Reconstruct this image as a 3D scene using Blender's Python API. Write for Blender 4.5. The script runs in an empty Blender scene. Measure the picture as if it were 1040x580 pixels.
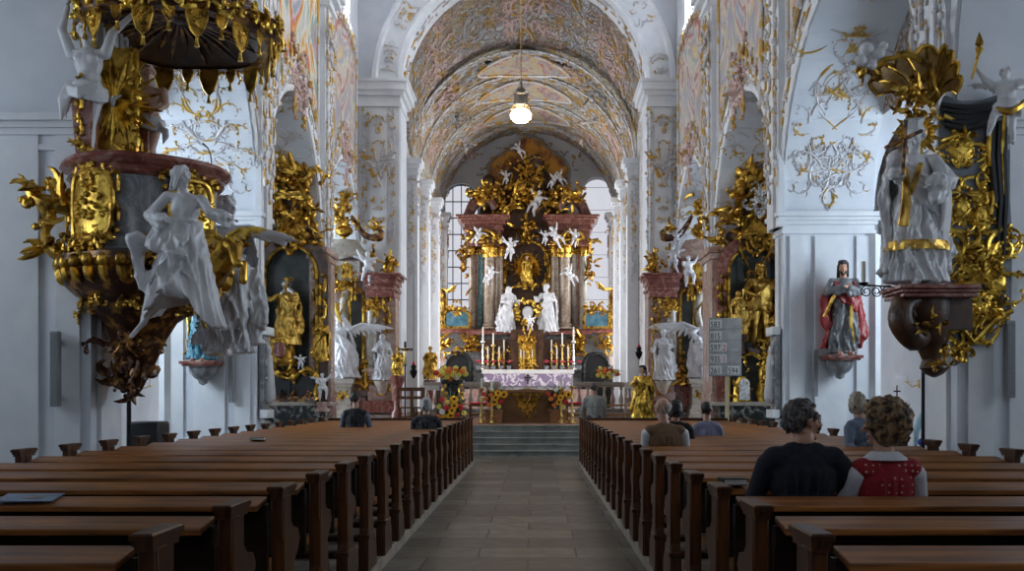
import bpy, math, random
from mathutils import Vector, Matrix, Euler, noise as mnoise
PI = math.pi
sc = bpy.context.scene
COL = sc.collection
F, VX, VY, EYE = 960.0, 543.0, 401.0, 1.55

def P(x, y, D):
    """a point of the place at distance D that lies on pixel x,y of the 1040x580 picture"""
    return Vector(((x - VX) * D / F, D, EYE + (VY - y) * D / F))
def PX(x, D): return (x - VX) * D / F
def PZ(y, D): return EYE + (VY - y) * D / F

# ------------------------------------------------------------------ materials
def _new(name):
    m = bpy.data.materials.new(name); m.use_nodes = True
    nt = m.node_tree
    return m, nt, nt.nodes, nt.links, nt.nodes['Principled BSDF']
def c4(c): return (c[0], c[1], c[2], 1)
def ramp(ns, stops, interp='LINEAR'):
    r = ns.new('ShaderNodeValToRGB'); r.color_ramp.interpolation = interp
    el = r.color_ramp.elements
    while len(el) > 1: el.remove(el[-1])
    el[0].position = stops[0][0]; el[0].color = c4(stops[0][1])
    for p, c in stops[1:]:
        e = el.new(p); e.color = c4(c)
    return r
def noise_n(ns, ls, tc, scale, detail=4, dist=0.0, rough=.55):
    n = ns.new('ShaderNodeTexNoise'); n.inputs['Scale'].default_value = scale
    n.inputs['Detail'].default_value = detail; n.inputs['Distortion'].default_value = dist
    n.inputs['Roughness'].default_value = rough
    ls.new(tc, n.inputs['Vector']); return n
def mix(ns, ls, fac, a, b, blend='MIX'):
    m = ns.new('ShaderNodeMix'); m.data_type = 'RGBA'; m.blend_type = blend
    if isinstance(fac, (int, float)): m.inputs[0].default_value = fac
    else: ls.new(fac, m.inputs[0])
    for i, v in ((6, a), (7, b)):
        if isinstance(v, (tuple, list)): m.inputs[i].default_value = c4(v)
        else: ls.new(v, m.inputs[i])
    return m.outputs[2]
def bump(ns, ls, h, strength, dist=.02, nrm=None):
    b = ns.new('ShaderNodeBump'); b.inputs['Strength'].default_value = strength
    b.inputs['Distance'].default_value = dist; ls.new(h, b.inputs['Height'])
    if nrm: ls.new(nrm, b.inputs['Normal'])
    return b.outputs[0]
def simple(name, c1, c2=None, scale=3.0, rough=.5, metal=0.0, bmp=0.0, bscale=None, bdist=.01, dist=0.0, lo=.35, hi=.65, stretch=None, spec=None, coat=0):
    m, nt, ns, ls, b = _new(name)
    tc = ns.new('ShaderNodeTexCoord').outputs['Object']
    if stretch:
        mp = ns.new('ShaderNodeMapping'); mp.inputs['Scale'].default_value = stretch
        ls.new(tc, mp.inputs[0]); tc = mp.outputs[0]
    if c2 is not None:
        n = noise_n(ns, ls, tc, scale, 5, dist)
        r = ramp(ns, [(lo, c1), (hi, c2)]); ls.new(n.outputs[0], r.inputs[0])
        ls.new(r.outputs[0], b.inputs['Base Color'])
    else: b.inputs['Base Color'].default_value = c4(c1)
    b.inputs['Roughness'].default_value = rough; b.inputs['Metallic'].default_value = metal
    if spec is not None: b.inputs['Specular IOR Level'].default_value = spec
    if coat: b.inputs['Coat Weight'].default_value = coat; b.inputs['Coat Roughness'].default_value = .15
    if bmp:
        n2 = noise_n(ns, ls, tc, bscale or scale * 4, 3)
        ls.new(bump(ns, ls, n2.outputs[0], bmp, bdist), b.inputs['Normal'])
    return m

def scroll_mask(ns, ls, tc, scale, width, dist=1.0):
    """thin meandering lines, like the tendrils of stucco work"""
    n = noise_n(ns, ls, tc, scale, 1.5, dist)
    m1 = ns.new('ShaderNodeMath'); m1.operation = 'SUBTRACT'; ls.new(n.outputs[0], m1.inputs[0]); m1.inputs[1].default_value = .5
    m2 = ns.new('ShaderNodeMath'); m2.operation = 'ABSOLUTE'; ls.new(m1.outputs[0], m2.inputs[0])
    mr = ns.new('ShaderNodeMapRange'); ls.new(m2.outputs[0], mr.inputs[0])
    mr.inputs[1].default_value = width * .4; mr.inputs[2].default_value = width
    mr.inputs[3].default_value = 1; mr.inputs[4].default_value = 0
    return mr.outputs[0]

def stucco_mat(name, base, base2, gold, second, sc1=2.2, sc2=5.5, w1=.03, w2=.035, fres=None, fscale=.7, fthr=(.52, .56)):
    """plaster carrying painted fields, tinted relief and gilded tendrils"""
    m, nt, ns, ls, b = _new(name)
    tc = ns.new('ShaderNodeTexCoord').outputs['Object']
    n = noise_n(ns, ls, tc, 1.1, 4, .6)
    r = ramp(ns, [(.4, base), (.6, base2)]); ls.new(n.outputs[0], r.inputs[0])
    col = r.outputs[0]
    if fres:
        n3 = noise_n(ns, ls, tc, fscale * 2.6, 5, 2.2, .62)
        rr = ramp(ns, fres, 'EASE'); ls.new(n3.outputs[0], rr.inputs[0])
        n4 = noise_n(ns, ls, tc, fscale, 2, .4)
        r4 = ramp(ns, [(fthr[0], (0, 0, 0)), (fthr[1], (1, 1, 1))]); ls.new(n4.outputs[0], r4.inputs[0])
        col = mix(ns, ls, r4.outputs[0], col, rr.outputs[0])
    a = scroll_mask(ns, ls, tc, sc1, w1); s2 = scroll_mask(ns, ls, tc, sc2, w2, 1.6)
    col = mix(ns, ls, s2, col, second); col = mix(ns, ls, a, col, gold)
    ls.new(col, b.inputs['Base Color'])
    ad = ns.new('ShaderNodeMath'); ad.operation = 'ADD'; ls.new(a, ad.inputs[0]); ls.new(s2, ad.inputs[1])
    ls.new(bump(ns, ls, ad.outputs[0], .9, .05), b.inputs['Normal'])
    b.inputs['Roughness'].default_value = .55
    return m
def fresco_mat(name, stops, scale=1.0, stretch=(1, .55, .5)):
    m, nt, ns, ls, b = _new(name)
    tc = ns.new('ShaderNodeTexCoord').outputs['Object']
    mp = ns.new('ShaderNodeMapping'); mp.inputs['Scale'].default_value = stretch
    ls.new(tc, mp.inputs[0]); tc = mp.outputs[0]
    n = noise_n(ns, ls, tc, scale, 3, 1.3, .55)
    r = ramp(ns, stops); ls.new(n.outputs[0], r.inputs[0])
    n2 = noise_n(ns, ls, tc, scale * 2.7, 4, 1.5)
    col = mix(ns, ls, .3, r.outputs[0], n2.outputs[1], 'OVERLAY')
    ls.new(col, b.inputs['Base Color']); b.inputs['Roughness'].default_value = .75
    return m
def gold_mat(name, c1, c2, rough=.34, scale=9, bmp=.35):
    m, nt, ns, ls, b = _new(name)
    tc = ns.new('ShaderNodeTexCoord').outputs['Object']
    n = noise_n(ns, ls, tc, scale, 5, .4)
    r = ramp(ns, [(.36, c2), (.58, c1)]); ls.new(n.outputs[0], r.inputs[0])
    ls.new(r.outputs[0], b.inputs['Base Color'])
    b.inputs['Metallic'].default_value = .9; b.inputs['Roughness'].default_value = rough
    n2 = noise_n(ns, ls, tc, scale * 3, 3); ls.new(bump(ns, ls, n2.outputs[0], bmp, .012), b.inputs['Normal'])
    return m
def marble(name, c1, c2, c3, scale=4, rough=.22):
    m, nt, ns, ls, b = _new(name)
    tc = ns.new('ShaderNodeTexCoord').outputs['Object']
    n = noise_n(ns, ls, tc, scale, 8, 1.8, .65)
    r = ramp(ns, [(.3, c1), (.5, c2), (.62, c3), (.7, c1)]); ls.new(n.outputs[0], r.inputs[0])
    ls.new(r.outputs[0], b.inputs['Base Color']); b.inputs['Roughness'].default_value = rough
    return m
def wood(name, c1, c2, axis='x', rough=.32, scale=2.0):
    m, nt, ns, ls, b = _new(name)
    tc = ns.new('ShaderNodeTexCoord').outputs['Object']
    mp = ns.new('ShaderNodeMapping')
    mp.inputs['Scale'].default_value = {'x': (.35, 6, 6), 'y': (6, .35, 6), 'z': (6, 6, .35)}[axis]
    ls.new(tc, mp.inputs[0])
    oi = ns.new('ShaderNodeObjectInfo')
    n = noise_n(ns, ls, mp.outputs[0], scale * 1.6, 6, .6, .65)
    r = ramp(ns, [(.33, c1), (.66, c2)]); ls.new(n.outputs[0], r.inputs[0])
    n2 = noise_n(ns, ls, tc, 1.3, 3)
    r2 = ramp(ns, [(.35, (.55, .55, .55)), (.65, (1.15, 1.1, 1.05))]); ls.new(n2.outputs[0], r2.inputs[0])
    col = mix(ns, ls, 1.0, r.outputs[0], r2.outputs[0], 'MULTIPLY')
    ls.new(col, b.inputs['Base Color'])
    rr = ns.new('ShaderNodeMapRange'); ls.new(n.outputs[0], rr.inputs[0]); rr.inputs[3].default_value = rough - .08; rr.inputs[4].default_value = rough + .15
    ls.new(rr.outputs[0], b.inputs['Roughness'])
    ls.new(bump(ns, ls, n.outputs[0], .25, .004), b.inputs['Normal'])
    b.inputs['Specular IOR Level'].default_value = .32
    return m

M = {}
M['plaster'] = simple('white_plaster', (.60, .635, .69), (.70, .73, .77), 1.2, .7, bmp=.12, bscale=8)
M['plaster_trim'] = simple('moulded_plaster', (.66, .69, .73), (.76, .78, .80), 2, .6)
M['stucco_plain'] = simple('grey_stucco', (.44, .47, .50), (.62, .64, .66), 5, .6, bmp=.2)
M['gold'] = gold_mat('gilded_wood', (.72, .43, .07), (.12, .055, .010), .3, 6)  # second tone nearly black, painting shadow into the gilding in patches
M['gold_dark'] = gold_mat('old_gilding', (.38, .20, .035), (.06, .025, .006), .4)
M['gold_bright'] = gold_mat('bright_gilding', (.92, .62, .11), (.26, .13, .015), .3, 7)
M['gold_statue'] = gold_mat('gilded_figure', (.80, .52, .12), (.22, .11, .02), .34, 5)
M['brown_gold'] = simple('brown_gilt_marble', (.06, .022, .012), (.42, .20, .045), 6, .33, .35, bmp=.4, lo=.5, hi=.62)
M['white'] = simple('polished_white_stucco', (.62, .62, .64), (.74, .74, .76), 3, .33)
M['white_grey'] = simple('greyed_white_stucco', (.50, .50, .52), (.64, .64, .65), 3, .4)
M['flesh_dark'] = simple('tinted_figure', (.50, .30, .22), (.62, .42, .33), 3, .4)
M['red_marble'] = marble('red_marble', (.13, .035, .025), (.24, .075, .055), (.40, .22, .18), 3)
M['pink_marble'] = marble('pink_marble', (.34, .20, .16), (.45, .30, .25), (.55, .47, .42), 2.5)
M['grey_marble'] = marble('grey_marble', (.12, .13, .14), (.22, .23, .24), (.38, .38, .38), 3)
M['brown_marble'] = marble('brown_marble', (.16, .11, .075), (.27, .19, .13), (.36, .31, .25), 2.5)
M['dark_red_marble'] = marble('dark_red_marble', (.10, .032, .022), (.17, .06, .042), (.27, .15, .11), 3)
M['cream_marble'] = marble('cream_marble', (.36, .33, .27), (.46, .43, .37), (.30, .24, .19), 3)
M['teal_marble'] = marble('teal_marble', (.06, .16, .17), (.10, .24, .25), (.30, .40, .38), 4)
M['dark_marble'] = marble('dark_marble', (.012, .014, .014), (.03, .034, .034), (.10, .10, .095), 5)
M['patterned_marble'] = marble('speckled_dark_marble', (.012, .014, .014), (.02, .024, .024), (.42, .40, .36), 3.2)
M['brown_dark'] = simple('dark_brown_carving', (.035, .016, .010), (.10, .045, .02), 5, .35, bmp=.3)
M['niche'] = simple('dark_niche', (.035, .042, .042), (.09, .10, .10), 2.5, .6)
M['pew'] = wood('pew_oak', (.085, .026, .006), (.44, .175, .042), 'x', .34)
M['pew_v_shade'] = wood('pew_oak_upright_shade', (.025, .009, .004), (.13, .046, .014), 'z', .34)  # same oak, darker colour paints the unlit upright sides against the bright tops
M['pew_shade'] = wood('pew_oak_in_shade', (.008, .004, .002), (.032, .013, .006), 'x', .42)  # same oak, blackened to paint the shade in the gaps below the ledges
M['light_wood'] = wood('light_wood', (.30, .15, .07), (.48, .28, .15), 'x', .45)
M['brown_wood'] = wood('brown_wood', (.10, .04, .015), (.22, .10, .04), 'z', .4)
M['beige_stone'] = simple('beige_stone', (.34, .29, .23), (.50, .43, .35), 4, .6, bmp=.2)
M['step_stone'] = simple('grey_step_stone', (.24, .265, .26), (.42, .445, .43), 3, .5, bmp=.2)
M['terracotta'] = simple('terracotta_floor', (.24, .11, .07), (.36, .18, .12), 3, .5)
M['iron'] = simple('black_iron', (.01, .01, .011), rough=.45, metal=.6)
M['black'] = simple('black_plastic', (.012, .012, .014), rough=.5)
M['speaker'] = simple('grey_speaker', (.25, .26, .27), (.30, .31, .32), 8, .5)
M['candle'] = simple('candle_wax', (.80, .76, .66), rough=.5)
M['brass'] = gold_mat('brass', (.85, .60, .22), (.55, .35, .10), .28, 12, .1)
M['silver'] = gold_mat('silver', (.8, .8, .78), (.4, .4, .4), .3, 12, .3)
M['skin'] = simple('skin', (.52, .27, .18), (.60, .34, .24), 6, .5)
M['blue_sky'] = simple('pale_blue_paint', (.25, .42, .55), (.35, .52, .62), 3, .5)
M['leaf'] = simple('green_leaves', (.012, .045, .010), (.05, .13, .025), 8, .5)
M['sunyellow'] = simple('yellow_petals', (.85, .42, .01), (.95, .60, .03), 20, .6)
M['yellow'] = simple('lemon_petals', (.80, .68, .06), (.9, .85, .25), 20, .6)
M['orange'] = simple('orange_petals', (.80, .16, .015), (.9, .28, .04), 20, .6)
M['redpetal'] = simple('red_petals', (.50, .015, .03), (.75, .05, .07), 20, .6)
M['pinkred'] = simple('crimson_leaves', (.55, .02, .06), (.80, .10, .16), 20, .6)
M['whitepetal'] = simple('white_petals', (.75, .75, .68), (.85, .85, .8), 20, .6)
M['seed'] = simple('seed_head', (.03, .012, .005), (.08, .035, .01), 40, .8)

F_WARM = [(.28, (.16, .22, .34)), (.38, (.52, .50, .47)), (.44, (.50, .09, .05)), (.49, (.60, .33, .06)), (.53, (.62, .60, .56)), (.60, (.20, .30, .24)), (.68, (.50, .30, .30)), (.75, (.18, .12, .16))]
F_PALE = [(.26, (.10, .14, .24)), (.36, (.48, .48, .48)), (.43, (.34, .12, .10)), (.48, (.58, .52, .40)), (.54, (.30, .30, .38)), (.60, (.55, .40, .20)), (.66, (.56, .55, .55)), (.74, (.20, .14, .22))]
F_DIM = [(.28, (.05, .07, .09)), (.39, (.28, .32, .33)), (.45, (.30, .10, .07)), (.49, (.38, .36, .30)), (.54, (.40, .28, .13)), (.60, (.36, .37, .34)), (.68, (.08, .07, .07))]
M['fresco_warm'] = fresco_mat('warm_fresco', F_WARM, 1.0)
M['fresco_pale'] = fresco_mat('pale_fresco', F_PALE, 1.1)
M['fresco_dim'] = fresco_mat('vault_fresco', F_DIM, .8, (1, 1, 1))
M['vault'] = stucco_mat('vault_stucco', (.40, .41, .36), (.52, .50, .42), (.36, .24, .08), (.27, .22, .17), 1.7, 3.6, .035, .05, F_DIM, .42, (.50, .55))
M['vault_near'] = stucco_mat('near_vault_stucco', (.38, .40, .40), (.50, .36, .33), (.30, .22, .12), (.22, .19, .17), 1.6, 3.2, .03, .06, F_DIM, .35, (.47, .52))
M['wall_stucco'] = stucco_mat('wall_stucco', (.60, .63, .67), (.68, .66, .66), (.42, .29, .12), (.46, .45, .46), 3.0, 5.0, .028, .03)
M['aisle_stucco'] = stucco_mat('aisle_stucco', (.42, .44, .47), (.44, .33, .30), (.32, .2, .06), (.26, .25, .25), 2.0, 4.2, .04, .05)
M['glory'] = simple('painted_glory', (.30, .09, .04), (.75, .36, .05), 1.0, .6, dist=1.2, lo=.42, hi=.6)
M['stucco_gilt'] = simple('gilt_edged_stucco', (.58, .56, .57), (.55, .33, .06), 2.6, .42, .15, lo=.50, hi=.56)
M['stucco_pink'] = simple('pink_gilt_stucco', (.55, .40, .37), (.50, .30, .06), 2.2, .45, .15, lo=.52, hi=.58)
M['stucco_grey'] = simple('grey_gilt_stucco', (.34, .34, .34), (.42, .25, .05), 2.4, .5, .15, lo=.5, hi=.57)  # duller grey variant of the gilt stucco

def floor_mat():
    m, nt, ns, ls, b = _new('aisle_stone_slabs')
    tc = ns.new('ShaderNodeTexCoord').outputs['Object']
    n0 = noise_n(ns, ls, tc, .8, 2)
    v = ns.new('ShaderNodeVectorMath'); v.operation = 'MULTIPLY_ADD'
    ls.new(n0.outputs[1], v.inputs[0]); v.inputs[1].default_value = (.12, .12, 0); ls.new(tc, v.inputs[2])
    br = ns.new('ShaderNodeTexBrick'); ls.new(v.outputs[0], br.inputs['Vector'])
    br.inputs['Scale'].default_value = 1.0; br.inputs['Brick Width'].default_value = .95; br.inputs['Row Height'].default_value = .62
    br.inputs['Mortar Size'].default_value = .012; br.inputs['Mortar'].default_value = (.04, .035, .03, 1)
    br.inputs['Color1'].default_value = (.10, .098, .09, 1); br.inputs['Color2'].default_value = (.27, .262, .235, 1)
    n = noise_n(ns, ls, tc, 5, 6)
    r = ramp(ns, [(.3, (.6, .6, .6)), (.7, (1.2, 1.15, 1.1))]); ls.new(n.outputs[0], r.inputs[0])
    ls.new(mix(ns, ls, 1.0, br.outputs[0], r.outputs[0], 'MULTIPLY'), b.inputs['Base Color'])
    b.inputs['Roughness'].default_value = .38
    n3 = noise_n(ns, ls, tc, 2.2, 3); nb = bump(ns, ls, n3.outputs[0], .5, .03)
    inv = ns.new('ShaderNodeMath'); inv.operation = 'SUBTRACT'; inv.inputs[0].default_value = 1; ls.new(br.outputs[1], inv.inputs[1])
    ls.new(bump(ns, ls, inv.outputs[0], .6, .01, nb), b.inputs['Normal'])
    return m
M['floor'] = floor_mat()
def lace_mat():
    m, nt, ns, ls, b = _new('lace_altar_cloth')
    tc = ns.new('ShaderNodeTexCoord').outputs['Object']
    a = scroll_mask(ns, ls, tc, 3.2, .06, .6)
    ls.new(mix(ns, ls, a, (.25, .19, .29), (.66, .62, .68)), b.inputs['Base Color']); b.inputs['Roughness'].default_value = .8
    return m
M['lace'] = lace_mat()
def dots_mat(name, base, dot, scale, r0=.16):
    m, nt, ns, ls, b = _new(name)
    tc = ns.new('ShaderNodeTexCoord').outputs['Object']
    v = ns.new('ShaderNodeTexVoronoi'); v.inputs['Scale'].default_value = scale; v.inputs['Randomness'].default_value = .25
    ls.new(tc, v.inputs['Vector'])
    r = ramp(ns, [(r0, dot), (r0 + .05, base)]); ls.new(v.outputs['Distance'], r.inputs[0])
    ls.new(r.outputs[0], b.inputs['Base Color']); b.inputs['Roughness'].default_value = .8
    return m
M['vest_red'] = dots_mat('red_dotted_cloth', (.30, .008, .018), (.65, .45, .30), 26)
M['jacket_dots'] = dots_mat('black_spotted_cloth', (.012, .013, .016), (.25, .26, .28), 30, .2)
M['navy'] = simple('navy_cloth', (.006, .008, .016), (.012, .014, .024), 30, .85)
M['darkcloth'] = simple('dark_cloth', (.012, .012, .014), (.02, .02, .022), 30, .85)
M['white_cloth'] = simple('white_cloth', (.62, .63, .68), (.72, .73, .77), 12, .8)
M['brown_vest'] = simple('brown_cloth', (.16, .095, .045), (.21, .125, .065), 30, .85)
M['lavender'] = simple('lavender_cloth', (.22, .23, .36), (.30, .31, .44), 12, .85)
M['greysweater'] = simple('grey_knit', (.26, .27, .26), (.33, .34, .32), 60, .9, bmp=.2)
M['jeans'] = simple('blue_denim', (.02, .03, .06), (.035, .05, .09), 40, .9)
M['bluegrey_cloth'] = simple('blue_grey_cloth', (.10, .13, .19), (.15, .18, .24), 20, .85)
M['lightblue_cloth'] = simple('light_blue_cloth', (.30, .48, .56), (.38, .56, .62), 20, .85)
M['hair_dark'] = simple('dark_hair', (.012, .009, .007), (.035, .025, .02), 60, .5, bmp=.5, bscale=120, stretch=(1, 1, .3))
M['hair_black_grey'] = simple('greying_dark_hair', (.016, .013, .012), (.12, .11, .105), 45, .5, bmp=.5, bscale=120, stretch=(1, 1, .3))
M['hair_grey'] = simple('grey_hair', (.22, .22, .22), (.42, .42, .41), 40, .55, bmp=.5, bscale=120)
M['hair_white'] = simple('white_hair', (.48, .46, .42), (.62, .60, .56), 40, .55, bmp=.5, bscale=120)
M['hair_blond'] = simple('blond_brown_curls', (.035, .018, .008), (.42, .27, .13), 22, .5, bmp=.5, bscale=90, lo=.40, hi=.66)
M['hair_greyblond'] = simple('grey_blond_hair', (.22, .17, .11), (.48, .42, .33), 30, .5, bmp=.5)
M['robe_red'] = simple('red_painted_robe', (.22, .012, .012), (.34, .03, .025), 6, .4)
M['robe_grey'] = simple('grey_painted_robe', (.10, .11, .12), (.22, .22, .22), 6, .4)
M['robe_blue'] = simple('blue_painted_robe', (.03, .13, .20), (.07, .26, .34), 6, .4)
M['glass_blue'] = simple('blue_glazed_shrine', (.04, .14, .20), (.14, .28, .36), 4, .1)
M['linen'] = simple('linen', (.60, .60, .58), (.68, .68, .66), 6, .8)
def glow(name, col, strength):
    m, nt, ns, ls, b = _new(name)
    b.inputs['Base Color'].default_value = c4(col); b.inputs['Emission Color'].default_value = c4(col)
    b.inputs['Emission Strength'].default_value = strength
    return m
M['lamp_glow'] = glow('lit_lamp_glass', (1, .82, .5), 14)
M['flame'] = glow('candle_flame', (1, .6, .2), 10)
def glass_pane():
    m = bpy.data.materials.new('window_glass'); m.use_nodes = True
    ns, ls = m.node_tree.nodes, m.node_tree.links
    for n in list(ns): ns.remove(n)
    o = ns.new('ShaderNodeOutputMaterial'); t = ns.new('ShaderNodeBsdfTransparent'); g = ns.new('ShaderNodeBsdfGlossy')
    t.inputs[0].default_value = (.93, .93, .95, 1); g.inputs['Roughness'].default_value = .1
    mx = ns.new('ShaderNodeMixShader'); mx.inputs[0].default_value = .06
    ls.new(t.outputs[0], mx.inputs[1]); ls.new(g.outputs[0], mx.inputs[2]); ls.new(mx.outputs[0], o.inputs[0])
    return m
M['glass'] = glass_pane()

# ------------------------------------------------------------------ mesh builder
class MB:
    def __init__(s): s.v = []; s.f = []
    def add(s, vs, fs):
        o = len(s.v); s.v.extend(Vector(p) for p in vs); s.f.extend([tuple(i + o for i in f) for f in fs]); return s
    def box(s, c, d, rot=None):
        c = Vector(c); hx, hy, hz = d[0] / 2, d[1] / 2, d[2] / 2
        vs = [Vector((x * hx, y * hy, z * hz)) for x in (-1, 1) for y in (-1, 1) for z in (-1, 1)]
        if rot is not None:
            R = (Matrix.Rotation(rot, 3, 'Z') if isinstance(rot, (int, float)) else rot)
            vs = [R @ v for v in vs]
        return s.add([c + v for v in vs], [(0, 1, 3, 2), (4, 6, 7, 5), (0, 4, 5, 1), (2, 3, 7, 6), (0, 2, 6, 4), (1, 5, 7, 3)])
    def bb(s, a, b):
        return s.box([(a[i] + b[i]) / 2 for i in range(3)], [abs(b[i] - a[i]) for i in range(3)])
    def hexa(s, q0, q1):
        """two quads of four points each, joined"""
        return s.add(list(q0) + list(q1), [(3, 2, 1, 0), (4, 5, 6, 7), (0, 1, 5, 4), (1, 2, 6, 5), (2, 3, 7, 6), (3, 0, 4, 7)])
    def loft(s, rings, caps=True, closed=True):
        n = len(rings[0]); vs = [p for r in rings for p in r]; fs = []
        for i in range(len(rings) - 1):
            for j in range(n if closed else n - 1):
                k = (j + 1) % n
                fs.append((i * n + j, i * n + k, (i + 1) * n + k, (i + 1) * n + j))
        if caps and closed:
            fs.append(tuple(range(n - 1, -1, -1))); fs.append(tuple((len(rings) - 1) * n + j for j in range(n)))
        return s.add(vs, fs)
    def lathe(s, prof, c=(0, 0, 0), n=20, a0=0, a1=2 * PI, sx=1, sy=1, off=None, lob=None, caps=True):
        c = Vector(c); full = abs(a1 - a0 - 2 * PI) < 1e-6; m = n if full else n + 1; rings = []
        for k, (r, z) in enumerate(prof):
            o = Vector(off(z)) if off else Vector((0, 0, 0))
            ring = []
            for j in range(m):
                a = a0 + (a1 - a0) * j / n
                rr = r * (lob(a) if lob else 1)
                ring.append(c + o + Vector((math.cos(a) * rr * sx, math.sin(a) * rr * sy, z)))
            rings.append(ring)
        return s.loft(rings, caps=full and caps, closed=full)
    def tube(s, pts, rad, n=6, flat=1.0, up=None, cap=True):
        pts = [Vector(p) for p in pts]
        if isinstance(rad, (int, float)): rad = [rad] * len(pts)
        if 3 <= len(pts) <= 7 and max(rad) > .042:      # round off the big members
            q, r2, m_ = [], [], len(pts)
            for i in range(m_ - 1):
                a, b, c, d = pts[max(0, i - 1)], pts[i], pts[i + 1], pts[min(m_ - 1, i + 2)]
                for k in range(4):
                    t = k / 4; q.append(.5 * (2 * b + (c - a) * t + (2 * a - 5 * b + 4 * c - d) * t * t + (3 * b - a - 3 * c + d) * t ** 3)); r2.append(rad[i] + (rad[i + 1] - rad[i]) * (t * t * (3 - 2 * t)))
            pts, rad = q + [pts[-1]], r2 + [rad[-1]]
        rings = []; prev = None
        for i, p in enumerate(pts):
            t = (pts[min(i + 1, len(pts) - 1)] - pts[max(i - 1, 0)])
            if t.length < 1e-9: t = Vector((0, 0, 1))
            t.normalize()
            if prev is None:
                a = Vector(up) if up is not None else (Vector((0, 0, 1)) if abs(t.z) < .9 else Vector((1, 0, 0)))
                prev = a
            a = prev if up is None else Vector(up)
            x = a - t * a.dot(t)
            if x.length < 1e-5: x = Vector((1, .3, .2)) - t * t.dot(Vector((1, .3, .2)))
            x.normalize(); y = t.cross(x); prev = x
            rings.append([p + (x * math.cos(2 * PI * j / n) * flat + y * math.sin(2 * PI * j / n)) * rad[i] for j in range(n)])
        return s.loft(rings, cap)
    def cap(s, p0, p1, r0, r1, n=10):
        p0, p1 = Vector(p0), Vector(p1); d = p1 - p0; L = d.length
        if L < 1e-6: return s.ell(p0, (r0, r0, r0))
        t = d / L; pts = []; rr = []
        for k in range(4):
            a = PI / 2 * (k + .25) / 4.25; pts.append(p0 - t * r0 * math.cos(a)); rr.append(r0 * math.sin(a))
        pts.append(p0); rr.append(r0); pts.append(p1); rr.append(r1)
        for k in range(3, -1, -1):
            a = PI / 2 * (k + .25) / 4.25; pts.append(p1 + t * r1 * math.cos(a)); rr.append(r1 * math.sin(a))
        return s.tube(pts, rr, n)
    def ell(s, c, r, rot=None, n=12, m=8):
        c = Vector(c)
        if isinstance(r, (int, float)): r = (r, r, r)
        rings = []
        for i in range(m):
            ph = PI * (i + .3) / (m - .4) - PI / 2 if m > 1 else 0
            ph = max(-PI / 2 + .08, min(PI / 2 - .08, ph))
            ring = []
            for j in range(n):
                th = 2 * PI * j / n
                v = Vector((math.cos(ph) * math.cos(th) * r[0], math.cos(ph) * math.sin(th) * r[1], math.sin(ph) * r[2]))
                if rot is not None: v = rot @ v
                ring.append(c + v)
            rings.append(ring)
        return s.loft(rings)
    def prism(s, poly, mp, d0, d1):
        """closed outline poly (u,v) pushed along w from d0 to d1 through mp(u,v,w)"""
        return s.loft([[mp(u, v, d0) for u, v in poly], [mp(u, v, d1) for u, v in poly]])
    def sweep(s, prof, path, mp=None, closed=False):
        """prof: closed (a,b) outline swept along path of (point, outdir, updir)"""
        rings = [[p + o * a + u * b for a, b in prof] for p, o, u in path]
        if closed:
            n = len(prof); m = len(rings); vs = [q for r in rings for q in r]; fs = []
            for i in range(m):
                for j in range(n):
                    i2 = (i + 1) % m; k = (j + 1) % n
                    fs.append((i * n + j, i * n + k, i2 * n + k, i2 * n + j))
            return s.add(vs, fs)
        return s.loft(rings)
    def xf(s, mat, i0=0):
        for i in range(i0, len(s.v)): s.v[i] = mat @ s.v[i]
        return s
    def merge(s, o, mat=None):
        return s.add([(mat @ v if mat else v) for v in o.v], o.f)
    def mesh(s, name='m', sharp=38):
        me = bpy.data.meshes.new(name); me.from_pydata([tuple(v) for v in s.v], [], s.f); me.update()
        me.polygons.foreach_set('use_smooth', [True] * len(me.polygons))
        if sharp: me.set_sharp_from_angle(angle=math.radians(sharp))
        return me
    def fused(s, voxel, smooth=3, folds=None):
        """melt all pieces into one continuous surface"""
        me = s.mesh('t', 0); o = bpy.data.objects.new('t', me); COL.objects.link(o)
        r = o.modifiers.new('r', 'REMESH'); r.mode = 'VOXEL'; r.voxel_size = voxel; r.use_smooth_shade = True
        if smooth:
            q = o.modifiers.new('s', 'SMOOTH'); q.iterations = smooth; q.factor = .5
        dg = bpy.context.evaluated_depsgraph_get(); dg.update()
        out = bpy.data.meshes.new_from_object(o.evaluated_get(dg))
        bpy.data.objects.remove(o); bpy.data.meshes.remove(me)
        if folds:                   # (depth, width, lowest, highest): ridged drapery folds running down
            dp, wd, zl, zh = folds; nn = [v.normal.copy() for v in out.vertices]
            for v, n in zip(out.vertices, nn):
                q = v.co; m_ = min(1, max(0, (zh - q.z) / (wd * 1.5))) * min(1, max(0, (q.z - zl) / wd))
                if m_ <= 0: continue
                w1 = mnoise.noise(Vector((q.x / wd + q.z * .35 / wd, q.y / wd, q.z / wd * .22))); w2 = mnoise.noise(Vector((q.x / wd * 2 - q.z * .6 / wd, q.y / wd * 2 + 7, q.z / wd * .55)))
                v.co = q + n * dp * m_ * ((.55 - abs(w1) * 2.6) + .45 * (.5 - abs(w2) * 2.2))
            out.update()
        return out
MW = {}
WARP = [False]
def _mat(m): return M[m] if isinstance(m, str) else m
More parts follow.
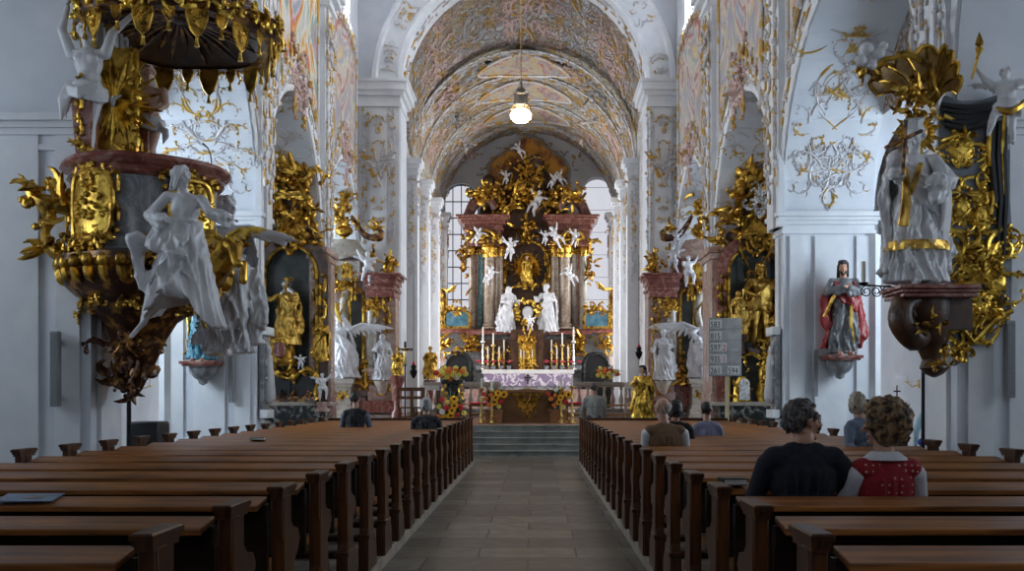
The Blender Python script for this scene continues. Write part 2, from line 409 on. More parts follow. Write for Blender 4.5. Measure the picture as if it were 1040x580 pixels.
def link(name, me, material, parent=None, loc=None, rot=0.0, local=False, bevel=0, label=None):
    """one mesh object; vertices come in place coordinates unless local"""
    if WARP[0]:                    # the nave stands a degree askew to the rows of pews
        for v in me.vertices: v.co.x -= .0225 * (v.co.y - 12.4)
    o = bpy.data.objects.new(name, me); COL.objects.link(o)
    if not me.materials: me.materials.append(_mat(material))
    elif material is not None: me.materials[0] = _mat(material)
    if parent is not None:
        if not local: me.transform(MW[parent.name].inverted())
        o.parent = parent; MW[o.name] = MW[parent.name].copy()
    else:
        if local:
            o.location = loc or (0, 0, 0); o.rotation_euler = (0, 0, rot)
            MW[o.name] = Matrix.Translation(Vector(loc or (0, 0, 0))) @ Matrix.Rotation(rot, 4, 'Z')
        else:
            if loc is None:
                xs = [v.co for v in me.vertices]
                loc = ((min(v.x for v in xs) + max(v.x for v in xs)) / 2, (min(v.y for v in xs) + max(v.y for v in xs)) / 2, min(v.z for v in xs))
            me.transform(Matrix.Translation(-Vector(loc))); o.location = loc
            MW[o.name] = Matrix.Translation(Vector(loc))
    if bevel:
        b = o.modifiers.new('bevel', 'BEVEL'); b.width = bevel; b.segments = 2; b.limit_method = 'ANGLE'
    if label: o['label'] = label
    return o
def build(mb, name, material, parent=None, sharp=38, **k):
    return link(name, mb.mesh(name, sharp), material, parent, **k)
def thing(name, label, cat, loc=(0, 0, 0), rot=0.0, group=None):
    o = bpy.data.objects.new(name, None); COL.objects.link(o); o.empty_display_size = .1
    o.location = loc; o.rotation_euler = (0, 0, rot); o['label'] = label; o['category'] = cat
    if group: o['group'] = group
    MW[o.name] = Matrix.Translation(Vector(loc)) @ Matrix.Rotation(rot, 4, 'Z')
    return o
def tag(o, label, cat, group=None, kind=None):
    o['label'] = label; o['category'] = cat
    if group: o['group'] = group
    if kind: o['kind'] = kind
    return o
def struct(mb, name, material, **k):
    o = build(mb, name, material, **k); o['kind'] = 'structure'; return o
_tn = [0]
def trim(mb, material, **k):
    _tn[0] += 1; return struct(mb, 'trim_%d' % _tn[0], material, **k)
CH = {}
def dup(root, loc, rot=None, label=None, group=None, scale=None):
    kids = [c for c in root.children]
    r = root.copy(); COL.objects.link(r); r.location = loc
    if rot is not None: r.rotation_euler = (0, 0, rot)
    if scale: r.scale = (scale,) * 3 if isinstance(scale, (int, float)) else scale
    if label: r['label'] = label
    if group: r['group'] = group
    for ch in kids:
        c = ch.copy(); COL.objects.link(c); c.parent = r
        for g in ch.children:
            d = g.copy(); COL.objects.link(d); d.parent = c
    return r

# ------------------------------------------------------------------ ornament
def cscroll(mb, mp, u, v, ang, L, r, k0, k1, n=12, seg=5, flat=1.0, leaf=0):
    pts = []; rad = []; a = ang; x, y = u, v; ds = L / n
    for i in range(n + 1):
        t = i / n
        pts.append(mp(x, y, r * .6)); rad.append(r * (.45 + .75 * math.sin(PI * min(1, t * 1.15 + .12)) ** .7) * (1 - .45 * t))
        a += (k0 + (k1 - k0) * t * t) * ds; x += math.cos(a) * ds; y += math.sin(a) * ds
        if leaf and i in leaf_at(n):
            for sgn in (1, -1):
                b = a + sgn * 1.0; l2 = L * .16
                mb.tube([mp(x, y, r * .5), mp(x + math.cos(b) * l2 * .5, y + math.sin(b) * l2 * .5, r * .9), mp(x + math.cos(b - sgn * .5) * l2, y + math.sin(b - sgn * .5) * l2, r * .3)], [r * .6, r * .75, r * .12], 4)
    mb.tube(pts, rad, seg)
    mb.ell(pts[-1], r * 1.05, n=6, m=4)
def leaf_at(n): return (n // 3, 2 * n // 3)
def rocaille(mb, mp, w, h, seed=0, n=7, r=.035, sym=True, dens=1.0, leaf=1):
    """a cartouche of C and S scrolls filling w x h around the centre of mp"""
    rnd = random.Random(seed)
    for i in range(n):
        u = rnd.uniform(0.02, .42) * w; v = (i + rnd.random()) / n * h - h / 2
        a = rnd.uniform(0, 2 * PI); L = rnd.uniform(.35, .7) * min(w, h) * 1.15
        s = rnd.choice((-1, 1)); k0 = s * rnd.uniform(.5, 2.5) / L; k1 = (s if rnd.random() < .65 else -s) * rnd.uniform(6, 11) / L
        rr = r * rnd.uniform(.7, 1.3)
        cscroll(mb, mp, u, v, a, L, rr, k0, k1, leaf=leaf)
        if sym: cscroll(mb, mp, -u, v, PI - a, L, rr, -k0, -k1, leaf=leaf)
        else: cscroll(mb, mp, -rnd.uniform(.02, .42) * w, v, rnd.uniform(0, 2 * PI), L, rr, k0, -k1, leaf=leaf)
def vine(mb, mp, h, w, r=.03, seed=0, step=.5):
    """a climbing chain of S scrolls with leaves along v"""
    rnd = random.Random(seed); v = -h / 2; s = 1
    while v < h / 2 - step * .4:
        L = step * rnd.uniform(1.0, 1.35); 
        cscroll(mb, mp, -s * w * .2, v, PI / 2 - s * .2, L, r * rnd.uniform(.8, 1.2), s * 1.0 / L, -s * rnd.uniform(5, 9) / L, n=9, leaf=1)
        if rnd.random() < .6: mb.ell(mp(s * w * rnd.uniform(.15, .4), v + step * .3, r), (r * 1.5, r * 1.5, r * 2), n=6, m=4)
        v += step * rnd.uniform(.7, 1.0); s = -s
def flatmap(c, du, dv, dw):
    c, du, dv, dw = Vector(c), Vector(du), Vector(dv), Vector(dw)
    return lambda u, v, w: c + du * u + dv * v + dw * w
def camface(x, z, D): return flatmap((x, D, z), (1, 0, 0), (0, 0, 1), (0, -1, 0))
def clump(mb, c, r, n, seed, s=.3, up=0):
    """crowded knobs and leaves, as on carved gilded crests"""
    rnd = random.Random(seed); c = Vector(c)
    for i in range(n):
        d = Vector((rnd.gauss(0, .5) * r[0], rnd.gauss(0, .4) * r[1], rnd.gauss(0, .5) * r[2]))
        q = rnd.uniform(.5, 1.2) * s
        if rnd.random() < .45: mb.ell(c + d, (q * .5, q * .5, q * rnd.uniform(.4, .9)), Euler((rnd.random() * 3, rnd.random() * 3, 0)).to_matrix(), 7, 5)
        else:
            e = Vector((rnd.gauss(0, 1), rnd.gauss(-.2, .7), rnd.gauss(up, 1))).normalized(); f = Vector((rnd.gauss(0, 1), rnd.gauss(0, .6), rnd.gauss(0, 1))).normalized()
            mb.tube([c + d, c + d + e * q, c + d + e * q * 1.7 + f * q * .5, c + d + e * q * 1.8 + f * q * 1.1], [q * .28, q * .36, q * .24, q * .06], 5)
def ray_burst(mb, c, r0, r1, n, seed=0, flat=.3, a0=0, a1=2 * PI):
    rnd = random.Random(seed); c = Vector(c)
    for i in range(n):
        a = a0 + (a1 - a0) * i / n; L = r1 * (1 if i % 2 else .72) * rnd.uniform(.9, 1.08); w = (r1 * PI * (a1 - a0) / 2 / PI / n) * .8
        d = Vector((math.cos(a), 0, math.sin(a))); t = Vector((-math.sin(a), 0, math.cos(a)))
        mb.tube([c + d * r0, c + d * (r0 + L) / 2, c + d * L], [w * .8, w * .9, w * .15], 4, up=(0, -1, 0))
# ------------------------------------------------------------------ camera
cam = bpy.data.cameras.new('camera'); cam.sensor_width = 36; cam.lens = F / 1040 * 36
cam.shift_x = (520 - VX) / 1040; cam.shift_y = (VY - 290) / 1040; cam.clip_end = 200
co = bpy.data.objects.new('camera', cam); COL.objects.link(co); co.location = (0, 0, EYE); co.rotation_euler = (PI / 2, 0, 0)
sc.camera = co

XL, XR = -5.42, 5.12            # nave faces of the piers
TH = 1.8                         # thickness of the arcade walls
PIERS = [(-1.1, -.2), (5.5, 6.4), (11.5, 12.4), (18.9, 19.5), (25.1, 26.0), (31.2, 32.6)]
SPR, RISE = 5.25, 3.35
WT = 15.6                        # top of the nave walls
def arch_z(u, u0, u1, spr=SPR, rise=RISE):
    c, h = (u0 + u1) / 2, (u1 - u0) / 2; t = min(1, abs(u - c) / h)
    return spr + rise * math.sqrt(max(0, 1 - t * t))
def strip_wall(mb, mp, u0, u1, z0, z1, th, ops, nseg=18):
    """wall along u from z0 to z1(u) with openings (ua, ub, sill, spring, rise)"""
    zt = z1 if callable(z1) else (lambda u: z1)
    us = {u0, u1}
    if callable(z1): us |= {u0 + (u1 - u0) * i / 40 for i in range(41)}
    for a, b, *_ in ops:
        us |= {(a + b) / 2 - (b - a) / 2 * math.cos(PI * i / nseg) for i in range(nseg + 1)}
    us = sorted(u for u in us if u0 - 1e-6 <= u <= u1 + 1e-6)
    def solid(ua, ub, za, zb, zc, zd):
        if max(zc - za, zd - zb) < 1e-4: return
        mb.hexa([mp(ua, za, 0), mp(ub, zb, 0), mp(ub, zd, 0), mp(ua, zc, 0)], [mp(ua, za, -th), mp(ub, zb, -th), mp(ub, zd, -th), mp(ua, zc, -th)])
    for ua, ub in zip(us, us[1:]):
        if ub - ua < 1e-5: continue
        m = (ua + ub) / 2; hit = sorted([o for o in ops if o[0] < m < o[1]], key=lambda o: o[2])
        lo = (z0, z0)
        for a, b, sill, spr, rise in hit:
            solid(ua, ub, lo[0], lo[1], sill, sill)
            lo = (arch_z(ua, a, b, spr, rise), arch_z(ub, a, b, spr, rise))
        solid(ua, ub, lo[0], lo[1], zt(ua), zt(ub))
def sidemap(s, X):               # u = distance, v = height, w = out of the wall into the nave
    return lambda u, v, w: Vector((X - s * w, u, v))

# ---- floor
mb = MB(); mb.bb((-9.6, -8, -.2), (9.6, 23.6, 0)); struct(mb, 'floor', 'floor')
mb = MB()
mb.bb((XL, 25.1, 0), (XR, 33.0, .75)); struct(mb, 'floor', 'terracotta')
mb = MB(); mb.bb((-5.0, 33.0, .0), (4.2, 46, .95)); struct(mb, 'floor', 'beige_stone')
mb = MB()
for k in range(5): mb.bb((-3.6, 23.6 + .3 * k, .15 * k), (3.2, 25.1, .15 * (k + 1) - .035)); mb.bb((-3.63, 23.56 + .3 * k, .15 * (k + 1) - .035), (3.23, 25.1, .15 * (k + 1)))
trim(mb, 'step_stone', bevel=.008)
mb = MB(); mb.bb((XL, 23.9, 0), (-3.6, 25.1, .75)); mb.bb((3.2, 23.9, 0), (XR, 25.1, .75)); trim(mb, 'step_stone')
# platforms under the two blocks of pews
for a, b in ((-4.75, -1.345), (.985, 4.4)):
    mb = MB(); mb.bb((a, 2.2, 0), (b, 20.95, .12)); trim(mb, 'beige_stone', bevel=.01)

# ---- nave arcades and the walls above them
WARP[0] = True
for s, X in ((-1, XL), (1, XR)):
    mp = sidemap(s, X); mb = MB()
    ops = []
    for (a0, a1), (b0, b1) in zip(PIERS, PIERS[1:]):
        ops.append((a1, b0, 0, SPR, RISE))
        c = (a1 + b0) / 2; ops.append((c - 1.1, c + 1.1, 12.9, 14.1, 1.0))
    ops.append((-8.0, -1.1, 0, SPR, RISE))
    strip_wall(mb, mp, -8, 32.6, 0, WT, TH, ops)
    struct(mb, 'wall_left' if s < 0 else 'wall_right', 'plaster')
    # mouldings at the springing, lesenes and base of each pier
    for i, (a, b) in enumerate(PIERS[:-1]):
        mb = MB(); dz = (-.2, -.2, -.2, .05, .05)[i]
        for z0, z1, pr in ((4.72, 4.79, .04), (4.79, 4.9, .02), (4.9, 4.98, .07), (4.98, 5.05, .11), (5.05, 5.14, .17)):
            xi, xo = X - s * pr, X + s * (TH + pr)
            mb.bb((min(xi, xo), a - pr, z0 + dz), (max(xi, xo), b + pr, z1 + dz))
        mb.bb((min(X - s * .05, X + s * (TH + .05)), a - .05, 0), (max(X - s * .05, X + s * (TH + .05)), b + .05, .7))
        # raised fields on the faces toward the nave and the west
        for xa, xb in ((.12, .42), (.62, 1.25), (1.45, 1.70)):
            x0, x1 = X + s * xa, X + s * xb
            mb.bb((min(x0, x1), a - .045, .7), (max(x0, x1), a, 4.72))
        mb.bb((min(X, X - s * .05), a + .18, .7), (max(X, X - s * .05), b - .18, 4.72))
        if i >= 3: mb.box((X + s * (TH - .01), a + .03, 2.4), (.24, .24, 4.7), PI / 4)
        trim(mb, 'plaster_trim')
    # pilasters that climb the wall above each pier, with capitals
    for i, (a, b) in enumerate(PIERS[1:-1]):
        c = (a + b) / 2; mb = MB()
        mb.bb((min(X, X - s * .13), c - .42, 4.9), (max(X, X - s * .13), c + .42, 12.0))
        mb.bb((min(X, X - s * .19), c - .22, 4.9), (max(X, X - s * .19), c + .22, 12.0))
        for z0, z1, pr in ((11.9, 12.0, .28), (12.0, 12.2, .22), (12.2, 12.35, .38), (12.35, 12.5, .48)):
            mb.bb((min(X, X - s * pr), c - .25 - pr, z0), (max(X, X - s * pr), c + .25 + pr, z1))
        trim(mb, 'plaster_trim')
        if i == 0: continue
        mb = MB(); m2 = flatmap((X - s * .20, c, 8.6), (0, 1, 0), (0, 0, 1), (-s, 0, 0))
        vine(mb, m2, 6.4, .4, .026, 10 * i + s, .34); rocaille(mb, flatmap((X - s * .25, c, 10.9), (0, 1, 0), (0, 0, 1), (-s, 0, 0)), .9, 1.6, i + 5, 6, .04)
        trim(mb, 'stucco_gilt')
        mb = MB()
        for dc in (-.34, .34): vine(mb, flatmap((X - s * .17, c + dc, 8.7), (0, 1, 0), (0, 0, 1), (-s, 0, 0)), 6.0, .3, .03, 77 + 10 * i + s, .4)
        trim(mb, 'stucco_gilt')
    # arches: raised archivolt, gilt scrolls on it and on the soffit
    for i, ((a0, a1), (b0, b1)) in enumerate(zip(PIERS, PIERS[1:])):
        if i < 1: continue
        u0, u1 = a1, b0; cu, h = (u0 + u1) / 2, (u1 - u0) / 2
        mb = MB(); path = []
        for k in range(29):
            t = PI * k / 28; pu, pz = cu - (h + .02) * math.cos(t), SPR + (RISE + .02) * math.sin(t)
            n = Vector((0, -math.cos(t) * RISE, math.sin(t) * h)).normalized()
            path.append((Vector((X, pu, pz)), n, Vector((-s, 0, 0))))
        mb.sweep([(0, 0), (.0, .05), (.09, .08), (.16, .05), (.34, .05), (.40, .09), (.48, .05), (.48, 0)], path)
        trim(mb, 'plaster_trim')
        if i == 1: continue
        def sof(u, v, w, cu=cu, h=h):   # u across the thickness, v = angle along the arch
            n = Vector((0, math.cos(v) * RISE, -math.sin(v) * h)).normalized()
            return Vector((X + s * (TH / 2 + u), cu - h * math.cos(v), SPR + RISE * math.sin(v))) + n * w
        mb = MB()
        for q, vc in enumerate((2.75, 2.25, 1.57, .7)):
            rr = flatmap((0, 0, 0), (1, 0, 0), (0, 0, 1), (0, 1, 0))
            def loc(u, v, w, vc=vc): return sof(u, vc + v / 3.2, w)
            rocaille(mb, loc, 1.35, 1.25, 31 * i + 7 * q + s, 13, .022)
        trim(mb, 'stucco_gilt')
        mb = MB(); mq = flatmap((X - s * .07, cu, SPR + RISE + .25), (0, 1, 0), (0, 0, 1), (-s, 0, 0))
        rocaille(mb, mq, 1.5, 1.1, i * 3 + 2, 9, .05); clump(mb, mq(0, 0, .05), (.12, .5, .5), 16, i + 3, .16)
        trim(mb, 'stucco_pink')
        mb = MB()
        for sg in (-1, 1):
            for q in range(6):
                t = PI / 2 + sg * (.28 + q * .22)
                c = Vector((X - s * .06, cu - (h + .28) * math.cos(t), SPR + (RISE + .28) * math.sin(t)))
                tt = Vector((0, (h) * math.sin(t), RISE * math.cos(t))).normalized(); nn = Vector((0, -math.cos(t), math.sin(t)))
                vine(mb, flatmap(c, nn, tt, (-s, 0, 0)), .8, .4, .026, i * 10 + q + s, .4)
        trim(mb, 'stucco_gilt')
    # frescoes over the arches of the two eastern bays
    for i, (u0, u1, mt, lab) in enumerate(((20.0, 24.9, 'fresco_warm', 'tall colourful fresco over the nearer arch'), (26.3, 30.9, 'fresco_pale', 'tall fresco over the farther arch beside the chancel'), (13.5, 18.7, 'fresco_pale', ''))):
        mb = MB(); n = 22; lo = []; hi = []
        for k in range(n + 1):
            u = u0 + .35 + (u1 - u0 - .7) * k / n
            zb = max(8.0 if False else 0, arch_z(u, u0 - .1, u1 + .1) + .85)
            lo.append((u, zb)); hi.append((u, 12.55 + .3 * math.sin(PI * k / n)))
        for k in range(n):
            q = [lo[k], lo[k + 1], hi[k + 1], hi[k]]
            mb.hexa([mp(u, v, .05) for u, v in q], [mp(u, v, .015) for u, v in q])
        if lab:
            side = 'left' if s < 0 else 'right'
            o = build(mb, 'fresco', mt if s < 0 else 'fresco_pale'); tag(o, '%s on the %s nave wall' % (lab, side), 'fresco')
        else: trim(mb, mt)
        mb = MB(); pts = [mp(u, v, .07) for u, v in lo] + [mp(u, v, .07) for u, v in reversed(hi)] + [mp(*lo[0], .07)]
        mb.tube(pts, .045, 6)
        for k in range(0, len(pts) - 1, 2):
            c = pts[k]; vine(mb, flatmap(c, (0, 1, 0), (0, 0, 1), (-s, 0, 0)), .5, .25, .03, k + i * 50, .3)
        trim(mb, 'stucco_gilt')
    # conches and scrollwork on the west faces of the piers above the moulding
    for i, (a, b) in enumerate(PIERS[3:5]):
        mb = MB()
        rocaille(mb, flatmap((X + s * .9, a - .01, 6.15), (1, 0, 0), (0, 0, 1), (0, -1, 0)), 1.1, 1.2, 3 + i, 12, .018)
        # hangs on the haunch of the arch, which leans over the pier
        for k in range(len(mb.v)):
            v = mb.v[k]; t = (v.z - SPR) / RISE
            if 0 < t < 1: v.y -= h * 0 + 2.8 * (1 - math.sqrt(1 - t * t))
        trim(mb, 'stucco_gilt')

# ---- aisles
for s, X in ((-1, XL), (1, XR)):
    xo = s * 9.5; mb = MB()
    ops = [(8.2, 10.4, 2.6, 6.2, 1.0), (15.0, 17.2, 2.6, 6.2, 1.0), (27.7, 29.7, 2.6, 6.2, 1.0), (1.6, 3.8, 2.6, 6.2, 1.0)]
    strip_wall(mb, sidemap(s, xo), -8, 32.6, 0, 9.2, .6, ops)
    struct(mb, 'wall_left' if s < 0 else 'wall_right', 'plaster')
    xi = X + s * TH; w = abs(xo - xi); mb = MB(); n = 14
    rings = []
    for D in (-8, 32.6):
        rings.append([Vector((xi + s * w * (1 - math.cos(PI * k / n)) / 2, D, 7.0 + 2.0 * math.sin(PI * k / n))) for k in range(n + 1)] +
                     [Vector((xo + s * .4, D, 9.3)), Vector((xi - s * .3, D, 9.3))])
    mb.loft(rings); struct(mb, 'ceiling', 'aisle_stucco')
    for i, (a, b) in enumerate(PIERS[1:]):
        mb = MB(); m2 = lambda u, v, w_: Vector((u, a - w_, v))
        x0, x1 = sorted((xi, xo)); strip_wall(mb, m2, x0, x1, 5.25 if i < 4 else 0, 8.9, b - a, [(x0 + .02, x1 - .02, 0, 5.2, 2.2)] if i < 4 else [])
        trim(mb, 'plaster')
        mb = MB(); rocaille(mb, camface((xi + xo) / 2, 8.1, a - .01), 2.0, .9, i, 8, .04); trim(mb, 'stucco_grey')
    # stucco cartouche on the aisle wall, seen through the arch
    for D in (22.3, 24.6):
        mb = MB(); m3 = flatmap((xo - s * .01, D, 6.2), (0, 1, 0), (0, 0, 1), (-s, 0, 0))
        rocaille(mb, m3, 1.3, 2.4, int(D), 14, .03); trim(mb, 'stucco_grey')

# ---- nave vault, shallow barrel over the walls
mb = MB(); n = 24; rings = []
for D in (-8, 31.2):
    arc = [(XL - TH + (XR - XL + 2 * TH) * k / n) for k in range(n + 1)]
    rings.append([Vector((x, D, WT - .02 + 3.2 * math.sin(PI * k / n) ** .8)) for k, x in enumerate(arc)] + [Vector((XR + TH, D, 19.2)), Vector((XL - TH, D, 19.2))])
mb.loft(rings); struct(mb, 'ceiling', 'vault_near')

WARP[0] = False
# ---- chancel arch wall
CL, CR = -4.42, 3.72; CC = (CL + CR) / 2; CH_ = (CR - CL) / 2
mb = MB(); m2 = lambda u, v, w: Vector((u, 31.2 - w, v))
strip_wall(mb, m2, -5.86, 4.72, 0, lambda u: 19, 1.4, [(CL, CR, 0, 11.75, CH_)], 36); struct(mb, 'wall_front', 'plaster')
mb = MB(); path = []
for k in range(41):
    t = PI * k / 40; n_ = Vector((-math.cos(t), 0, math.sin(t)))
    path.append((Vector((CC - CH_ * math.cos(t), 31.2, 11.75 + CH_ * math.sin(t))), n_, Vector((0, -1, 0))))
mb.sweep([(-.05, 0), (-.05, .06), (.08, .1), (.14, .05), (.75, .05), (.82, .12), (.95, .12), (1.0, 0)], path); trim(mb, 'plaster_trim')
mb = MB()
for k in range(9):
    t = PI * (k + .5) / 9; c = Vector((CC - (CH_ + .45) * math.cos(t), 31.12, 11.75 + (CH_ + .45) * math.sin(t)))
    nn = Vector((-math.cos(t), 0, math.sin(t))); tt = Vector((math.sin(t), 0, math.cos(t)))
    rocaille(mb, flatmap(c, nn, tt, (0, -1, 0)), .6, 1.0, k, 4, .028)
    c2 = Vector((CC - (CH_ - .01) * math.cos(t), 31.9, 11.75 + (CH_ - .01) * math.sin(t)))
    vine(mb, flatmap(c2, (0, 1, 0), tt, -nn), 1.3, .7, .04, k, .45)
trim(mb, 'stucco_gilt')
for s, xa, xb in ((-1, -5.84, CL), (1, CR, 4.7)):
    mb = MB(); x0, x1 = sorted((xa, xb)); xm = (x0 + x1) / 2
    mb.bb((x0 + .06, 31.05, 0), (x1 - .02, 31.2, 11.2)); mb.bb((xm - .27, 30.97, 1), (xm + .27, 31.1, 10.9))
    for z0, z1, pr in ((11.0, 11.1, .06), (11.1, 11.35, .02), (11.35, 11.5, .14), (11.5, 11.75, .24), (11.75, 11.85, .3)):
        mb.bb((x0 - pr, 31.0 - pr, z0), (x1 + pr, 32.6 + pr, z1))
    trim(mb, 'plaster_trim')
    mb = MB(); rocaille(mb, camface(xm, 10.45, 30.96), .55, .8, 3, 5, .035); rocaille(mb, camface(xm, 8.9, 30.96), 1.2, 1.1, 4, 9, .045)
    rocaille(mb, camface(xm, 7.6, 30.96), .4, 1.3, 8, 6, .035); vine(mb, camface(xm + s * .45, 8.8, 31.03), 4.6, .3, .03, 2, .4); vine(mb, camface(xm - s * .45, 8.8, 31.03), 4.6, .3, .03, 9, .4)
    trim(mb, 'stucco_gilt')

# ---- chancel
def chx(D, s):
    t = (D - 32.6) / 13.4
    return (-4.66 + .16 * t) if s < 0 else (3.74 + .18 * t)
PIL = [34.3, 37.7, 41.1, 44.4]
for s in (-1, 1):
    mb = MB(); mp = lambda u, v, w: Vector((chx(u, s) - s * w, u, v))
    strip_wall(mb, mp, 32.6, 46, .95, 12.6, .8, [(PIL[i] + .8, PIL[i + 1] - .8, 3.0, 8.6, .9) for i in range(3)])
    struct(mb, 'wall_left' if s < 0 else 'wall_right', 'wall_stucco')
    for D in PIL:
        x = chx(D, s); mb = MB()
        mb.bb((min(x, x - s * .42), D - .26, .95), (max(x, x - s * .42), D + .26, 9.6))
        for z0, z1, pr in ((9.45, 9.55, .05), (9.55, 9.7, .02), (9.7, 9.85, .1), (9.85, 10.05, .17)):
            mb.bb((min(x, x - s * (.42 + pr)), D - .26 - pr, z0), (max(x, x - s * (.42 + pr)), D + .26 + pr, z1))
        trim(mb, 'plaster_trim')
        mb = MB(); vine(mb, camface(x - s * .2, 7.4, D - .27), 3.6, .3, .03, int(D), .4); rocaille(mb, camface(x - s * .2, 9.1, D - .27), .45, .9, 5, 5, .03)
        rocaille(mb, flatmap((x - s * .43, D, 8.6), (0, 1, 0), (0, 0, 1), (-s, 0, 0)), .5, 1.2, 9, 6, .03)
        trim(mb, 'stucco_gilt')
# vault: a flared first bay, then the long barrel with transverse ribs
def vring(D, n=48):
    if D <= 35.0:
        t = (D - 32.6) / 2.4; cx, R, z0 = CC + t * .02 + 0, CH_ + .12 * t, 11.75 - 1.4 * t; rise = R
    else:
        t = (D - 35) / 11; cx = -.46 + .17 * t; R = 4.2; z0 = 10.1; rise = 4.2
        if t < .001: z0 = 10.1
    return cx, R, z0, rise
def varc(D, off=0, n=48):
    cx, R, z0, rise = vring(D)
    return [Vector((cx - (R + off) * math.cos(PI * k / n), D, z0 + (rise + off) * math.sin(PI * k / n))) for k in range(n + 1)]
mb = MB(); n = 48
for Ds, nm in (([32.6, 33.2, 33.8, 34.4, 35.0], 'vault_near'), ([35.0, 37.7, 41.1, 44.4, 46.3], 'vault')):
    mb = MB()
    rings = [varc(D) + [p for p in reversed(varc(D, .35))] for D in Ds]
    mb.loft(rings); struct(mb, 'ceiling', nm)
def vmap(D0, a0):
    """u along the barrel, v around it"""
    def f(u, v, w):
        cx, R, z0, rise = vring(max(35.01, D0 + u)); t = a0 + v / 4.2
        return Vector((cx - (R - w) * math.cos(t), D0 + u, z0 + (R - w) * math.sin(t)))
    return f
for D in [35.05] + PIL[1:]:
    cx, R, z0, rise = vring(max(35.01, D)); mb = MB(); path = []
    for k in range(49):
        t = PI * k / 48; n_ = Vector((math.cos(t), 0, -math.sin(t)))
        path.append((Vector((cx - R * math.cos(t), D, z0 + R * math.sin(t))), n_, Vector((0, 1, 0))))
    mb.sweep([(0, -.16), (.05, -.18), (.07, -.13), (.07, .13), (.05, .18), (0, .16)], path); trim(mb, 'wall_stucco')
    mb = MB()
    for k in range(11):
        t = PI * (k + .5) / 11; f = vmap(D, t)
        vine(mb, lambda u, v, w, f=f: f(u, v, w + .1), .95, .3, .032, k + int(D), .4)
    trim(mb, 'stucco_gilt')
for i, D in enumerate((36.4, 39.4, 42.7, 45.2)):
    for k, t in enumerate((.45, .8, 1.15, PI / 2, PI - 1.15, PI - .8, PI - .45)):
        mb = MB(); f = vmap(D, t); rocaille(mb, f, 1.9, 1.3, i * 7 + k, 17, .028)
        if k in (1, 5): clump(mb, f(0, 0, .1), (.5, .4, .3), 22, k + i, .16)
        trim(mb, ('stucco_gilt', 'stucco_pink', 'stucco_grey')[(i + k) % 3])
for i, t in enumerate((.35, .7, 1.1, PI / 2, PI - 1.1, PI - .7, PI - .35)):
    mb = MB(); D = 33.9
    def f(u, v, w, t=t):
        cx, R, z0, rise = vring(min(34.99, max(32.6, D + u))); a = t + v / 4.1
        return Vector((cx - (R - w) * math.cos(a), D + u, z0 + (R - w) * math.sin(a)))
    rocaille(mb, f, 1.9, 1.5, i + 40, 15, .03); trim(mb, ('stucco_grey', 'stucco_pink')[i % 2])
# framed ceiling paintings along the crown
for i, (D, hw) in enumerate(((36.4, 1.7), (39.4, 1.9), (42.7, 1.9))):
    mb = MB(); f = vmap(D, PI / 2); out = []
    for k in range(40):
        a = 2 * PI * k / 40; rr = 1 + .07 * math.cos(4 * a); out.append((math.cos(a) * 1.1 * rr, math.sin(a) * hw * rr))
    vs = [f(0, 0, .05)] + [f(u * q, v * q, .05) for q in (.5, 1) for u, v in out]; fs = [(0, 1 + j, 1 + (j + 1) % 40) for j in range(40)] + [(1 + j, 41 + j, 41 + (j + 1) % 40, 1 + (j + 1) % 40) for j in range(40)]
    vs += [f(u, v, -.02) for u, v in out]; fs += [(41 + j, 81 + j, 81 + (j + 1) % 40, 41 + (j + 1) % 40) for j in range(40)]
    mb.add(vs, fs); o = build(mb, 'ceiling_fresco', 'fresco_dim')
    tag(o, ('curved framed painting on the chancel vault nearest the nave', 'framed painting in the middle of the chancel vault', 'small framed painting on the chancel vault nearest the altar')[i], 'fresco')
    mb = MB(); mb.tube([f(u, v, .07) for u, v in out] + [f(*out[0], .07)], .06, 6); trim(mb, 'stucco_gilt')
# east wall with two tall round-headed windows
EX0, EX1 = -4.5, 3.92
WN = [(-4.42, -2.75), (2.27, 3.88)]
mb = MB(); m2 = lambda u, v, w: Vector((u, 46 - w, v)); ecx, eR, ez, _ = vring(46)
strip_wall(mb, m2, EX0 - .3, EX1 + .3, 0, lambda u: 14.6, .6, [(WN[0][0], WN[0][1], 5.4, 11.0, .85), (WN[1][0], WN[1][1], 5.4, 11.3, .85)], 24)
struct(mb, 'wall_back', 'plaster')
for i, (a, b) in enumerate(WN):
    zt = 11.85 if i == 0 else 12.15
    mb = MB(); m2 = lambda u, v, w: Vector((u, 46.3 - w, v)); spr = zt - .85
    pts = [(a, 5.4)] + [((a + b) / 2 - (b - a) / 2 * math.cos(PI * k / 20), spr + .85 * math.sin(PI * k / 20)) for k in range(21)] + [(b, 5.4)]
    mb.prism(pts, m2, 0, .02); o = build(mb, 'pane', 'glass')
    fr = MB(); fr.tube([m2(u, v, .02) for u, v in pts] + [m2(a, 5.4, .02)], .05, 6)
    for q in ((1, 2, 3) if i == 0 else ()):
        x = a + (b - a) * q / 4; top = spr + .85 * math.sqrt(1 - ((x - (a + b) / 2) / ((b - a) / 2)) ** 2); fr.bb((x - .022, 46.25, 5.4), (x + .022, 46.31, top))
    z = 6.2
    while z < 12: fr.bb((a, 46.26, z - (.025 if i == 0 else .008)), (b, 46.3, z + (.025 if i == 0 else .008))); z += .8 if i == 0 else 1.1
    root = struct(fr, 'window_%d' % (i + 1), simple('window_lead_%d' % i, (.10, .16, .17) if i == 0 else (.55, .56, .58)))
    o.parent = root; o.location = Vector(o.location) - Vector(root.location)
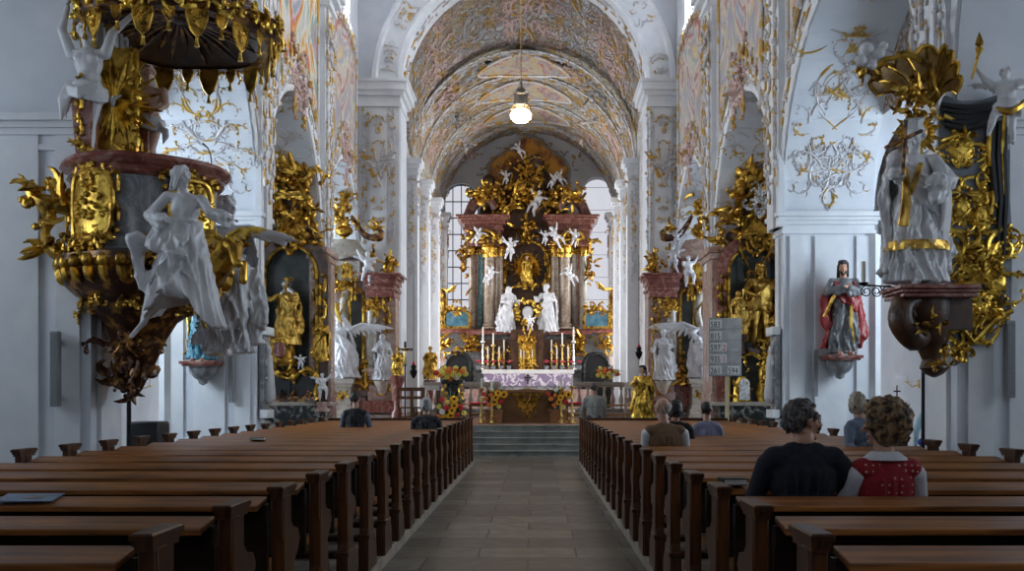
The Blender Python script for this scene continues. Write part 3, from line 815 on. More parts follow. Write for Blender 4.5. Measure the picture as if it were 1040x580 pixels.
# painted glory over the high altar
mb = MB(); out = []
for k in range(48):
    a = 2 * PI * k / 48; rr = 1 + .08 * math.sin(5 * a); out.append((-.28 + math.cos(a) * 1.9 * rr, 11.9 + math.sin(a) * 2.05 * rr))
m2 = lambda u, v, w: Vector((u, 45.9 - w, v)); mb.prism(out, m2, -.085, .0)
tag(build(mb, 'fresco', 'glory'), 'glowing orange painted glory on the wall above the high altar', 'fresco')
mb = MB(); mb.tube([m2(u, v, .02) for u, v in out + out[:1]], .07, 6)
for k in range(0, 48, 2): rocaille(mb, flatmap(m2(*out[k], .02), (1, 0, 0), (0, 0, 1), (0, -1, 0)), .5, .5, k, 2, .035)
trim(mb, 'stucco_grey')

# west end wall far behind the camera
mb = MB(); strip_wall(mb, lambda u, v, w: Vector((u, -8 + w, v)), -9.6, 9.6, 0, 19, .5, [(-1.6, 1.6, 7.5, 12, 1.6)]); struct(mb, 'wall_back', 'plaster')

# ------------------------------------------------------------------ light
w = bpy.data.worlds.new('world'); sc.world = w; w.use_nodes = True
w.node_tree.nodes['Background'].inputs[0].default_value = (.60, .61, .65, 1); w.node_tree.nodes['Background'].inputs[1].default_value = 1.0
def area(loc, dirv, sx, sy, power, col=(.92, .95, 1.0)):
    l = bpy.data.lights.new('daylight', 'AREA'); l.shape = 'RECTANGLE'; l.size = sx; l.size_y = sy; l.energy = power; l.color = col
    o = bpy.data.objects.new('daylight', l); COL.objects.link(o); o.location = loc
    o.rotation_euler = Vector(dirv).to_track_quat('-Z', 'Y').to_euler(); return o
K_CLER, K_AISLE, K_CHAN, K_WEST = 400, 240, 310, 60
for s, X in ((-1, XL), (1, XR)):
    for i, ((a0, a1), (b0, b1)) in enumerate(zip(PIERS, PIERS[1:])):
        area((X + s * (TH + .3), (a1 + b0) / 2, 14.2), (-s, 0, -.35), 2.1, 2.4, K_CLER * (1.6 if s > 0 else .55) * (.10, .16, 1.5, 1.0, .9)[i])
    for D, k in ((2.7, .15), (9.3, .25), (16.1, 1.15), (28.7, 1.3)):
        area((s * 9.9, D, 4.8), (-s, 0, 0), 2.0, 4.2, K_AISLE * k, (.72, .86, 1.0))
    for i in range(3):
        D = (PIL[i] + PIL[i + 1]) / 2; area((chx(D, s) + s * 1.1, D, 6.0), (-s, 0, 0), 1.6, 6.0, K_CHAN)
area((0, -8.8, 10), (0, 1, -.2), 3, 5, K_WEST)
sc.view_settings.view_transform = 'Standard'; sc.view_settings.look = 'None'; sc.view_settings.gamma = 1; sc.view_settings.use_curve_mapping = False
sc.view_settings.exposure = 0.45
sc.cycles.use_denoising = True; sc.cycles.max_bounces = 6; sc.cycles.diffuse_bounces = 4
# ------------------------------------------------------------------ pews
LEDGE, CAPZ = .985, 1.06
def pew(x0, x1, D, side, name='church_pew'):
    """side -1: aisle end is x1, +1: aisle end is x0"""
    t = thing(name, '', 'pew', ((x0 + x1) / 2, D, .12)); xa = x1 if side < 0 else x0; xw = x0 if side < 0 else x1
    z = .12
    mb = MB(); mb.bb((x0 + .05, D - .02, .55), (x1 - .05, D + .02, LEDGE - .03)); mb.bb((x0 + .05, D - .035, .86), (x1 - .05, D + .03, .95)); build(mb, 'backrest', 'pew_shade', t)
    mb = MB(); a, b = x0 + .065, x1 - .065   # sloping ledge on the near side of the back
    mb.hexa([(a, D - .15, LEDGE - .055), (b, D - .15, LEDGE - .055), (b, D + .04, LEDGE - .02), (a, D + .04, LEDGE - .02)],
            [(a, D - .15, LEDGE - .025), (b, D - .15, LEDGE - .025), (b, D + .04, LEDGE + .01), (a, D + .04, LEDGE + .01)])
    build(mb, 'book_ledge', 'pew', t, bevel=.006)
    mb = MB(); mb.bb((x0 + .05, D + .03, .55), (x1 - .05, D + .43, .59)); build(mb, 'seat', 'pew', t)
    mb = MB(); mb.bb((x0 + .05, D - .36, .28), (x1 - .05, D - .22, .32)); build(mb, 'kneeler', 'pew_shade', t)
    for x, sg in ((xa, side), (xw, -side)):
        # profiled end board: post behind, waisted curve for the arm in front
        pf = [(-.15, z), (-.15, .42), (-.11, .50), (-.10, .72), (-.13, .80), (-.13, CAPZ - .06), (.05, CAPZ - .06), (.05, .86), (.10, .82), (.20, .80), (.24, .74), (.20, .68), (.11, .62), (.13, .50), (.22, .40), (.30, .33), (.34, z)]
        xc = x + sg * (-.035); 
        mp = lambda u, v, w, xc=xc: Vector((xc + w, D + u, v))
        mb = MB(); mb.prism(pf, mp, -.03, .03)
        mb.bb((xc - .040 , D - .14, z), (xc + .040, D + .03, .40)); mb.bb((xc - .036, D - .115, .40), (xc + .036, D - .03, CAPZ - .05))
        mb.bb((xc - .05, D - .16, .40), (xc + .05, D + .05, .435))
        e = build(mb, 'end_panel', 'pew_v_shade', t, bevel=.004)
        mb = MB()
        for k, (w_, h0, h1) in enumerate(((.034, -.06, -.04), (.038, -.04, -.02), (.043, -.02, .0))):
            mb.bb((xc - w_, D - .15 - k * .014, CAPZ + h0), (xc + w_, D + .09 + k * .014, CAPZ + h1))
        mb.hexa([(xc - .043, D - .178, CAPZ), (xc + .043, D - .178, CAPZ), (xc + .043, D + .118, CAPZ), (xc - .043, D + .118, CAPZ)],
                [(xc - .036, D - .17, CAPZ + .007), (xc + .036, D - .17, CAPZ + .007), (xc + .036, D + .11, CAPZ + .007), (xc - .036, D + .11, CAPZ + .007)])
        build(mb, 'end_cap', 'pew_v_shade', e)
    return t
ROWS = [3.45 + .845 * k for k in range(21)]
ORD = ['nearest', 'second', 'third', 'fourth', 'fifth', 'sixth', 'seventh', 'eighth', 'ninth', 'tenth', 'eleventh', 'twelfth', 'thirteenth', 'fourteenth', 'fifteenth', 'sixteenth', 'seventeenth', 'eighteenth', 'nineteenth', 'twentieth', 'farthest']
for side, x0, x1 in ((-1, -4.55, -1.40), (1, 1.035, 4.25)):
    nm = 'left' if side < 0 else 'right'
    p0 = pew(x0, x1, ROWS[0], side)
    for k, D in enumerate(ROWS):
        p = p0 if k == 0 else dup(p0, ((x0 + x1) / 2, D, .12))
        p['label'] = 'dark oak pew in the %s block, %s' % (nm, 'nearest to the camera' if k == 0 else ('farthest away, beside the chancel steps' if k == 20 else '%s row counted from the camera' % ORD[k]))
        p['group'] = 'oak pews in the %s block' % nm
# panelled fronts closing each block toward the chancel
for side, x0, x1 in ((-1, -4.55, -1.40), (1, 1.035, 4.25)):
    t = thing('pew_front', 'dark oak panelled front closing the %s block toward the chancel' % ('left' if side < 0 else 'right'), 'pew front', ((x0 + x1) / 2, 20.75, .12))
    mb = MB(); mb.bb((x0, 20.83, .12), (x1, 20.88, 1.0)); mb.bb((x0, 20.8, .95), (x1, 20.93, 1.04)); build(mb, 'panel', 'pew_v_shade', t)
    for i in range(5):
        mb = MB(); a = x0 + (x1 - x0) * (i + .12) / 5; b = x0 + (x1 - x0) * (i + .88) / 5; mb.bb((a, 20.88, .3), (b, 20.905, .85)); build(mb, 'raised_field', 'pew', t)

# ------------------------------------------------------------------ small things on the pews
def book(D, x, z, w, d, h, cover, label, name='prayer_book', rot=.1):
    t = thing(name, label, 'book', (x, D, z), rot)
    mb = MB(); mb.box((0, 0, h / 2), (w * .96, d * .96, h * .7)); build(mb, 'pages', 'linen', t, local=True)
    mb = MB(); mb.box((0, 0, h * .08), (w, d, h * .16)); mb.box((0, 0, h * .92), (w, d, h * .16)); mb.box((-w / 2, 0, h / 2), (h * .16, d, h)); build(mb, 'cover', cover, t, local=True)
def ledge_z(D, row): return LEDGE + .01 + (D - row - .04) * .13 + .002
D = 5.11
t = thing('magazine', 'blue printed magazine lying on the ledge of a left pew', 'magazine', (PX(30, D), D, ledge_z(D, ROWS[2]) + .002), .08)
R = Matrix.Rotation(math.atan(.13), 4, 'X')
mb = MB(); mb.box((0, 0, .004), (.30, .18, .006)); mb.xf(R); build(mb, 'cover', simple('blue_cover', (.06, .12, .22), (.10, .20, .34), 9, .3), t, local=True)
mb = MB(); mb.box((.03, 0, .0082), (.10, .07, .002)); mb.xf(R); build(mb, 'picture', simple('printed_picture', (.30, .30, .32), (.10, .08, .07), 30, .4), t, local=True)
book(5.92, PX(744, 5.92), LEDGE + .0, .15, .12, .045, 'black', 'thick black prayer book on the pew ledge left of the man in the dark jacket')
book(11.83, PX(262, 11.83), LEDGE + .0, .17, .12, .03, 'black', 'small black prayer book on a left pew ledge halfway to the altar')

# ------------------------------------------------------------------ hanging lamp
D = 20.0; c = P(529, 118, D)
t = thing('hanging_lamp', 'lit glass lamp hanging on a long chain from the nave vault', 'lamp', c)
mb = MB(); mb.tube([c + Vector((0, 0, .75)), (c.x, D, 17.5)], .012, 6); build(mb, 'chain', 'brass', t)
mb = MB(); mb.lathe([(.01, .78), (.03, .74), (.05, .66), (.03, .62), (.10, .56), (.16, .50), (.17, .44), (.14, .42), (.16, .24), (.15, .22)], c, 20); build(mb, 'lamp_body', simple('lamp_metal', (.25, .22, .18), rough=.3, metal=.7), t)
for k in range(4):
    a = k * PI / 2 + .4; mb = MB(); mb.tube([c + Vector((.15 * math.cos(a), .15 * math.sin(a), .24)), c + Vector((.23 * math.cos(a), .23 * math.sin(a), .1))], .012, 5); build(mb, 'arm', 'brass', t)
mb = MB(); mb.lathe([(.02, .14), (.16, .12), (.225, .04), (.22, -.04), (.15, -.11), (.02, -.13)], c, 24); build(mb, 'lit_globe', 'lamp_glow', t)
l = bpy.data.lights.new('lamp_bulb', 'POINT'); l.energy = 60; l.color = (1, .8, .5); l.shadow_soft_size = .22
o = bpy.data.objects.new('lamp_bulb', l); COL.objects.link(o); o.location = c + Vector((0, 0, -.36))

# ------------------------------------------------------------------ column loudspeakers
def col_speaker(x, y0, y1, D, w, label):
    a, b = PZ(y1, D), PZ(y0, D); X = PX(x, D); t = thing('column_speaker', label, 'loudspeaker', (X, D, a), group='column loudspeakers on the piers')
    mb = MB(); mb.bb((X - w / 2, D - .10, a), (X + w / 2, D - .02, b)); build(mb, 'housing', 'speaker', t, bevel=.01)
    mb = MB(); mb.bb((X - w / 2 + .012, D - .106, a + .03), (X + w / 2 - .012, D - .10, b - .03)); build(mb, 'grille', simple('speaker_grille', (.18, .19, .20), (.24, .25, .26), 90, .7), t)
    for z in (a + .12, b - .12):
        mb = MB(); mb.bb((X - .02, D - .02, z - .02), (X + .02, D + .03, z + .02)); build(mb, 'bracket', 'iron', t)
col_speaker(59, 337, 413, 11.42, .11, 'grey column loudspeaker on the near left pier, below the pulpit')
col_speaker(1023, 326, 404, 11.42, .11, 'grey column loudspeaker on the near right pier, below the gilt drapery')
col_speaker(236, 361, 409, 18.83, .10, 'small grey column loudspeaker on the second left pier')
col_speaker(827, 355, 403, 18.83, .10, 'small grey column loudspeaker on the second right pier')

# ------------------------------------------------------------------ hymn board
D = 22.4; x0, x1 = PX(719.5, D), PX(753, D); z0, z1 = PZ(382, D), PZ(323, D); xm = (x0 + x1) / 2
t = thing('hymn_board', 'grey hymn number board on a pale gilt post before the right altar', 'hymn board', (xm, D, 0))
mb = MB(); mb.bb((x0, D - .02, z0), (x1, D + .02, z1)); build(mb, 'board', simple('board_grey', (.26, .27, .27), (.40, .41, .41), 3, .5, dist=1), t, bevel=.008)
mb = MB(); mb.bb((PX(739, D) - .045, D + .03, 0), (PX(739, D) + .045, D + .08, z0 + .3)); mb.bb((PX(739, D) - .3, D - .1, 0), (PX(739, D) + .3, D + .2, .05)); build(mb, 'post', simple('pale_gilt_post', (.45, .38, .22), (.55, .48, .30), 4, .45), t)
for k in range(5):
    z = z1 - (k + .92) * (z1 - z0) / 5.05; mb = MB(); mb.bb((x0 + .02, D - .032, z - .012), (x1 - .02, D - .02, z)); build(mb, 'slat', simple('slat_grey%d' % k, (.20, .21, .21)), t)
def text(s, x, z, y, size, material, parent, rotx=PI / 2, ext=.004, name='lettering', sx=1.0):
    cu = bpy.data.curves.new('txt', 'FONT'); cu.body = s; cu.size = size; cu.extrude = ext
    o = bpy.data.objects.new('txt', cu); COL.objects.link(o); dg = bpy.context.evaluated_depsgraph_get(); dg.update()
    me = bpy.data.meshes.new_from_object(o.evaluated_get(dg)); bpy.data.objects.remove(o)
    me.transform(Matrix.Translation(Vector((x, y, z))) @ Matrix.Rotation(rotx, 4, 'X') @ Matrix.Diagonal((sx, 1, 1, 1))); me.materials.clear()
    return link(name, me, material, parent)
dark = simple('numeral_black', (.02, .02, .02)); redn = simple('numeral_red', (.55, .04, .04)); card = simple('numeral_card', (.60, .61, .60))
rows = [('583', '', ''), ('815', '', ''), ('597', '2', ''), ('935', '1', ''), ('261', '', '594')]
for k, (a, b, c_) in enumerate(rows):
    z = z1 - (k + .84) * (z1 - z0) / 5.05; sz = .24
    for s_, xx, m_ in ((a, x0 + .045, dark), (b, x0 + .045 + .29, redn), (c_, x1 - .32, dark)):
        if not s_: continue
        wd = .088 * len(s_)
        mb = MB(); mb.bb((xx - .015, D - .034, z - .02), (xx + wd + .005, D - .026, z + .185)); build(mb, 'number_card', card, t)
        text(s_, xx - .005, z, D - .035, sz * .85, m_, t, name='numerals', sx=.78)

# ------------------------------------------------------------------ balustrade, choir furniture
def balustrade(x0, x1, D, zb, zt, label):
    t = thing('balustrade', label, 'balustrade', ((x0 + x1) / 2, D, zb))
    mb = MB(); mb.bb((x0, D - .13, zt - .12), (x1, D + .13, zt)); mb.bb((x0, D - .1, zt - .17), (x1, D + .1, zt - .12)); build(mb, 'rail', 'cream_marble', t, bevel=.012)
    mb = MB(); mb.bb((x0, D - .13, zb), (x1, D + .13, zb + .12)); build(mb, 'base', 'grey_marble', t)
    h = zt - zb - .29; n = max(3, int((x1 - x0) / .27)); first = None
    for k in range(n):
        x = x0 + (x1 - x0) * (k + .5) / n; mb = MB()
        mb.lathe([(.06, 0), (.06, .04), (.04, .06), (.05, .12), (.085, .25), (.085, .33), (.04, .5), (.033, .62), (.05, .68), (.035, .72), (.05, h - .1), (.06, h - .04), (.06, h)], (x, D, zb + .12), 12)
        build(mb, 'baluster', 'cream_marble' if k % 2 else 'pink_marble', t)
balustrade(PX(430, 32.4), PX(509, 32.4), 32.4, .95, 1.99, 'marble communion balustrade left of the altar steps')
balustrade(PX(584, 32.4), PX(652, 32.4), 32.4, .95, 1.99, 'marble communion balustrade right of the altar steps')
# steps rising to the high altar
mb = MB()
for k in range(5): mb.bb((-3.3 + .1 * k, 37 + .5 * k, .95), (2.8 - .1 * k, 42.5, .95 + .165 * (k + 1)))
trim(mb, 'pink_marble', bevel=.01)

# free-standing altar
D = 27.2; X0, X1 = PX(508, D), PX(563, D); zc = .75
t = thing('altar_table', 'brown free-standing altar with a gilt ornament on its front', 'altar', ((X0 + X1) / 2, D, zc))
mb = MB(); mb.bb((X0, D, zc + .03), (X1, D + .8, zc + .86)); mb.bb((X0 - .05, D - .05, zc), (X1 + .05, D + .85, zc + .1)); build(mb, 'body', simple('altar_brown', (.15, .07, .02), (.26, .14, .05), 2.5, .4), t)
mb = MB(); mb.bb((X0 - .2, D - .12, zc + .86), (X1 + .2, D + .95, zc + .95)); build(mb, 'top_slab', 'light_wood', t, bevel=.01)
mb = MB(); rocaille(mb, camface((X0 + X1) / 2, zc + .45, D - .01), .8, .6, 4, 9, .028); clump(mb, ((X0 + X1) / 2, D - .03, zc + .45), (.22, .03, .2), 14, 3, .07); build(mb, 'gilt_ornament', 'gold_bright', t)
mb = MB(); mb.bb((X0 - .02, D - .02, zc + .80), (X1 + .02, D, zc + .84)); build(mb, 'gilt_border', 'gold', t)
t = thing('missal', 'open missal on the free-standing altar', 'book', (PX(536, D), D + .4, zc + .95)); mb = MB(); mb.box((0, 0, .02), (.4, .28, .04)); build(mb, 'pages', 'linen', t, local=True)
mb = MB(); mb.box((0, 0, .004), (.44, .31, .008)); build(mb, 'cover', 'redpetal', t, local=True)

def candlestick(x, D, z, h, hc, r, mat_, label, foot=True, group=None):
    t = thing('candlestick', label, 'candlestick', (x, D, z), group=group); hb = h - hc; s = hb
    mb = MB(); mb.lathe([(r * 2.2, 0), (r * 2.2, .03 * s), (r * 1.2, .08 * s), (r * .6, .14 * s), (r * 1.1, .2 * s), (r * .5, .28 * s), (r * .9, .42 * s), (r * .45, .55 * s), (r * .8, .66 * s), (r * .4, .76 * s), (r * .5, .9 * s), (r * 1.5, .96 * s), (r * 1.5, s)], (0, 0, 0), 12)
    for k in range(3):
        a = k * 2.094 + .5; mb.tube([(r * math.cos(a), r * math.sin(a), .1 * s), (r * 2.4 * math.cos(a), r * 2.4 * math.sin(a), .07 * s), (r * 3 * math.cos(a), r * 3 * math.sin(a), 0)], [r * .4, r * .45, r * .5], 5)
    build(mb, 'stem', mat_, t, local=True)
    mb = MB(); mb.lathe([(r * .55, 0), (r * .55, hc * .97), (r * .1, hc)], (0, 0, hb), 10); build(mb, 'candle', 'candle', t, local=True)
    return t
for x, y0, D_, lab in ((489, 384, 26.6, 'leftmost'), (499.5, 386, 26.6, 'second from the left'), (570, 384, 26.6, 'second from the right'), (581, 382, 26.6, 'rightmost')):
    z = PZ(y0, D_); candlestick(PX(x, D_), D_, .75, z - .75, .28, .05, 'brass', 'tall brass floor candlestick beside the front altar, %s of four' % lab, group='floor candlesticks at the front altar')

def bench(x0, x1, D, zb, h, label, m_='light_wood', cushion=None):
    t = thing('bench', label, 'bench', ((x0 + x1) / 2, D, zb))
    mb = MB(); mb.bb((x0, D - .18, zb + h - .06), (x1, D + .18, zb + h)); build(mb, 'seat', m_, t, bevel=.008)
    for x in (x0 + .06, x1 - .06):
        for y in (-.13, .13):
            mb = MB(); mb.bb((x - .03, D + y - .03, zb), (x + .03, D + y + .03, zb + h - .06)); build(mb, 'leg', m_, t)
    mb = MB(); mb.bb((x0 + .06, D - .015, zb + .15), (x1 - .06, D + .015, zb + .2)); build(mb, 'stretcher', m_, t)
    if cushion:
        mb = MB(); mb.bb((x0 + .03, D - .16, zb + h), (x1 - .03, D + .16, zb + h + .07)); build(mb, 'cushion', cushion, t, bevel=.03)
bench(PX(611, 29.5), PX(646, 29.5), 29.5, .75, .5, 'plain wooden bench on the right of the choir, behind the standing man')
bench(PX(476, 29.5), PX(503, 29.5), 29.5, .75, .5, 'server bench with a red cushion, left of the front altar', 'brown_wood', 'redpetal')
bench(PX(574, 29.5), PX(596, 29.5), 29.5, .75, .5, 'server bench with a red cushion, right of the front altar', 'brown_wood', 'redpetal')
def chair(x, D, zb, label, s=1, rot=0):
    t = thing('wooden_chair', label, 'chair', (x, D, zb), rot, 'wooden chairs left of the choir')
    mb = MB(); mb.box((0, 0, .45), (.44, .42, .04)); build(mb, 'seat', 'brown_wood', t, local=True, bevel=.01)
    for a in (-.19, .19):
        for b in (-.18, .18):
            mb = MB(); mb.box((a, b, .215), (.04, .04, .43)); build(mb, 'leg', 'brown_wood', t, local=True)
    mb = MB(); mb.box((-.19, .19, .72), (.04, .04, .54)); mb.box((.19, .19, .72), (.04, .04, .54)); mb.box((0, .19, .95), (.42, .03, .1)); mb.box((0, .19, .72), (.36, .02, .08)); mb.box((0, .19, .2), (.36, .02, .04)); build(mb, 'backrest', 'brown_wood', t, local=True)
chair(PX(413, 25.9), 25.9, .75, 'brown wooden chair beside the black standing cross', rot=PI)
chair(PX(427, 25.9), 25.9, .75, 'brown wooden chair nearer the white-draped table', rot=PI - .3)
# black standing crucifix left
D = 26.6; x = PX(411.5, D); zt = PZ(347, D)
t = thing('standing_cross', 'black standing cross on a tall pole by the left altar', 'cross', (x, D, .75))
mb = MB(); mb.lathe([(.16, 0), (.16, .04), (.05, .1), (.03, .2), (.022, .3), (.022, zt - .75 - .1)], (x, D, .75), 10); build(mb, 'pole', 'iron', t)
mb = MB(); mb.bb((x - .03, D - .02, zt - .7), (x + .03, D + .02, zt)); mb.bb((x - .21, D - .02, zt - .25), (x + .21, D + .02, zt - .19)); build(mb, 'cross', 'black', t)
mb = MB(); mb.cap((x, D - .04, zt - .28), (x, D - .05, zt - .42), .035, .03); mb.cap((x, D - .05, zt - .42), (x, D - .04, zt - .62), .03, .015); mb.ell((x, D - .05, zt - .2), .03); mb.cap((x, D - .04, zt - .28), (x - .16, D - .03, zt - .22), .014, .01); mb.cap((x, D - .04, zt - .28), (x + .16, D - .03, zt - .22), .014, .01); build(mb, 'corpus', 'brass', t)
# small white side table
x0, x1 = PX(428, 27.5), PX(447, 27.5)
t = thing('credence_table', 'small white-covered table left of the choir, beneath flowers', 'table', ((x0 + x1) / 2, 27.5, .75))
mb = MB(); mb.bb((x0, 27.2, 1.76), (x1, 27.8, 1.80)); build(mb, 'tabletop', 'brown_wood', t)
mb = MB(); mb.bb((x0 - .02, 27.18, 1.80), (x1 + .02, 27.82, 1.815)); mb.bb((x0 - .02, 27.17, 1.68), (x1 + .02, 27.18, 1.815)); build(mb, 'cloth', 'linen', t)
for a in (x0 + .05, x1 - .05):
    for b in (27.25, 27.75): mb = MB(); mb.bb((a - .03, b - .03, .75), (a + .03, b + .03, 1.76)); build(mb, 'leg', 'brown_wood', t)
x0, x1 = PX(634, 30.5), PX(652, 30.5)
t = thing('credence_table', 'small white-covered table at the right of the balustrade', 'table', ((x0 + x1) / 2, 30.5, .75))
mb = MB(); mb.bb((x0, 30.2, 1.90), (x1, 30.8, 1.94)); build(mb, 'tabletop', 'brown_wood', t)
mb = MB(); mb.bb((x0 - .02, 30.18, 1.94), (x1 + .02, 30.82, 1.955)); mb.bb((x0 - .02, 30.17, 1.75), (x1 + .02, 30.18, 1.955)); build(mb, 'cloth', 'linen', t)
for a in (x0 + .05, x1 - .05): mb = MB(); mb.bb((a - .04, 30.4, .75), (a + .04, 30.6, 1.90)); build(mb, 'leg', 'cream_marble', t)

# ------------------------------------------------------------------ flowers
def flower_head(kind, c, r, parent, rnd):
    d = Vector((rnd.uniform(-.6, .6), -1, rnd.uniform(-.3, .7))).normalized(); R3 = d.to_track_quat('Z', 'Y').to_matrix()
    mb = MB()
    if kind == 'sun':
        for k in range(13):
            a = 2 * PI * k / 13; p = [Vector((math.cos(a) * q, math.sin(a) * q, z)) * r for q, z in ((.35, .05), (.75, .12), (1.05, .0))]
            mb.tube([c + R3 @ v for v in p], [r * .14, r * .19, r * .03], 4)
        o = build(mb, 'sunflower', 'sunyellow', parent)
        mb = MB(); mb.ell(c, (r * .45, r * .45, r * .22), R3, 10, 6); build(mb, 'seed_head', 'seed', o)
    else:
        for k in range(8):
            a = 2 * PI * k / 8; v = Vector((math.cos(a), math.sin(a), .3)) * r * .55
            mb.ell(c + R3 @ v, (r * .42, r * .42, r * .25), R3, 6, 4)
        mb.ell(c + d * r * .3, r * .45, None, 7, 5)
        build(mb, {'yellow': 'yellow_rose', 'orange': 'orange_gerbera', 'redpetal': 'red_gerbera', 'whitepetal': 'white_daisy', 'pinkred': 'crimson_flower'}[kind], kind, parent)
def bouquet(c, rx, rz, heads, label, seed, vase='bowl', nleaf=60, base=None):
    """c = middle of the bunch; base = height of the vase foot"""
    rnd = random.Random(seed); c = Vector(c); base = c.z - rz - .25 if base is None else base
    t = thing('flower_arrangement', label, 'flowers', (c.x, c.y, base))
    mb = MB(); hv = c.z - rz * .3 - base; mb.lathe([(.10, 0), (.11, .02), (.06, .3 * hv), (.13, .8 * hv), (.16, hv), (.14, hv)], (c.x, c.y, base), 14); build(mb, 'vase', 'grey_marble', t)
    mb = MB()
    for i in range(nleaf):
        d = Vector((rnd.gauss(0, 1), rnd.gauss(0, .8), rnd.gauss(.1, .8))).normalized(); e = c + Vector((d.x * rx * rnd.uniform(.9, 1.5), d.y * rx * .9, d.z * rz * rnd.uniform(.9, 1.6)))
        m_ = c * .35 + e * .65 + Vector((0, 0, .03)); mb.tube([c + Vector((0, 0, -rz * .5)), m_, e], [.01, rx * .09, .006], 4, flat=.4)
    build(mb, 'foliage', 'leaf', t)
    for k, kind in enumerate(heads):
        a = 2.4 * k; q = math.sqrt((k + .4) / len(heads)) * .95
        p = c + Vector((math.cos(a) * rx * q, -rx * .65 * math.sqrt(max(0, 1 - q * q)) - .08, math.sin(a) * rz * q))
        flower_head(kind, p, (rx * .30 if kind == 'sun' else rx * .2) * rnd.uniform(.85, 1.15), t, rnd)
    return t
# ------------------------------------------------------------------ figures
def V3(*a): return Vector(a)
def hand_mb(mb, wrist, d, palm_n, s, curl=.5):
    """palm with five fingers; d = direction of the fingers, palm_n = out of the palm, s = hand length"""
    d = Vector(d).normalized(); n = Vector(palm_n); n = (n - d * n.dot(d)).normalized(); w = d.cross(n); wrist = Vector(wrist)
    R = Matrix((w, d, n)).transposed()
    mb.ell(wrist + d * s * .27, (s * .21, s * .30, s * .11), R, 10, 7)
    for k, (off, L) in enumerate(((-.155, .36), (-.052, .43), (.052, .41), (.15, .32))):
        b = wrist + d * s * .48 + w * off * s; a = 0; p = b; r = s * .052
        for q in range(3):
            a += curl * .55; e = p + (d * math.cos(a) + n * math.sin(a)) * (L * s / 3 * (1.15 - .15 * q)) + w * off * .12 * s
            mb.cap(p, e, r, r * .88, 7); p = e; r *= .88
    tb = wrist + d * s * .14 - w * s * .14; t1 = tb + (-w * .75 + d * .6 + n * .25).normalized() * s * .22; t2 = t1 + (d * .9 - w * .25 + n * .35 * curl).normalized() * s * .2
    mb.cap(tb, t1, s * .075, s * .06, 7); mb.cap(t1, t2, s * .06, s * .05, 7)
def head_mb(mb, c, h, fw, up=(0, 0, 1), beard=False):
    """head of height h, centred c, looking along fw; face modelled in relief"""
    c = Vector(c); fw = Vector(fw).normalized(); up = Vector(up); up = (up - fw * up.dot(fw)).normalized(); rt = fw.cross(up)
    R = Matrix((rt, fw, up)).transposed()
    L = lambda x, y, z: c + R @ V3(x * h, y * h, z * h)
    E = lambda x, y, z, a, b, d: mb.ell(L(x, y, z), (a * h, b * h, d * h), R, 12, 8)
    E(0, -.06, .10, .335, .40, .385); E(0, .05, -.10, .27, .30, .34); E(0, .12, -.33, .15, .17, .12)
    E(0, .30, -.40, .07, .07, .06)                                            # chin
    mb.cap(L(0, .36, .06), L(0, .475, -.10), .03 * h, .055 * h, 6); E(-.045, .42, -.12, .04, .05, .035); E(.045, .42, -.12, .04, .05, .035)
    E(0, .335, .12, .24, .07, .045)                                           # brow
    for s in (-1, 1):
        E(.12 * s, .30, .03, .055, .055, .035); E(.17 * s, .20, -.10, .09, .12, .09)
        E(.335 * s, -.02, -.03, .035, .075, .11); E(.36 * s, -.04, .0, .02, .05, .07)
    E(0, .345, -.225, .10, .05, .022); E(0, .335, -.26, .085, .05, .022)
    return R, L
def fold_robe(mb, c0, c1, z0, z1, r0, r1, k=9, amp=.16, seed=0, sx=1.15, sy=.85, n=56, m=18, trail=(0, 0)):
    """skirt from waist (c0,z0) to hem (c1,z1)"""
    rnd = random.Random(seed); ph = [rnd.uniform(0, 6.28) for _ in range(4)]; rings = []
    for i in range(m + 1):
        t = i / m; z = z0 + (z1 - z0) * t; r = r0 + (r1 - r0) * t ** .85; ring = []
        cx = c0[0] + (c1[0] - c0[0]) * t + trail[0] * t * t; cy = c0[1] + (c1[1] - c0[1]) * t + trail[1] * t * t
        for j in range(n):
            a = 2 * PI * j / n
            f = (abs(math.sin(k * a / 2 + ph[0] + .8 * t)) ** .8 - .5) * 1.2 + .5 * math.sin((k * 1.6 // 1) * a + ph[1] - t * 1.6) + .25 * math.sin(3 * a + ph[2])
            rr = r * (1 + amp * f * (.25 + .75 * t))
            ring.append(V3(cx + math.cos(a) * rr * sx, cy + math.sin(a) * rr * sy, z))
        rings.append(ring)
    mb.loft(rings)
def fold_line(mb, pts, r, n=5):
    mb.tube(pts, [r * .5] + [r] * (len(pts) - 2) + [r * .35], n)
DEF = dict(lean=(0, 0), sway=.02, headt=(0, 0), fw=(0, -1, -.15), la=((-.19, -.03, .66), (-.14, -.14, .58)), ra=((.19, -.03, .66), (.14, -.14, .58)), hem=.17, folds=9, beard=False, hair='short', cloak=1, robe=True, seed=1, legs=None, sleeve=.045, chub=1.0)
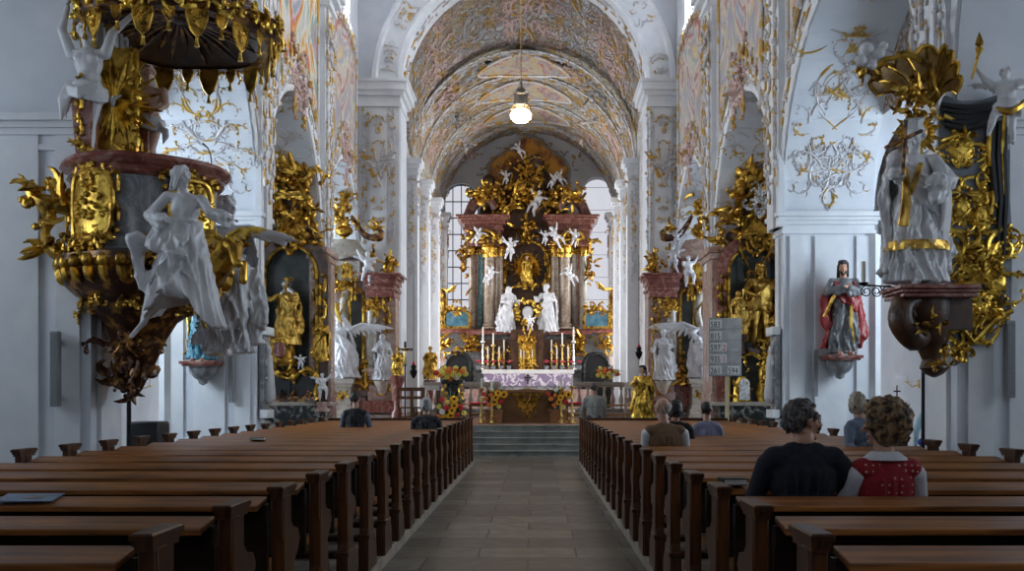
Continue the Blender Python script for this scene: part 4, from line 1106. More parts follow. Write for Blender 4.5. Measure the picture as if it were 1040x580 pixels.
def fig_parts(H, **kw):
    """a robed or bare figure, unit height scaled to H, standing on the origin, looking toward -y"""
    p = dict(DEF); p.update(kw); rnd = random.Random(p['seed']); lx, ly = p['lean']; sw = p['sway']; ch = p['chub']
    at = lambda x, y, z: V3(x + lx * max(0, z - .3) / .7 + sw * math.sin(PI * z), y + ly * max(0, z - .3) / .7, z)
    body, robe, cloak, hair = MB(), MB(), MB(), MB()
    hd = at(p['headt'][0], -.01 + p['headt'][1], .925); hs = .150 * (1.2 if ch > 1.2 else 1)
    if ch > 1.2: hd.z = .90
    neck = at(0, .005, .80)
    R, L = head_mb(body, hd, hs, p['fw'])
    body.cap(neck, hd - V3(0, 0, hs * .3), .038 * ch, .034 * ch)
    if p['beard']:
        for k in range(9):
            x = (k - 4) * .05; hair.cap(L(x, .26 - abs(x) * .3, -.25), L(x * .8, .25, -.62 + abs(x) * .8), hs * .075, hs * .035, 6)
    if p['hair'] in ('short', 'long', 'curly'):
        for k in range(46 if p['hair'] != 'long' else 70):
            a = rnd.uniform(0, 2 * PI); q = rnd.uniform(-.15, 1)
            v = V3(math.cos(a) * .36 * math.sqrt(1 - q * q * .9), math.sin(a) * .42 * math.sqrt(1 - q * q * .9) - .07, .12 + .40 * q)
            if v.y > .14 and v.z < .32: continue
            if p['hair'] == 'long' and v.y < .12 and rnd.random() < .5: hair.cap(L(v.x, v.y, v.z), L(v.x * 1.25, v.y - .12, -.55 + rnd.uniform(-.15, .1)), hs * .1, hs * .06, 6)
            else: hair.ell(L(*v), hs * rnd.uniform(.10, .15), None, 7, 5)
    elif p['hair'] == 'veil':
        pts = [L(0, .1, .5), L(0, -.35, .3), L(0, -.45, -.2), at(0, .07, .78)]
        hair.ell(L(0, -.1, .12), (hs * .42, hs * .48, hs * .44)); hair.cap(L(-.3, -.1, .0), at(-.09, .01, .79), hs * .17, .05); hair.cap(L(.3, -.1, .0), at(.09, .01, .79), hs * .17, .05); hair.cap(L(0, -.3, .0), at(0, .06, .76), hs * .3, .07)
    elif p['hair'] == 'hat':   # biretta
        hair.tube([L(0, -.05, .30), L(0, -.06, .48), L(0, -.08, .66), L(0, -.08, .70)], [hs * .38, hs * .40, hs * .50, hs * .48], 4); hair.cap(L(0, -.35, .72), L(0, .25, .72), hs * .05, hs * .05)
        for k in range(22):
            a = rnd.uniform(0, 2 * PI)
            if -.7 < math.sin(a) <= 1 and math.sin(a) > .3: continue
            hair.ell(L(math.cos(a) * .36, math.sin(a) * .40 - .05, rnd.uniform(-.25, .2)), hs * .12, None, 7, 5)
    tor = robe if p['robe'] else body
    # trunk
    tor.ell(at(0, 0, .72), (.105 * ch, .075 * ch, .115)); tor.ell(at(0, .0, .61), (.085 * ch, .066 * ch, .09)); tor.ell(at(0, 0, .54), (.10 * ch, .08 * ch, .085))
    tor.cap(at(-.10 * ch, 0, .785), at(.10 * ch, 0, .785), .037 * ch, .037 * ch)
    if not p['robe']:
        for s in (-1, 1): body.ell(at(.045 * s * ch, -.052 * ch, .735), (.045, .025, .035)); body.ell(at(.045 * s, .06, .50), (.05 * ch, .045 * ch, .05))
        body.ell(at(0, -.045 * ch, .60), (.05 * ch, .03 * ch, .06))
    # arms
    for sg, arm in ((-1, p['la']), (1, p['ra'])):
        sh = at(.125 * sg * ch, 0, .785); el, ha = Vector(arm[0]), Vector(arm[1]); r = .030 * ch
        tb = robe if p['robe'] else body
        tb.cap(sh, el, .042 * ch, .033 * ch); 
        (body).cap(el, ha, .030 * ch, .019 * ch)
        if p['robe']:
            mid = el.lerp(ha, .75); sl = p['sleeve']; robe.cap(el, mid, .036, sl); robe.cap(el, mid - V3(0, 0, sl * 1.2), .03, sl * .7)
            for k in range(3): fold_line(robe, [sh.lerp(el, .2 + .2 * k) + V3(0, -.035, 0), sh.lerp(el, .5 + .2 * k) + V3(0, -.03, -.03), el.lerp(mid, .4) + V3(0, -.02, -.05)], .012)
        d = (ha - el).normalized(); hand_mb(body, ha - d * .01, d, (0, -.2, -1) if abs(d.z) < .8 else (-sg, -.3, 0), .085, .5)
    # legs or skirt
    if p['robe']:
        fold_robe(robe, at(0, 0, .6)[:2], (0 + p.get('hemx', 0), 0), .62, .02, .085, p['hem'], p['folds'], .17, p['seed'], trail=p.get('trail', (0, 0)))
        kn = at(.05, -.09, .32); robe.cap(at(.05, -.02, .52), kn, .06, .05); robe.cap(kn, (.055, -.07, .06), .05, .045)
        for k in range(7):
            a = rnd.uniform(-2.6, -.5); x0 = math.cos(a) * .09; y0 = math.sin(a) * .075
            fold_line(robe, [at(x0, y0, .60), at(x0 * 1.4 + .02, y0 * 1.45, .42), at(x0 * 1.75 + rnd.uniform(-.03, .03), y0 * 1.7, .22), at(x0 * 1.9, y0 * 1.9, .04)], .016)
        for s in (-1, 1): body.cap((.05 * s, -.10, .018), (.06 * s, -.17, .014), .026, .018)
        robe.tube([at(.1 * math.cos(a), .078 * math.sin(a), .625) for a in [2 * PI * k / 16 for k in range(17)]], .012, 5)
    else:
        lg = p['legs'] or (((-.06, -.03, .28), (-.07, 0, .03)), ((.06, -.05, .28), (.08, -.02, .03)))
        for sg, (kn, an) in zip((-1, 1), lg):
            hp = at(.055 * sg * ch, 0, .50); kn, an = Vector(kn), Vector(an)
            body.cap(hp, kn, .060 * ch, .040 * ch); body.cap(kn, kn.lerp(an, .4), .036 * ch, .038 * ch); body.cap(kn.lerp(an, .4), an, .038 * ch, .020 * ch)
            d = (an - kn).normalized(); f = V3(0, -1, -.2) if d.z < -.5 else d * .7 + V3(0, -.3, -.6)
            body.cap(an, an + f.normalized() * .085, .022 * ch, .016)
        # loin cloth
        for k in range(6):
            robe.tube([at(.115 * ch * math.cos(a), .10 * ch * math.sin(a), .50 + .02 * math.sin(2 * a + k) + .018 * (k - 3)) for a in [2 * PI * q / 16 for q in range(17)]], .020, 5)
        for k in range(4): fold_line(robe, [at(.10 * p.get('clside', 1), -.06, .52 - .015 * k), at((.15 + .01 * k) * p.get('clside', 1), -.07, .42), at((.14 + .015 * k) * p.get('clside', 1), -.05, .30 + .02 * k)], .022)
    # mantle
    if p['cloak']:
        s = 1 if rnd.random() < .5 else -1; s = p.get('cside', s)
        rings = []; nn = 20
        for i in range(nn + 1):     # broad sheet down the back, with thickness
            t = i / nn; z = .82 - .74 * t; wd = .12 + .10 * t + .03 * math.sin(t * 6)
            row = [];
            for j in range(17):
                a = PI * (j / 16 - .5) * 1.25; rr = 1 + .12 * math.sin(a * 7 + t * 3 + p['seed'])
                row.append(at(math.sin(a) * wd * rr, math.cos(a) * (.07 + .07 * t) * rr + .012, z))
            back = [q + V3(0, .028, 0) for q in reversed(row)]
            rings.append(row + back)
        cloak.loft(rings)
        for k in range(5):          # gathered folds crossing the front
            z = .70 - .035 * k
            fold_line(cloak, [at(-s * .13, -.02, z + .10), at(-s * .07, -.09, z + .04), at(s * .03, -.105, z - .05), at(s * .12, -.07, z - .13), at(s * .17, -.01, z - .2 - .03 * k)], .022)
        for k in range(5):
            x = s * (.13 + .012 * k); fold_line(cloak, [at(x, -.03, .55), at(x * 1.15, -.05 + .02 * k, .38), at(x * 1.2 + s * .03, -.03, .2), at(x * 1.1 + s * .05, .0, .08 + .03 * k)], .022)
    K = Matrix.Scale(H, 4)
    for q in (body, robe, cloak, hair): q.xf(K)
    return dict(body=body, robe=robe, cloak=cloak, hair=hair)
def wing_mb(root, tip, H, drop=.35, n=9, back=.05):
    """one feathered wing from root toward tip"""
    mb = MB(); root, tip = Vector(root), Vector(tip); ax = tip - root; L = ax.length; ax.normalize(); dn = V3(0, 0, -1) - ax * -ax.z; dn.normalize()
    mb.cap(root, root.lerp(tip, .5) - dn * L * .12, .035 * H, .03 * H); mb.cap(root.lerp(tip, .5) - dn * L * .12, tip, .03 * H, .012 * H)
    for row, (ln, th) in enumerate(((1.0, .013), (.6, .02))):
        for k in range(n):
            t = (k + .5) / n; a = root.lerp(tip, t) - dn * L * .12 * (1 - abs(2 * t - 1)); l2 = L * drop * 1.6 * (.55 + .6 * t) * ln
            d = (dn * (1.1 - .75 * t) + ax * (.25 + .9 * t * t)).normalized()
            w = L / n * .62; y = V3(0, -.012 * row * H, 0)
            mb.tube([a + y, a + d * l2 * .5 + y, a + d * l2 + y], [w * .8, w, w * .25], 6, flat=.22, up=(0, 1, 0))
    return mb
def statue(name, label, x, y, D, H, material, rot=0, vox=None, cat='statue', group=None, multi=None, wings=None, wing_mat=None, extra=None, scale=(1, 1, 1), tilt=None, **kw):
    """x,y = pixel of the foot point (or loc) ; multi = dict part->material"""
    loc = P(x, y, D) if not isinstance(x, Vector) else x
    pt = fig_parts(H, **kw); vox = vox or H / 95
    T = Matrix.Rotation(tilt[0], 4, tilt[1]) if tilt else Matrix.Identity(4)
    root = thing(name, label, cat, loc, rot, group); fl = (.020 * H, .085 * H, 0, .74 * H) if kw.get('robe', True) else None
    if multi:
        for k, m_ in multi.items():
            if pt[k].v: pt[k].xf(T); link(k, pt[k].fused(vox, 2, fl if k in ('robe', 'cloak') else None), m_, root, local=True)
    else:
        a = MB(); a.merge(pt['body']); a.merge(pt['robe']); a.merge(pt['cloak']); a.xf(T)
        link('figure', a.fused(vox, 2, fl), material, root, local=True)
        if pt['hair'].v: pt['hair'].xf(T); link('hair', pt['hair'].fused(vox, 1), material, root, local=True)
    for wg in (wings or []):
        w_ = wing_mb(Vector(wg[0]) * H, Vector(wg[1]) * H, H, *(wg[2:] or ())); w_.xf(T); link('wing', w_.fused(vox * .8, 1), wing_mat or material, root, local=True)
    if extra:
        for nm, mb, m_, *vx in extra:
            if vx: link(nm, mb.fused(vx[0], 3), m_, root, local=True)
            else: build(mb, nm, m_, root, local=True)
    return root
def putto(label, x, y, D, H, material='white', rot=0, wings=True, group=None, name='cherub', pose=0, tilt=None, extra=None):
    poses = [(((-.2, -.08, .80), (-.3, -.15, .92)), ((.2, -.08, .66), (.28, -.12, .56)), (((-.08, -.12, .33), (-.12, -.02, .10)), ((.10, -.06, .28), (.18, .05, .10)))),
             (((-.2, -.1, .68), (-.1, -.2, .62)), ((.22, -.05, .85), (.32, -.08, 1.0)), (((-.07, -.04, .28), (-.08, 0, .03)), ((.14, -.16, .36), (.12, -.14, .10)))),
             (((-.24, -.05, .86), (-.34, -.05, 1.02)), ((.2, -.1, .70), (.12, -.2, .66)), (((-.14, -.14, .36), (-.2, -.08, .14)), ((.07, .02, .26), (.10, .12, .05))))]
    la, ra, lg = poses[pose % 3]
    wg = [((-.06, .07, .74), (-.30, .12, .86), .4, 5), ((.06, .07, .74), (.30, .12, .86), .4, 5)] if wings else None
    return statue(name, label, x, y, D, H, material, rot, H / 55, 'statue', group, wings=wg, la=la, ra=ra, legs=lg, robe=False, cloak=0, chub=1.35, hair='curly', seed=int(abs(x if not isinstance(x, Vector) else x.x * 10)) + pose, tilt=tilt, extra=extra)

# ------------------------------------------------------------------ real people
def person(label, X, D, zseat, mats, yaw=0, headyaw=0, s=1.0, pitch=0.0, hair='short', arms=None, lean=(0, 0), stand=False, hz=0, vox=.011, extras=None, gesture=None, legs_up=.12, bulk=1.0):
    """mats: skin, hair, top, sleeves, legs. Looks along +y (toward the altar) for yaw 0; zseat = height of seat (or of floor if stand)"""
    root = thing('person', label, 'person', (X, D, zseat), yaw)
    rnd = random.Random(int(X * 100 + D * 10))
    if stand: hip = .92 * s; base = 0
    else: hip = .11 * s; base = 0
    at = lambda x, y, z: V3(x * s + lean[0] * z, y * s + lean[1] * z, hip + z * s)
    body, top, legs, hr, slv = MB(), MB(), MB(), MB(), MB()
    neck0, hc = at(0, 0, .54), at(0, .03, .70); hc.z += hz
    fw = V3(math.sin(headyaw), math.cos(headyaw), pitch); Rm, L = head_mb(body, hc, .235 * s, fw)
    body.cap(neck0, hc - V3(0, 0, .06 * s), .058 * s, .056 * s)
    body.ell(at(0, 0, .30), (.14 * s, .09 * s, .2 * s)); body.ell(at(0, 0, .02), (.14 * s, .10 * s, .1 * s))
    b = bulk
    top.ell(at(0, 0, .34), (.185 * s * b, .120 * s * b, .19 * s)); top.ell(at(0, 0, .18), (.165 * s * b, .125 * s * b, .18 * s)); top.ell(at(0, 0, .02), (.175 * s * b, .14 * s * b, .13 * s))
    top.cap(at(-.15 * b, -.01, .45), at(.15 * b, -.01, .45), .068 * s, .068 * s); top.cap(at(-.06, -.01, .475), at(.06, -.01, .475), .065 * s, .065 * s); top.cap(at(0, -.01, .46), at(0, 0, .505), .085 * s, .064 * s)
    for k in range(5): fold_line(top, [at(-.12 + .06 * k, -.12 * b, .40), at(-.10 + .05 * k, -.135 * b, .22), at(-.13 + .065 * k, -.13 * b, .02)], .011 * s)
    A = arms or (((-.24, .06, .20), (-.13, .27, .10)), ((.24, .06, .20), (.13, .27, .10)))
    for sg, (el, ha) in zip((-1, 1), A):
        sh = at(.188 * sg * b, -.005, .415); el = at(*el); ha = at(*ha)
        slv.cap(sh, el, .062 * s, .050 * s); slv.cap(el, ha, .050 * s, .036 * s); slv.ell(sh, .062 * s)
        body.cap(el, ha, .036 * s, .026 * s); d = (ha - el).normalized(); hand_mb(body, ha, d, (0, 0, -1) if abs(d.z) < .8 else (-sg, 0, 0), .185 * s, .55)
        for k in range(3): fold_line(slv, [sh.lerp(el, .3 + .2 * k) + V3(sg * .03, -.045, .0) * s, sh.lerp(el, .45 + .2 * k) + V3(0, -.05, -.01) * s, sh.lerp(el, .5 + .2 * k) + V3(-sg * .03, -.04, .02) * s], .010 * s)
    for sg in (-1, 1):
        if stand: kn, an = at(.10 * sg, .01, -.44), V3(.11 * sg * s, -.01, .06)
        else: kn, an = at(.12 * sg, .40, .02), V3(.12 * sg * s, .38 * s, -(zseat - legs_up) + .07)
        hp = at(.09 * sg, 0, 0); legs.cap(hp, kn, .095 * s, .062 * s); legs.cap(kn, an, .06 * s, .05 * s)
        body.cap(hp, kn, .07 * s, .05 * s); body.cap(kn, an, .045 * s, .035 * s); legs.ell(at(.05 * sg, -.02, .02), (.12 * s, .12 * s, .11 * s))
        body.cap(an, an + V3(0, .06, -.02), .035 * s, .03 * s)
        sh = MB(); sh.cap(an + V3(0, -.04, -.03), an + V3(0, .16 * s, -.035), .042 * s, .036 * s); sh.box(an + V3(0, .06 * s, -.062), (.08 * s, .27 * s, .016)); build(sh, 'shoe', 'black', root, local=True)
    R3 = Rm
    n = {'short': 160, 'bald': 70, 'bob': 200, 'curly': 260}[hair]
    if hair != 'bald': hr.ell(L(0, -.10, .13), (.35 * .235 * s, .40 * .235 * s, .40 * .235 * s), R3)
    for k in range(n):
        a = rnd.uniform(0, 2 * PI); q = rnd.uniform(-.75, 1); cq = math.sqrt(max(0, 1 - q * q))
        v = V3(math.cos(a) * .345 * cq, math.sin(a) * .41 * cq - .07, .11 + .395 * q)
        if v.y > .20 and v.z < .30: continue
        if v.y > .05 and v.z < .0: continue
        if abs(v.x) > .24 and -.17 < v.y < .12 and v.z < .12 and hair in ('short', 'bald'): continue
        if hair == 'bald' and v.z > .26: continue
        g = .235 * s
        if hair in ('short', 'bald'):
            e = v + V3(rnd.gauss(0, .03), -.04, -.10); hr.cap(L(*v), L(*e), g * .05, g * .03, 5)
        elif hair == 'curly':
            v2 = v * 1.22; c0 = L(*v2); rad = g * rnd.uniform(.09, .17); pts = []
            a0 = rnd.uniform(0, 6); ax = V3(rnd.gauss(0, 1), rnd.gauss(0, 1), rnd.gauss(0, 1)).normalized(); bx = ax.orthogonal().normalized(); cx = ax.cross(bx)
            for q2 in range(8): pts.append(c0 + (bx * math.cos(a0 + q2 * .75) + cx * math.sin(a0 + q2 * .75)) * rad + ax * rad * (q2 - 4) * .16)
            hr.tube(pts, [g * .03] + [g * .062] * 6 + [g * .02], 5)
        else:
            e = V3(v.x * 1.12, v.y - .05, min(v.z - .3, -.12)) if v.y < .1 else v + V3(v.x * .3, -.1, -.12); hr.cap(L(*v), L(*e), g * .07, g * .045, 5)
    if hair == 'curly':
        hr.ell(L(0, -.12, .10), (.46 * .235 * s, .48 * .235 * s, .47 * .235 * s), R3)
        for sg in (-1, 1): hr.ell(L(.28 * sg, -.12, -.20), (.20 * .235 * s, .28 * .235 * s, .30 * .235 * s), R3)
        hr.ell(L(0, -.28, -.22), (.33 * .235 * s, .22 * .235 * s, .28 * .235 * s), R3)
    link('body', body.fused(vox * .75, 2), mats[0], root, local=True)
    if hr.v: link('hair', hr.fused(vox * .55, 1), mats[1], root, local=True)
    if mats[3] == mats[2] or mats[3] is None:
        top.merge(slv); link('jacket', top.fused(vox, 3), mats[2], root, local=True)
    else:
        link('vest', top.fused(vox, 3), mats[2], root, local=True); link('shirt_sleeves', slv.fused(vox, 3), mats[3], root, local=True)
    link('trousers', legs.fused(vox, 2), mats[4], root, local=True)
    for ex in (extras or []): ex(root, L, at, s)
    return root
# ------------------------------------------------------------------ building blocks of altars
def column(mb_shaft, mb_gilt, x, y, z0, z1, r, twist=False, n=18):
    if twist:
        rings = []; m = 40
        for i in range(m + 1):
            t = i / m; z = z0 + .12 + (z1 - z0 - .3) * t; a = t * 4 * PI
            rings.append([Vector((x + math.cos(a) * r * .38 + math.cos(2 * PI * j / n) * r * .82, y + math.sin(a) * r * .38 + math.sin(2 * PI * j / n) * r * .82, z)) for j in range(n)])
        mb_shaft.loft(rings)
        pts = [Vector((x + math.cos(t * 4 * PI) * r * .38 + math.cos(t * 4 * PI + 1.6) * r, y + math.sin(t * 4 * PI) * r * .38 + math.sin(t * 4 * PI + 1.6) * r, z0 + .15 + (z1 - z0 - .35) * t)) for t in [i / 40 for i in range(41)]]
        mb_gilt.tube(pts, r * .17, 5)
    else: mb_shaft.lathe([(r, z0), (r * 1.03, z0 + (z1 - z0) * .35), (r * .88, z1)], (x, y, 0), n)
    mb_shaft.lathe([(r * 1.4, z0), (r * 1.4, z0 + r * .3), (r * 1.1, z0 + r * .5), (r * 1.3, z0 + r * .8), (r * 1.02, z0 + r)], (x, y, 0), n)
    h = r * 2.3; mb_gilt.lathe([(r * .92, z1 - h), (r * 1.05, z1 - h * .9), (r * 1.0, z1 - h * .6), (r * 1.35, z1 - h * .25), (r * 1.15, z1 - h * .15), (r * 1.5, z1)], (x, y, 0), n)
    for k in range(8):
        a = 2 * PI * k / 8
        for q, zz in ((1.0, .75), (1.15, .35)):
            d = V3(math.cos(a + q), math.sin(a + q), 0); b = V3(x, y, z1 - h * zz - h * .2) + d * r * .95
            mb_gilt.tube([b, b + V3(0, 0, h * .22) + d * r * .1, b + V3(0, 0, h * .3) + d * r * .42, b + V3(0, 0, h * .2) + d * r * .5], [r * .16, r * .2, r * .14, r * .05], 4)
def cornice(mb, x0, x1, y0, y1, z0, steps):
    """stack of slabs: (height, overhang)"""
    z = z0
    for h, o in steps: mb.bb((x0 - o, y0 - o, z), (x1 + o, y1, z + h)); z += h
    return z
def urn(mb, c, s):
    mb.lathe([(.30 * s, 0), (.30 * s, .05 * s), (.12 * s, .12 * s), (.14 * s, .2 * s), (.42 * s, .38 * s), (.48 * s, .55 * s), (.40 * s, .68 * s), (.28 * s, .74 * s), (.34 * s, .80 * s), (.30 * s, .84 * s)], c, 18)
def arch_frame(mb, mp, w, zs, ztop, r, depth=.06, n=20, bottom=0):
    pts = [mp(-w / 2, bottom, 0), mp(-w / 2, zs, 0)] + [mp(-w / 2 * math.cos(PI * k / n), zs + (ztop - zs) * math.sin(PI * k / n), 0) for k in range(1, n)] + [mp(w / 2, zs, 0), mp(w / 2, bottom, 0)]
    mb.tube(pts, r, 8)

# ------------------------------------------------------------------ outer side altars (against the third piers)
def outer_altar(s, xp, label):
    """xp(px) maps a picture column to x; s=+1 right, -1 left (mirrored measures around the column of the niche)"""
    D = 24.55; f = F / D
    cx = PX(296, D) if s < 0 else PX(766, D)
    z = lambda y: PZ(y, D); X = lambda dpx: cx + dpx / f * 1.0
    root = thing('side_altar', label, 'altar', (cx, D, 0))
    mb = MB(); mb.bb((cx - 1.0, D - .55, 0), (cx + 1.0, D + .3, z(408) - .1)); build(mb, 'altar_block', 'patterned_marble', root, bevel=.01)
    mb = MB(); mb.bb((cx - 1.15, D - .65, z(408) - .1), (cx + 1.15, D + .3, z(408))); build(mb, 'mensa', 'cream_marble', root, bevel=.015)
    # retable: grey-black niche with broad marble frame
    mb = MB(); zs, zt = z(278), z(250); w = 54 / f; n = 22; pts = [(-w / 2, z(408))] + [(-w / 2 * math.cos(PI * k / n), zs + (zt - zs) * math.sin(PI * k / n)) for k in range(n + 1)] + [(w / 2, z(408))]
    mp = camface(cx, 0, D + .30); mb.prism(pts, mp, 0, .02); build(mb, 'niche', 'niche', root)
    ow = 75 / f; out = [(-ow / 2, z(408)), (-ow / 2, z(290))] + [(-ow / 2 * math.cos(PI * k / n), z(272) + (z(238) - z(272)) * math.sin(PI * k / n)) for k in range(n + 1)] + [(ow / 2, z(290)), (ow / 2, z(408))]
    inn = [(-w / 2, z(408)), (-w / 2, z(290))] + pts[1:-1] + [(w / 2, z(290)), (w / 2, z(408))]
    mb = MB(); m = len(out); vs = [mp(u, v, q) for q in (0, .34) for u, v in out] + [mp(u, v, q) for q in (0, .34) for u, v in inn]; fs = []
    for j in range(m - 1):
        fs += [(m + j, m + j + 1, 3 * m + j + 1, 3 * m + j), (j, j + 1, m + j + 1, m + j), (2 * m + j, 2 * m + j + 1, 3 * m + j + 1, 3 * m + j)]
    mb.add(vs, fs); build(mb, 'marble_frame', 'red_marble' if s > 0 else 'brown_dark', root)
    mb = MB(); arch_frame(mb, camface(cx, 0, D - .06), w - .04, zs, zt, .045, bottom=z(405)); build(mb, 'gilt_arch', 'gold', root)
    mb = MB()
    for sg in (-1, 1):
        vine(mb, camface(cx + sg * 32 / f, z(325), D - .05), z(285) - z(365), .3, .05, 3 + s, .4)
    build(mb, 'gilt_garland', 'gold', root)
    # gilded crest with dark heart
    mb = MB(); mb.ell((cx, D + .1, z(212)), (.5, .22, .85)); mb.ell((cx, D + .1, z(240)), (.75, .2, .3)); build(mb, 'crest_core', 'brown_dark', root)
    mb = MB()
    clump(mb, (cx, D - .12, z(185)), (.42, .12, .32), 45, 2 + s, .26, .6); clump(mb, (cx - .45, D - .1, z(210)), (.2, .12, .6), 30, 5 + s, .22); clump(mb, (cx + .45, D - .1, z(210)), (.2, .12, .6), 30, 6 + s, .22)
    clump(mb, (cx, D - .1, z(240)), (.8, .1, .16), 36, 8 + s, .2); rocaille(mb, camface(cx, z(212), D - .12), 1.5, 1.9, 4 + s, 9, .055)
    for k in range(7):
        a = -PI / 2 + (k - 3) * .22; mb.tube([(cx, D - .2, z(222)), (cx + math.cos(a) * .5, D - .22, z(222) + math.sin(a) * .5)], [.03, .075], 5)
    build(mb, 'gilt_crest', 'gold', root)
    if s > 0:
        mb = MB(); rocaille(mb, camface(cx + 2 / f, z(207), D - .38), .62, .6, 12, 9, .035); clump(mb, (cx + 2 / f, D - .38, z(207)), (.22, .03, .14), 16, 4, .08); build(mb, 'silver_monogram', 'silver', root)
    # marble pilaster wrapping the corner of the pier on the nave side
    xi = (PX(331, 25.0), PX(320, 25.4)) if s < 0 else (PX(721, 25.0), PX(737, 25.0)); xa, xb = min(xi), max(xi)
    mb = MB(); mb.bb((xa, 24.72, 0), (xb, 26.1, z(262))); mb.bb((xa - .06, 24.66, z(262)), (xb + .06, 26.1, z(256))); mb.bb((xa - .12, 24.6, z(256)), (xb + .12, 26.1, z(250))); mb.bb((xa - .05, 24.66, 0), (xb + .05, 26.1, z(400))); build(mb, 'corner_pilaster', 'pink_marble', root, bevel=.01)
    mb = MB(); vine(mb, camface((xa + xb) / 2, z(320), 24.7), 2.2, .25, .04, 6, .4); clump(mb, ((xa + xb) / 2, 24.7, z(246)), (.2, .1, .2), 18, 5, .13); build(mb, 'gilt_drop', 'gold', root)
    return root, cx, D, f, z
root, cx, D, f, z = outer_altar(-1, None, 'left outer side altar with dark round-topped niche and gilded crest')
# shrine, cloth frame of the left altar
mb = MB(); mb.lathe([(.40, 0), (.42, .08), (.36, .14), (.34, .62), (.44, .68), (.40, .78), (.2, .95), (.05, 1.0)], (cx - 8 / f, D - .15, z(372) + .0), 18, sy=.6); build(mb, 'tabernacle', 'gold', root)
mb = MB(); mb.lathe([(.01, 0), (.13, .03), (.16, .2), (.13, .37), (.01, .4)], (0, 0, 0), 14, sy=.4); mb.xf(Matrix.Translation((cx - 8 / f, D - .42, z(364)))); build(mb, 'red_relic_window', 'red_marble', root)
mb = MB(); n = 24
pts = [V3(cx + (k / n - .5) * 56 / f, D - .3, z(380) + .12 * math.sin(PI * k / n * 3)) for k in range(n + 1)]; mb.tube(pts, [.07 + .03 * math.sin(k) for k in range(n + 1)], 7)
for sg in (-1, 1): mb.tube([(cx + sg * 27 / f, D - .3, z(380)), (cx + sg * 30 / f, D - .32, z(388)), (cx + sg * 27 / f, D - .3, z(398)), (cx + sg * 29 / f, D - .3, z(406))], [.08, .06, .07, .1], 7)
clump(mb, (cx, D - .35, z(378)), (.6, .05, .1), 26, 3, .12); build(mb, 'gilt_front_frame', 'gold', root)
mb = MB(); mb.bb((cx - 25 / f, D - .2, z(408)), (cx + 25 / f, D - .1, z(380))); mb.bb((cx - .02, D - .24, z(406)), (cx + .02, D - .2, z(384))); build(mb, 'dark_opening', 'black', root)
mb = MB(); mb.bb((cx - 26 / f, D - .36, z(408)), (cx + 26 / f, D - .16, z(408) + .14)); clump(mb, (cx, D - .3, z(404)), (.5, .05, .05), 20, 9, .1); build(mb, 'red_gilt_plinth', 'brown_gold', root)
S = statue
S('madonna_statue', 'gilded Madonna with silvery veil standing on a globe in the left altar niche', PX(290, D) and Vector((PX(290, 24.4), 24.4, PZ(352, 24.4))), 0, 0, 1.72, 'gold_statue', seed=4, sway=.05, la=((-.20, -.04, .70), (-.34, -.06, .74)), ra=((.19, -.05, .64), (.12, -.16, .62)), fw=(.5, -1, -.1), hem=.20, folds=11, hair='veil',
  multi=dict(body='gold_statue', robe='gold_statue', cloak='gold_statue', hair='silver'), extra=[('globe', MB().ell((0, 0, -.02), .17, None, 16, 10), 'gold'), ('child', MB().merge(fig_parts(.55, robe=False, cloak=0, chub=1.3, seed=2)['body'], Matrix.Translation((.28, -.22, .85))), 'gold_statue'), ('crown', MB().lathe([(.10, 0), (.13, .08), (.10, .1)], (.08, -.02, 1.68), 12), 'gold_bright')])
mb = MB(); X_ = PX(327, 24.2)
fp = fig_parts(1.15, robe=True, seed=9, hem=.13, la=((-.14, -.08, .64), (-.02, -.15, .72)), ra=((.14, -.08, .64), (.02, -.15, .72)))
link_ = thing('gilded_statue', 'slim gilded robed figure at the right edge of the left altar niche', 'statue', (X_, 24.1, PZ(368, 24.1)))
a = MB(); [a.merge(fp[k]) for k in fp]; link('figure', a.fused(.014, 2), 'gold', link_, local=True)
putto('small white cherub on the front of the left outer altar beside the gilt shrine', Vector((PX(305, 24.0), 24.0, PZ(377, 24.0) - .0)), 0, 0, .42, 'white', rot=.3)
putto('pale pink-tinted cherub holding a garland at the right foot of the left altar', Vector((PX(327, 23.9), 23.9, PZ(418, 23.9) + .25)), 0, 0, .72, 'white', rot=.4, pose=1)
mb = MB(); mb.lathe([(.2, 0), (.2, .06), (.13, .1), (.16, .25)], (PX(327, 23.9), 23.9, PZ(418, 23.9)), 14); tag(build(mb, 'pedestal', 'pink_marble'), 'small round pink marble pedestal under the tinted cherub', 'pedestal')
bq = bouquet((PX(315, 23.7), 23.7, PZ(402, 23.7)), .13, .13, ['orange'] * 7, 'small bunch of orange flowers on the left outer altar', 3, nleaf=30, base=PZ(410, 23.7))

root, cx, D, f, z = outer_altar(1, None, 'right outer side altar with arched niche, gilded crest and silver monogram')
mb = MB(); px_ = PX(766, D)
mb.lathe([(.34, 0), (.3, .1), (.36, .3), (.26, .6), (.3, .9), (.18, 1.15), (.3, 1.35), (.12, 1.5), (.02, 1.6)], (PX(779, D), D - .2, z(411)), 16, sy=.55)
mb.lathe([(.24, 0), (.22, .5), (.1, .72)], (PX(752, D), D - .2, z(411)), 14, sy=.6)
clump(mb, (PX(779, D), D - .4, z(380)), (.30, .06, .75), 70, 21, .13); clump(mb, (PX(752, D), D - .38, z(396)), (.22, .05, .35), 34, 22, .1); rocaille(mb, camface(PX(779, D), z(360), D - .4), .8, .8, 5, 8, .04)
build(mb, 'gilt_shrine', 'gold_bright', root)
for xx, yy, w_, h_ in ((780, 387, .15, .36), (752, 396, .13, .26)):
    mb = MB(); n = 12; mm = camface(PX(xx, D), z(yy), D - .47); mb.prism([(-w_, -h_)] + [(-w_ * math.cos(PI * k / n), h_ * .6 + w_ * math.sin(PI * k / n)) for k in range(n + 1)] + [(w_, -h_)], mm, 0, .03); build(mb, 'silver_relic_window', 'silver', root)
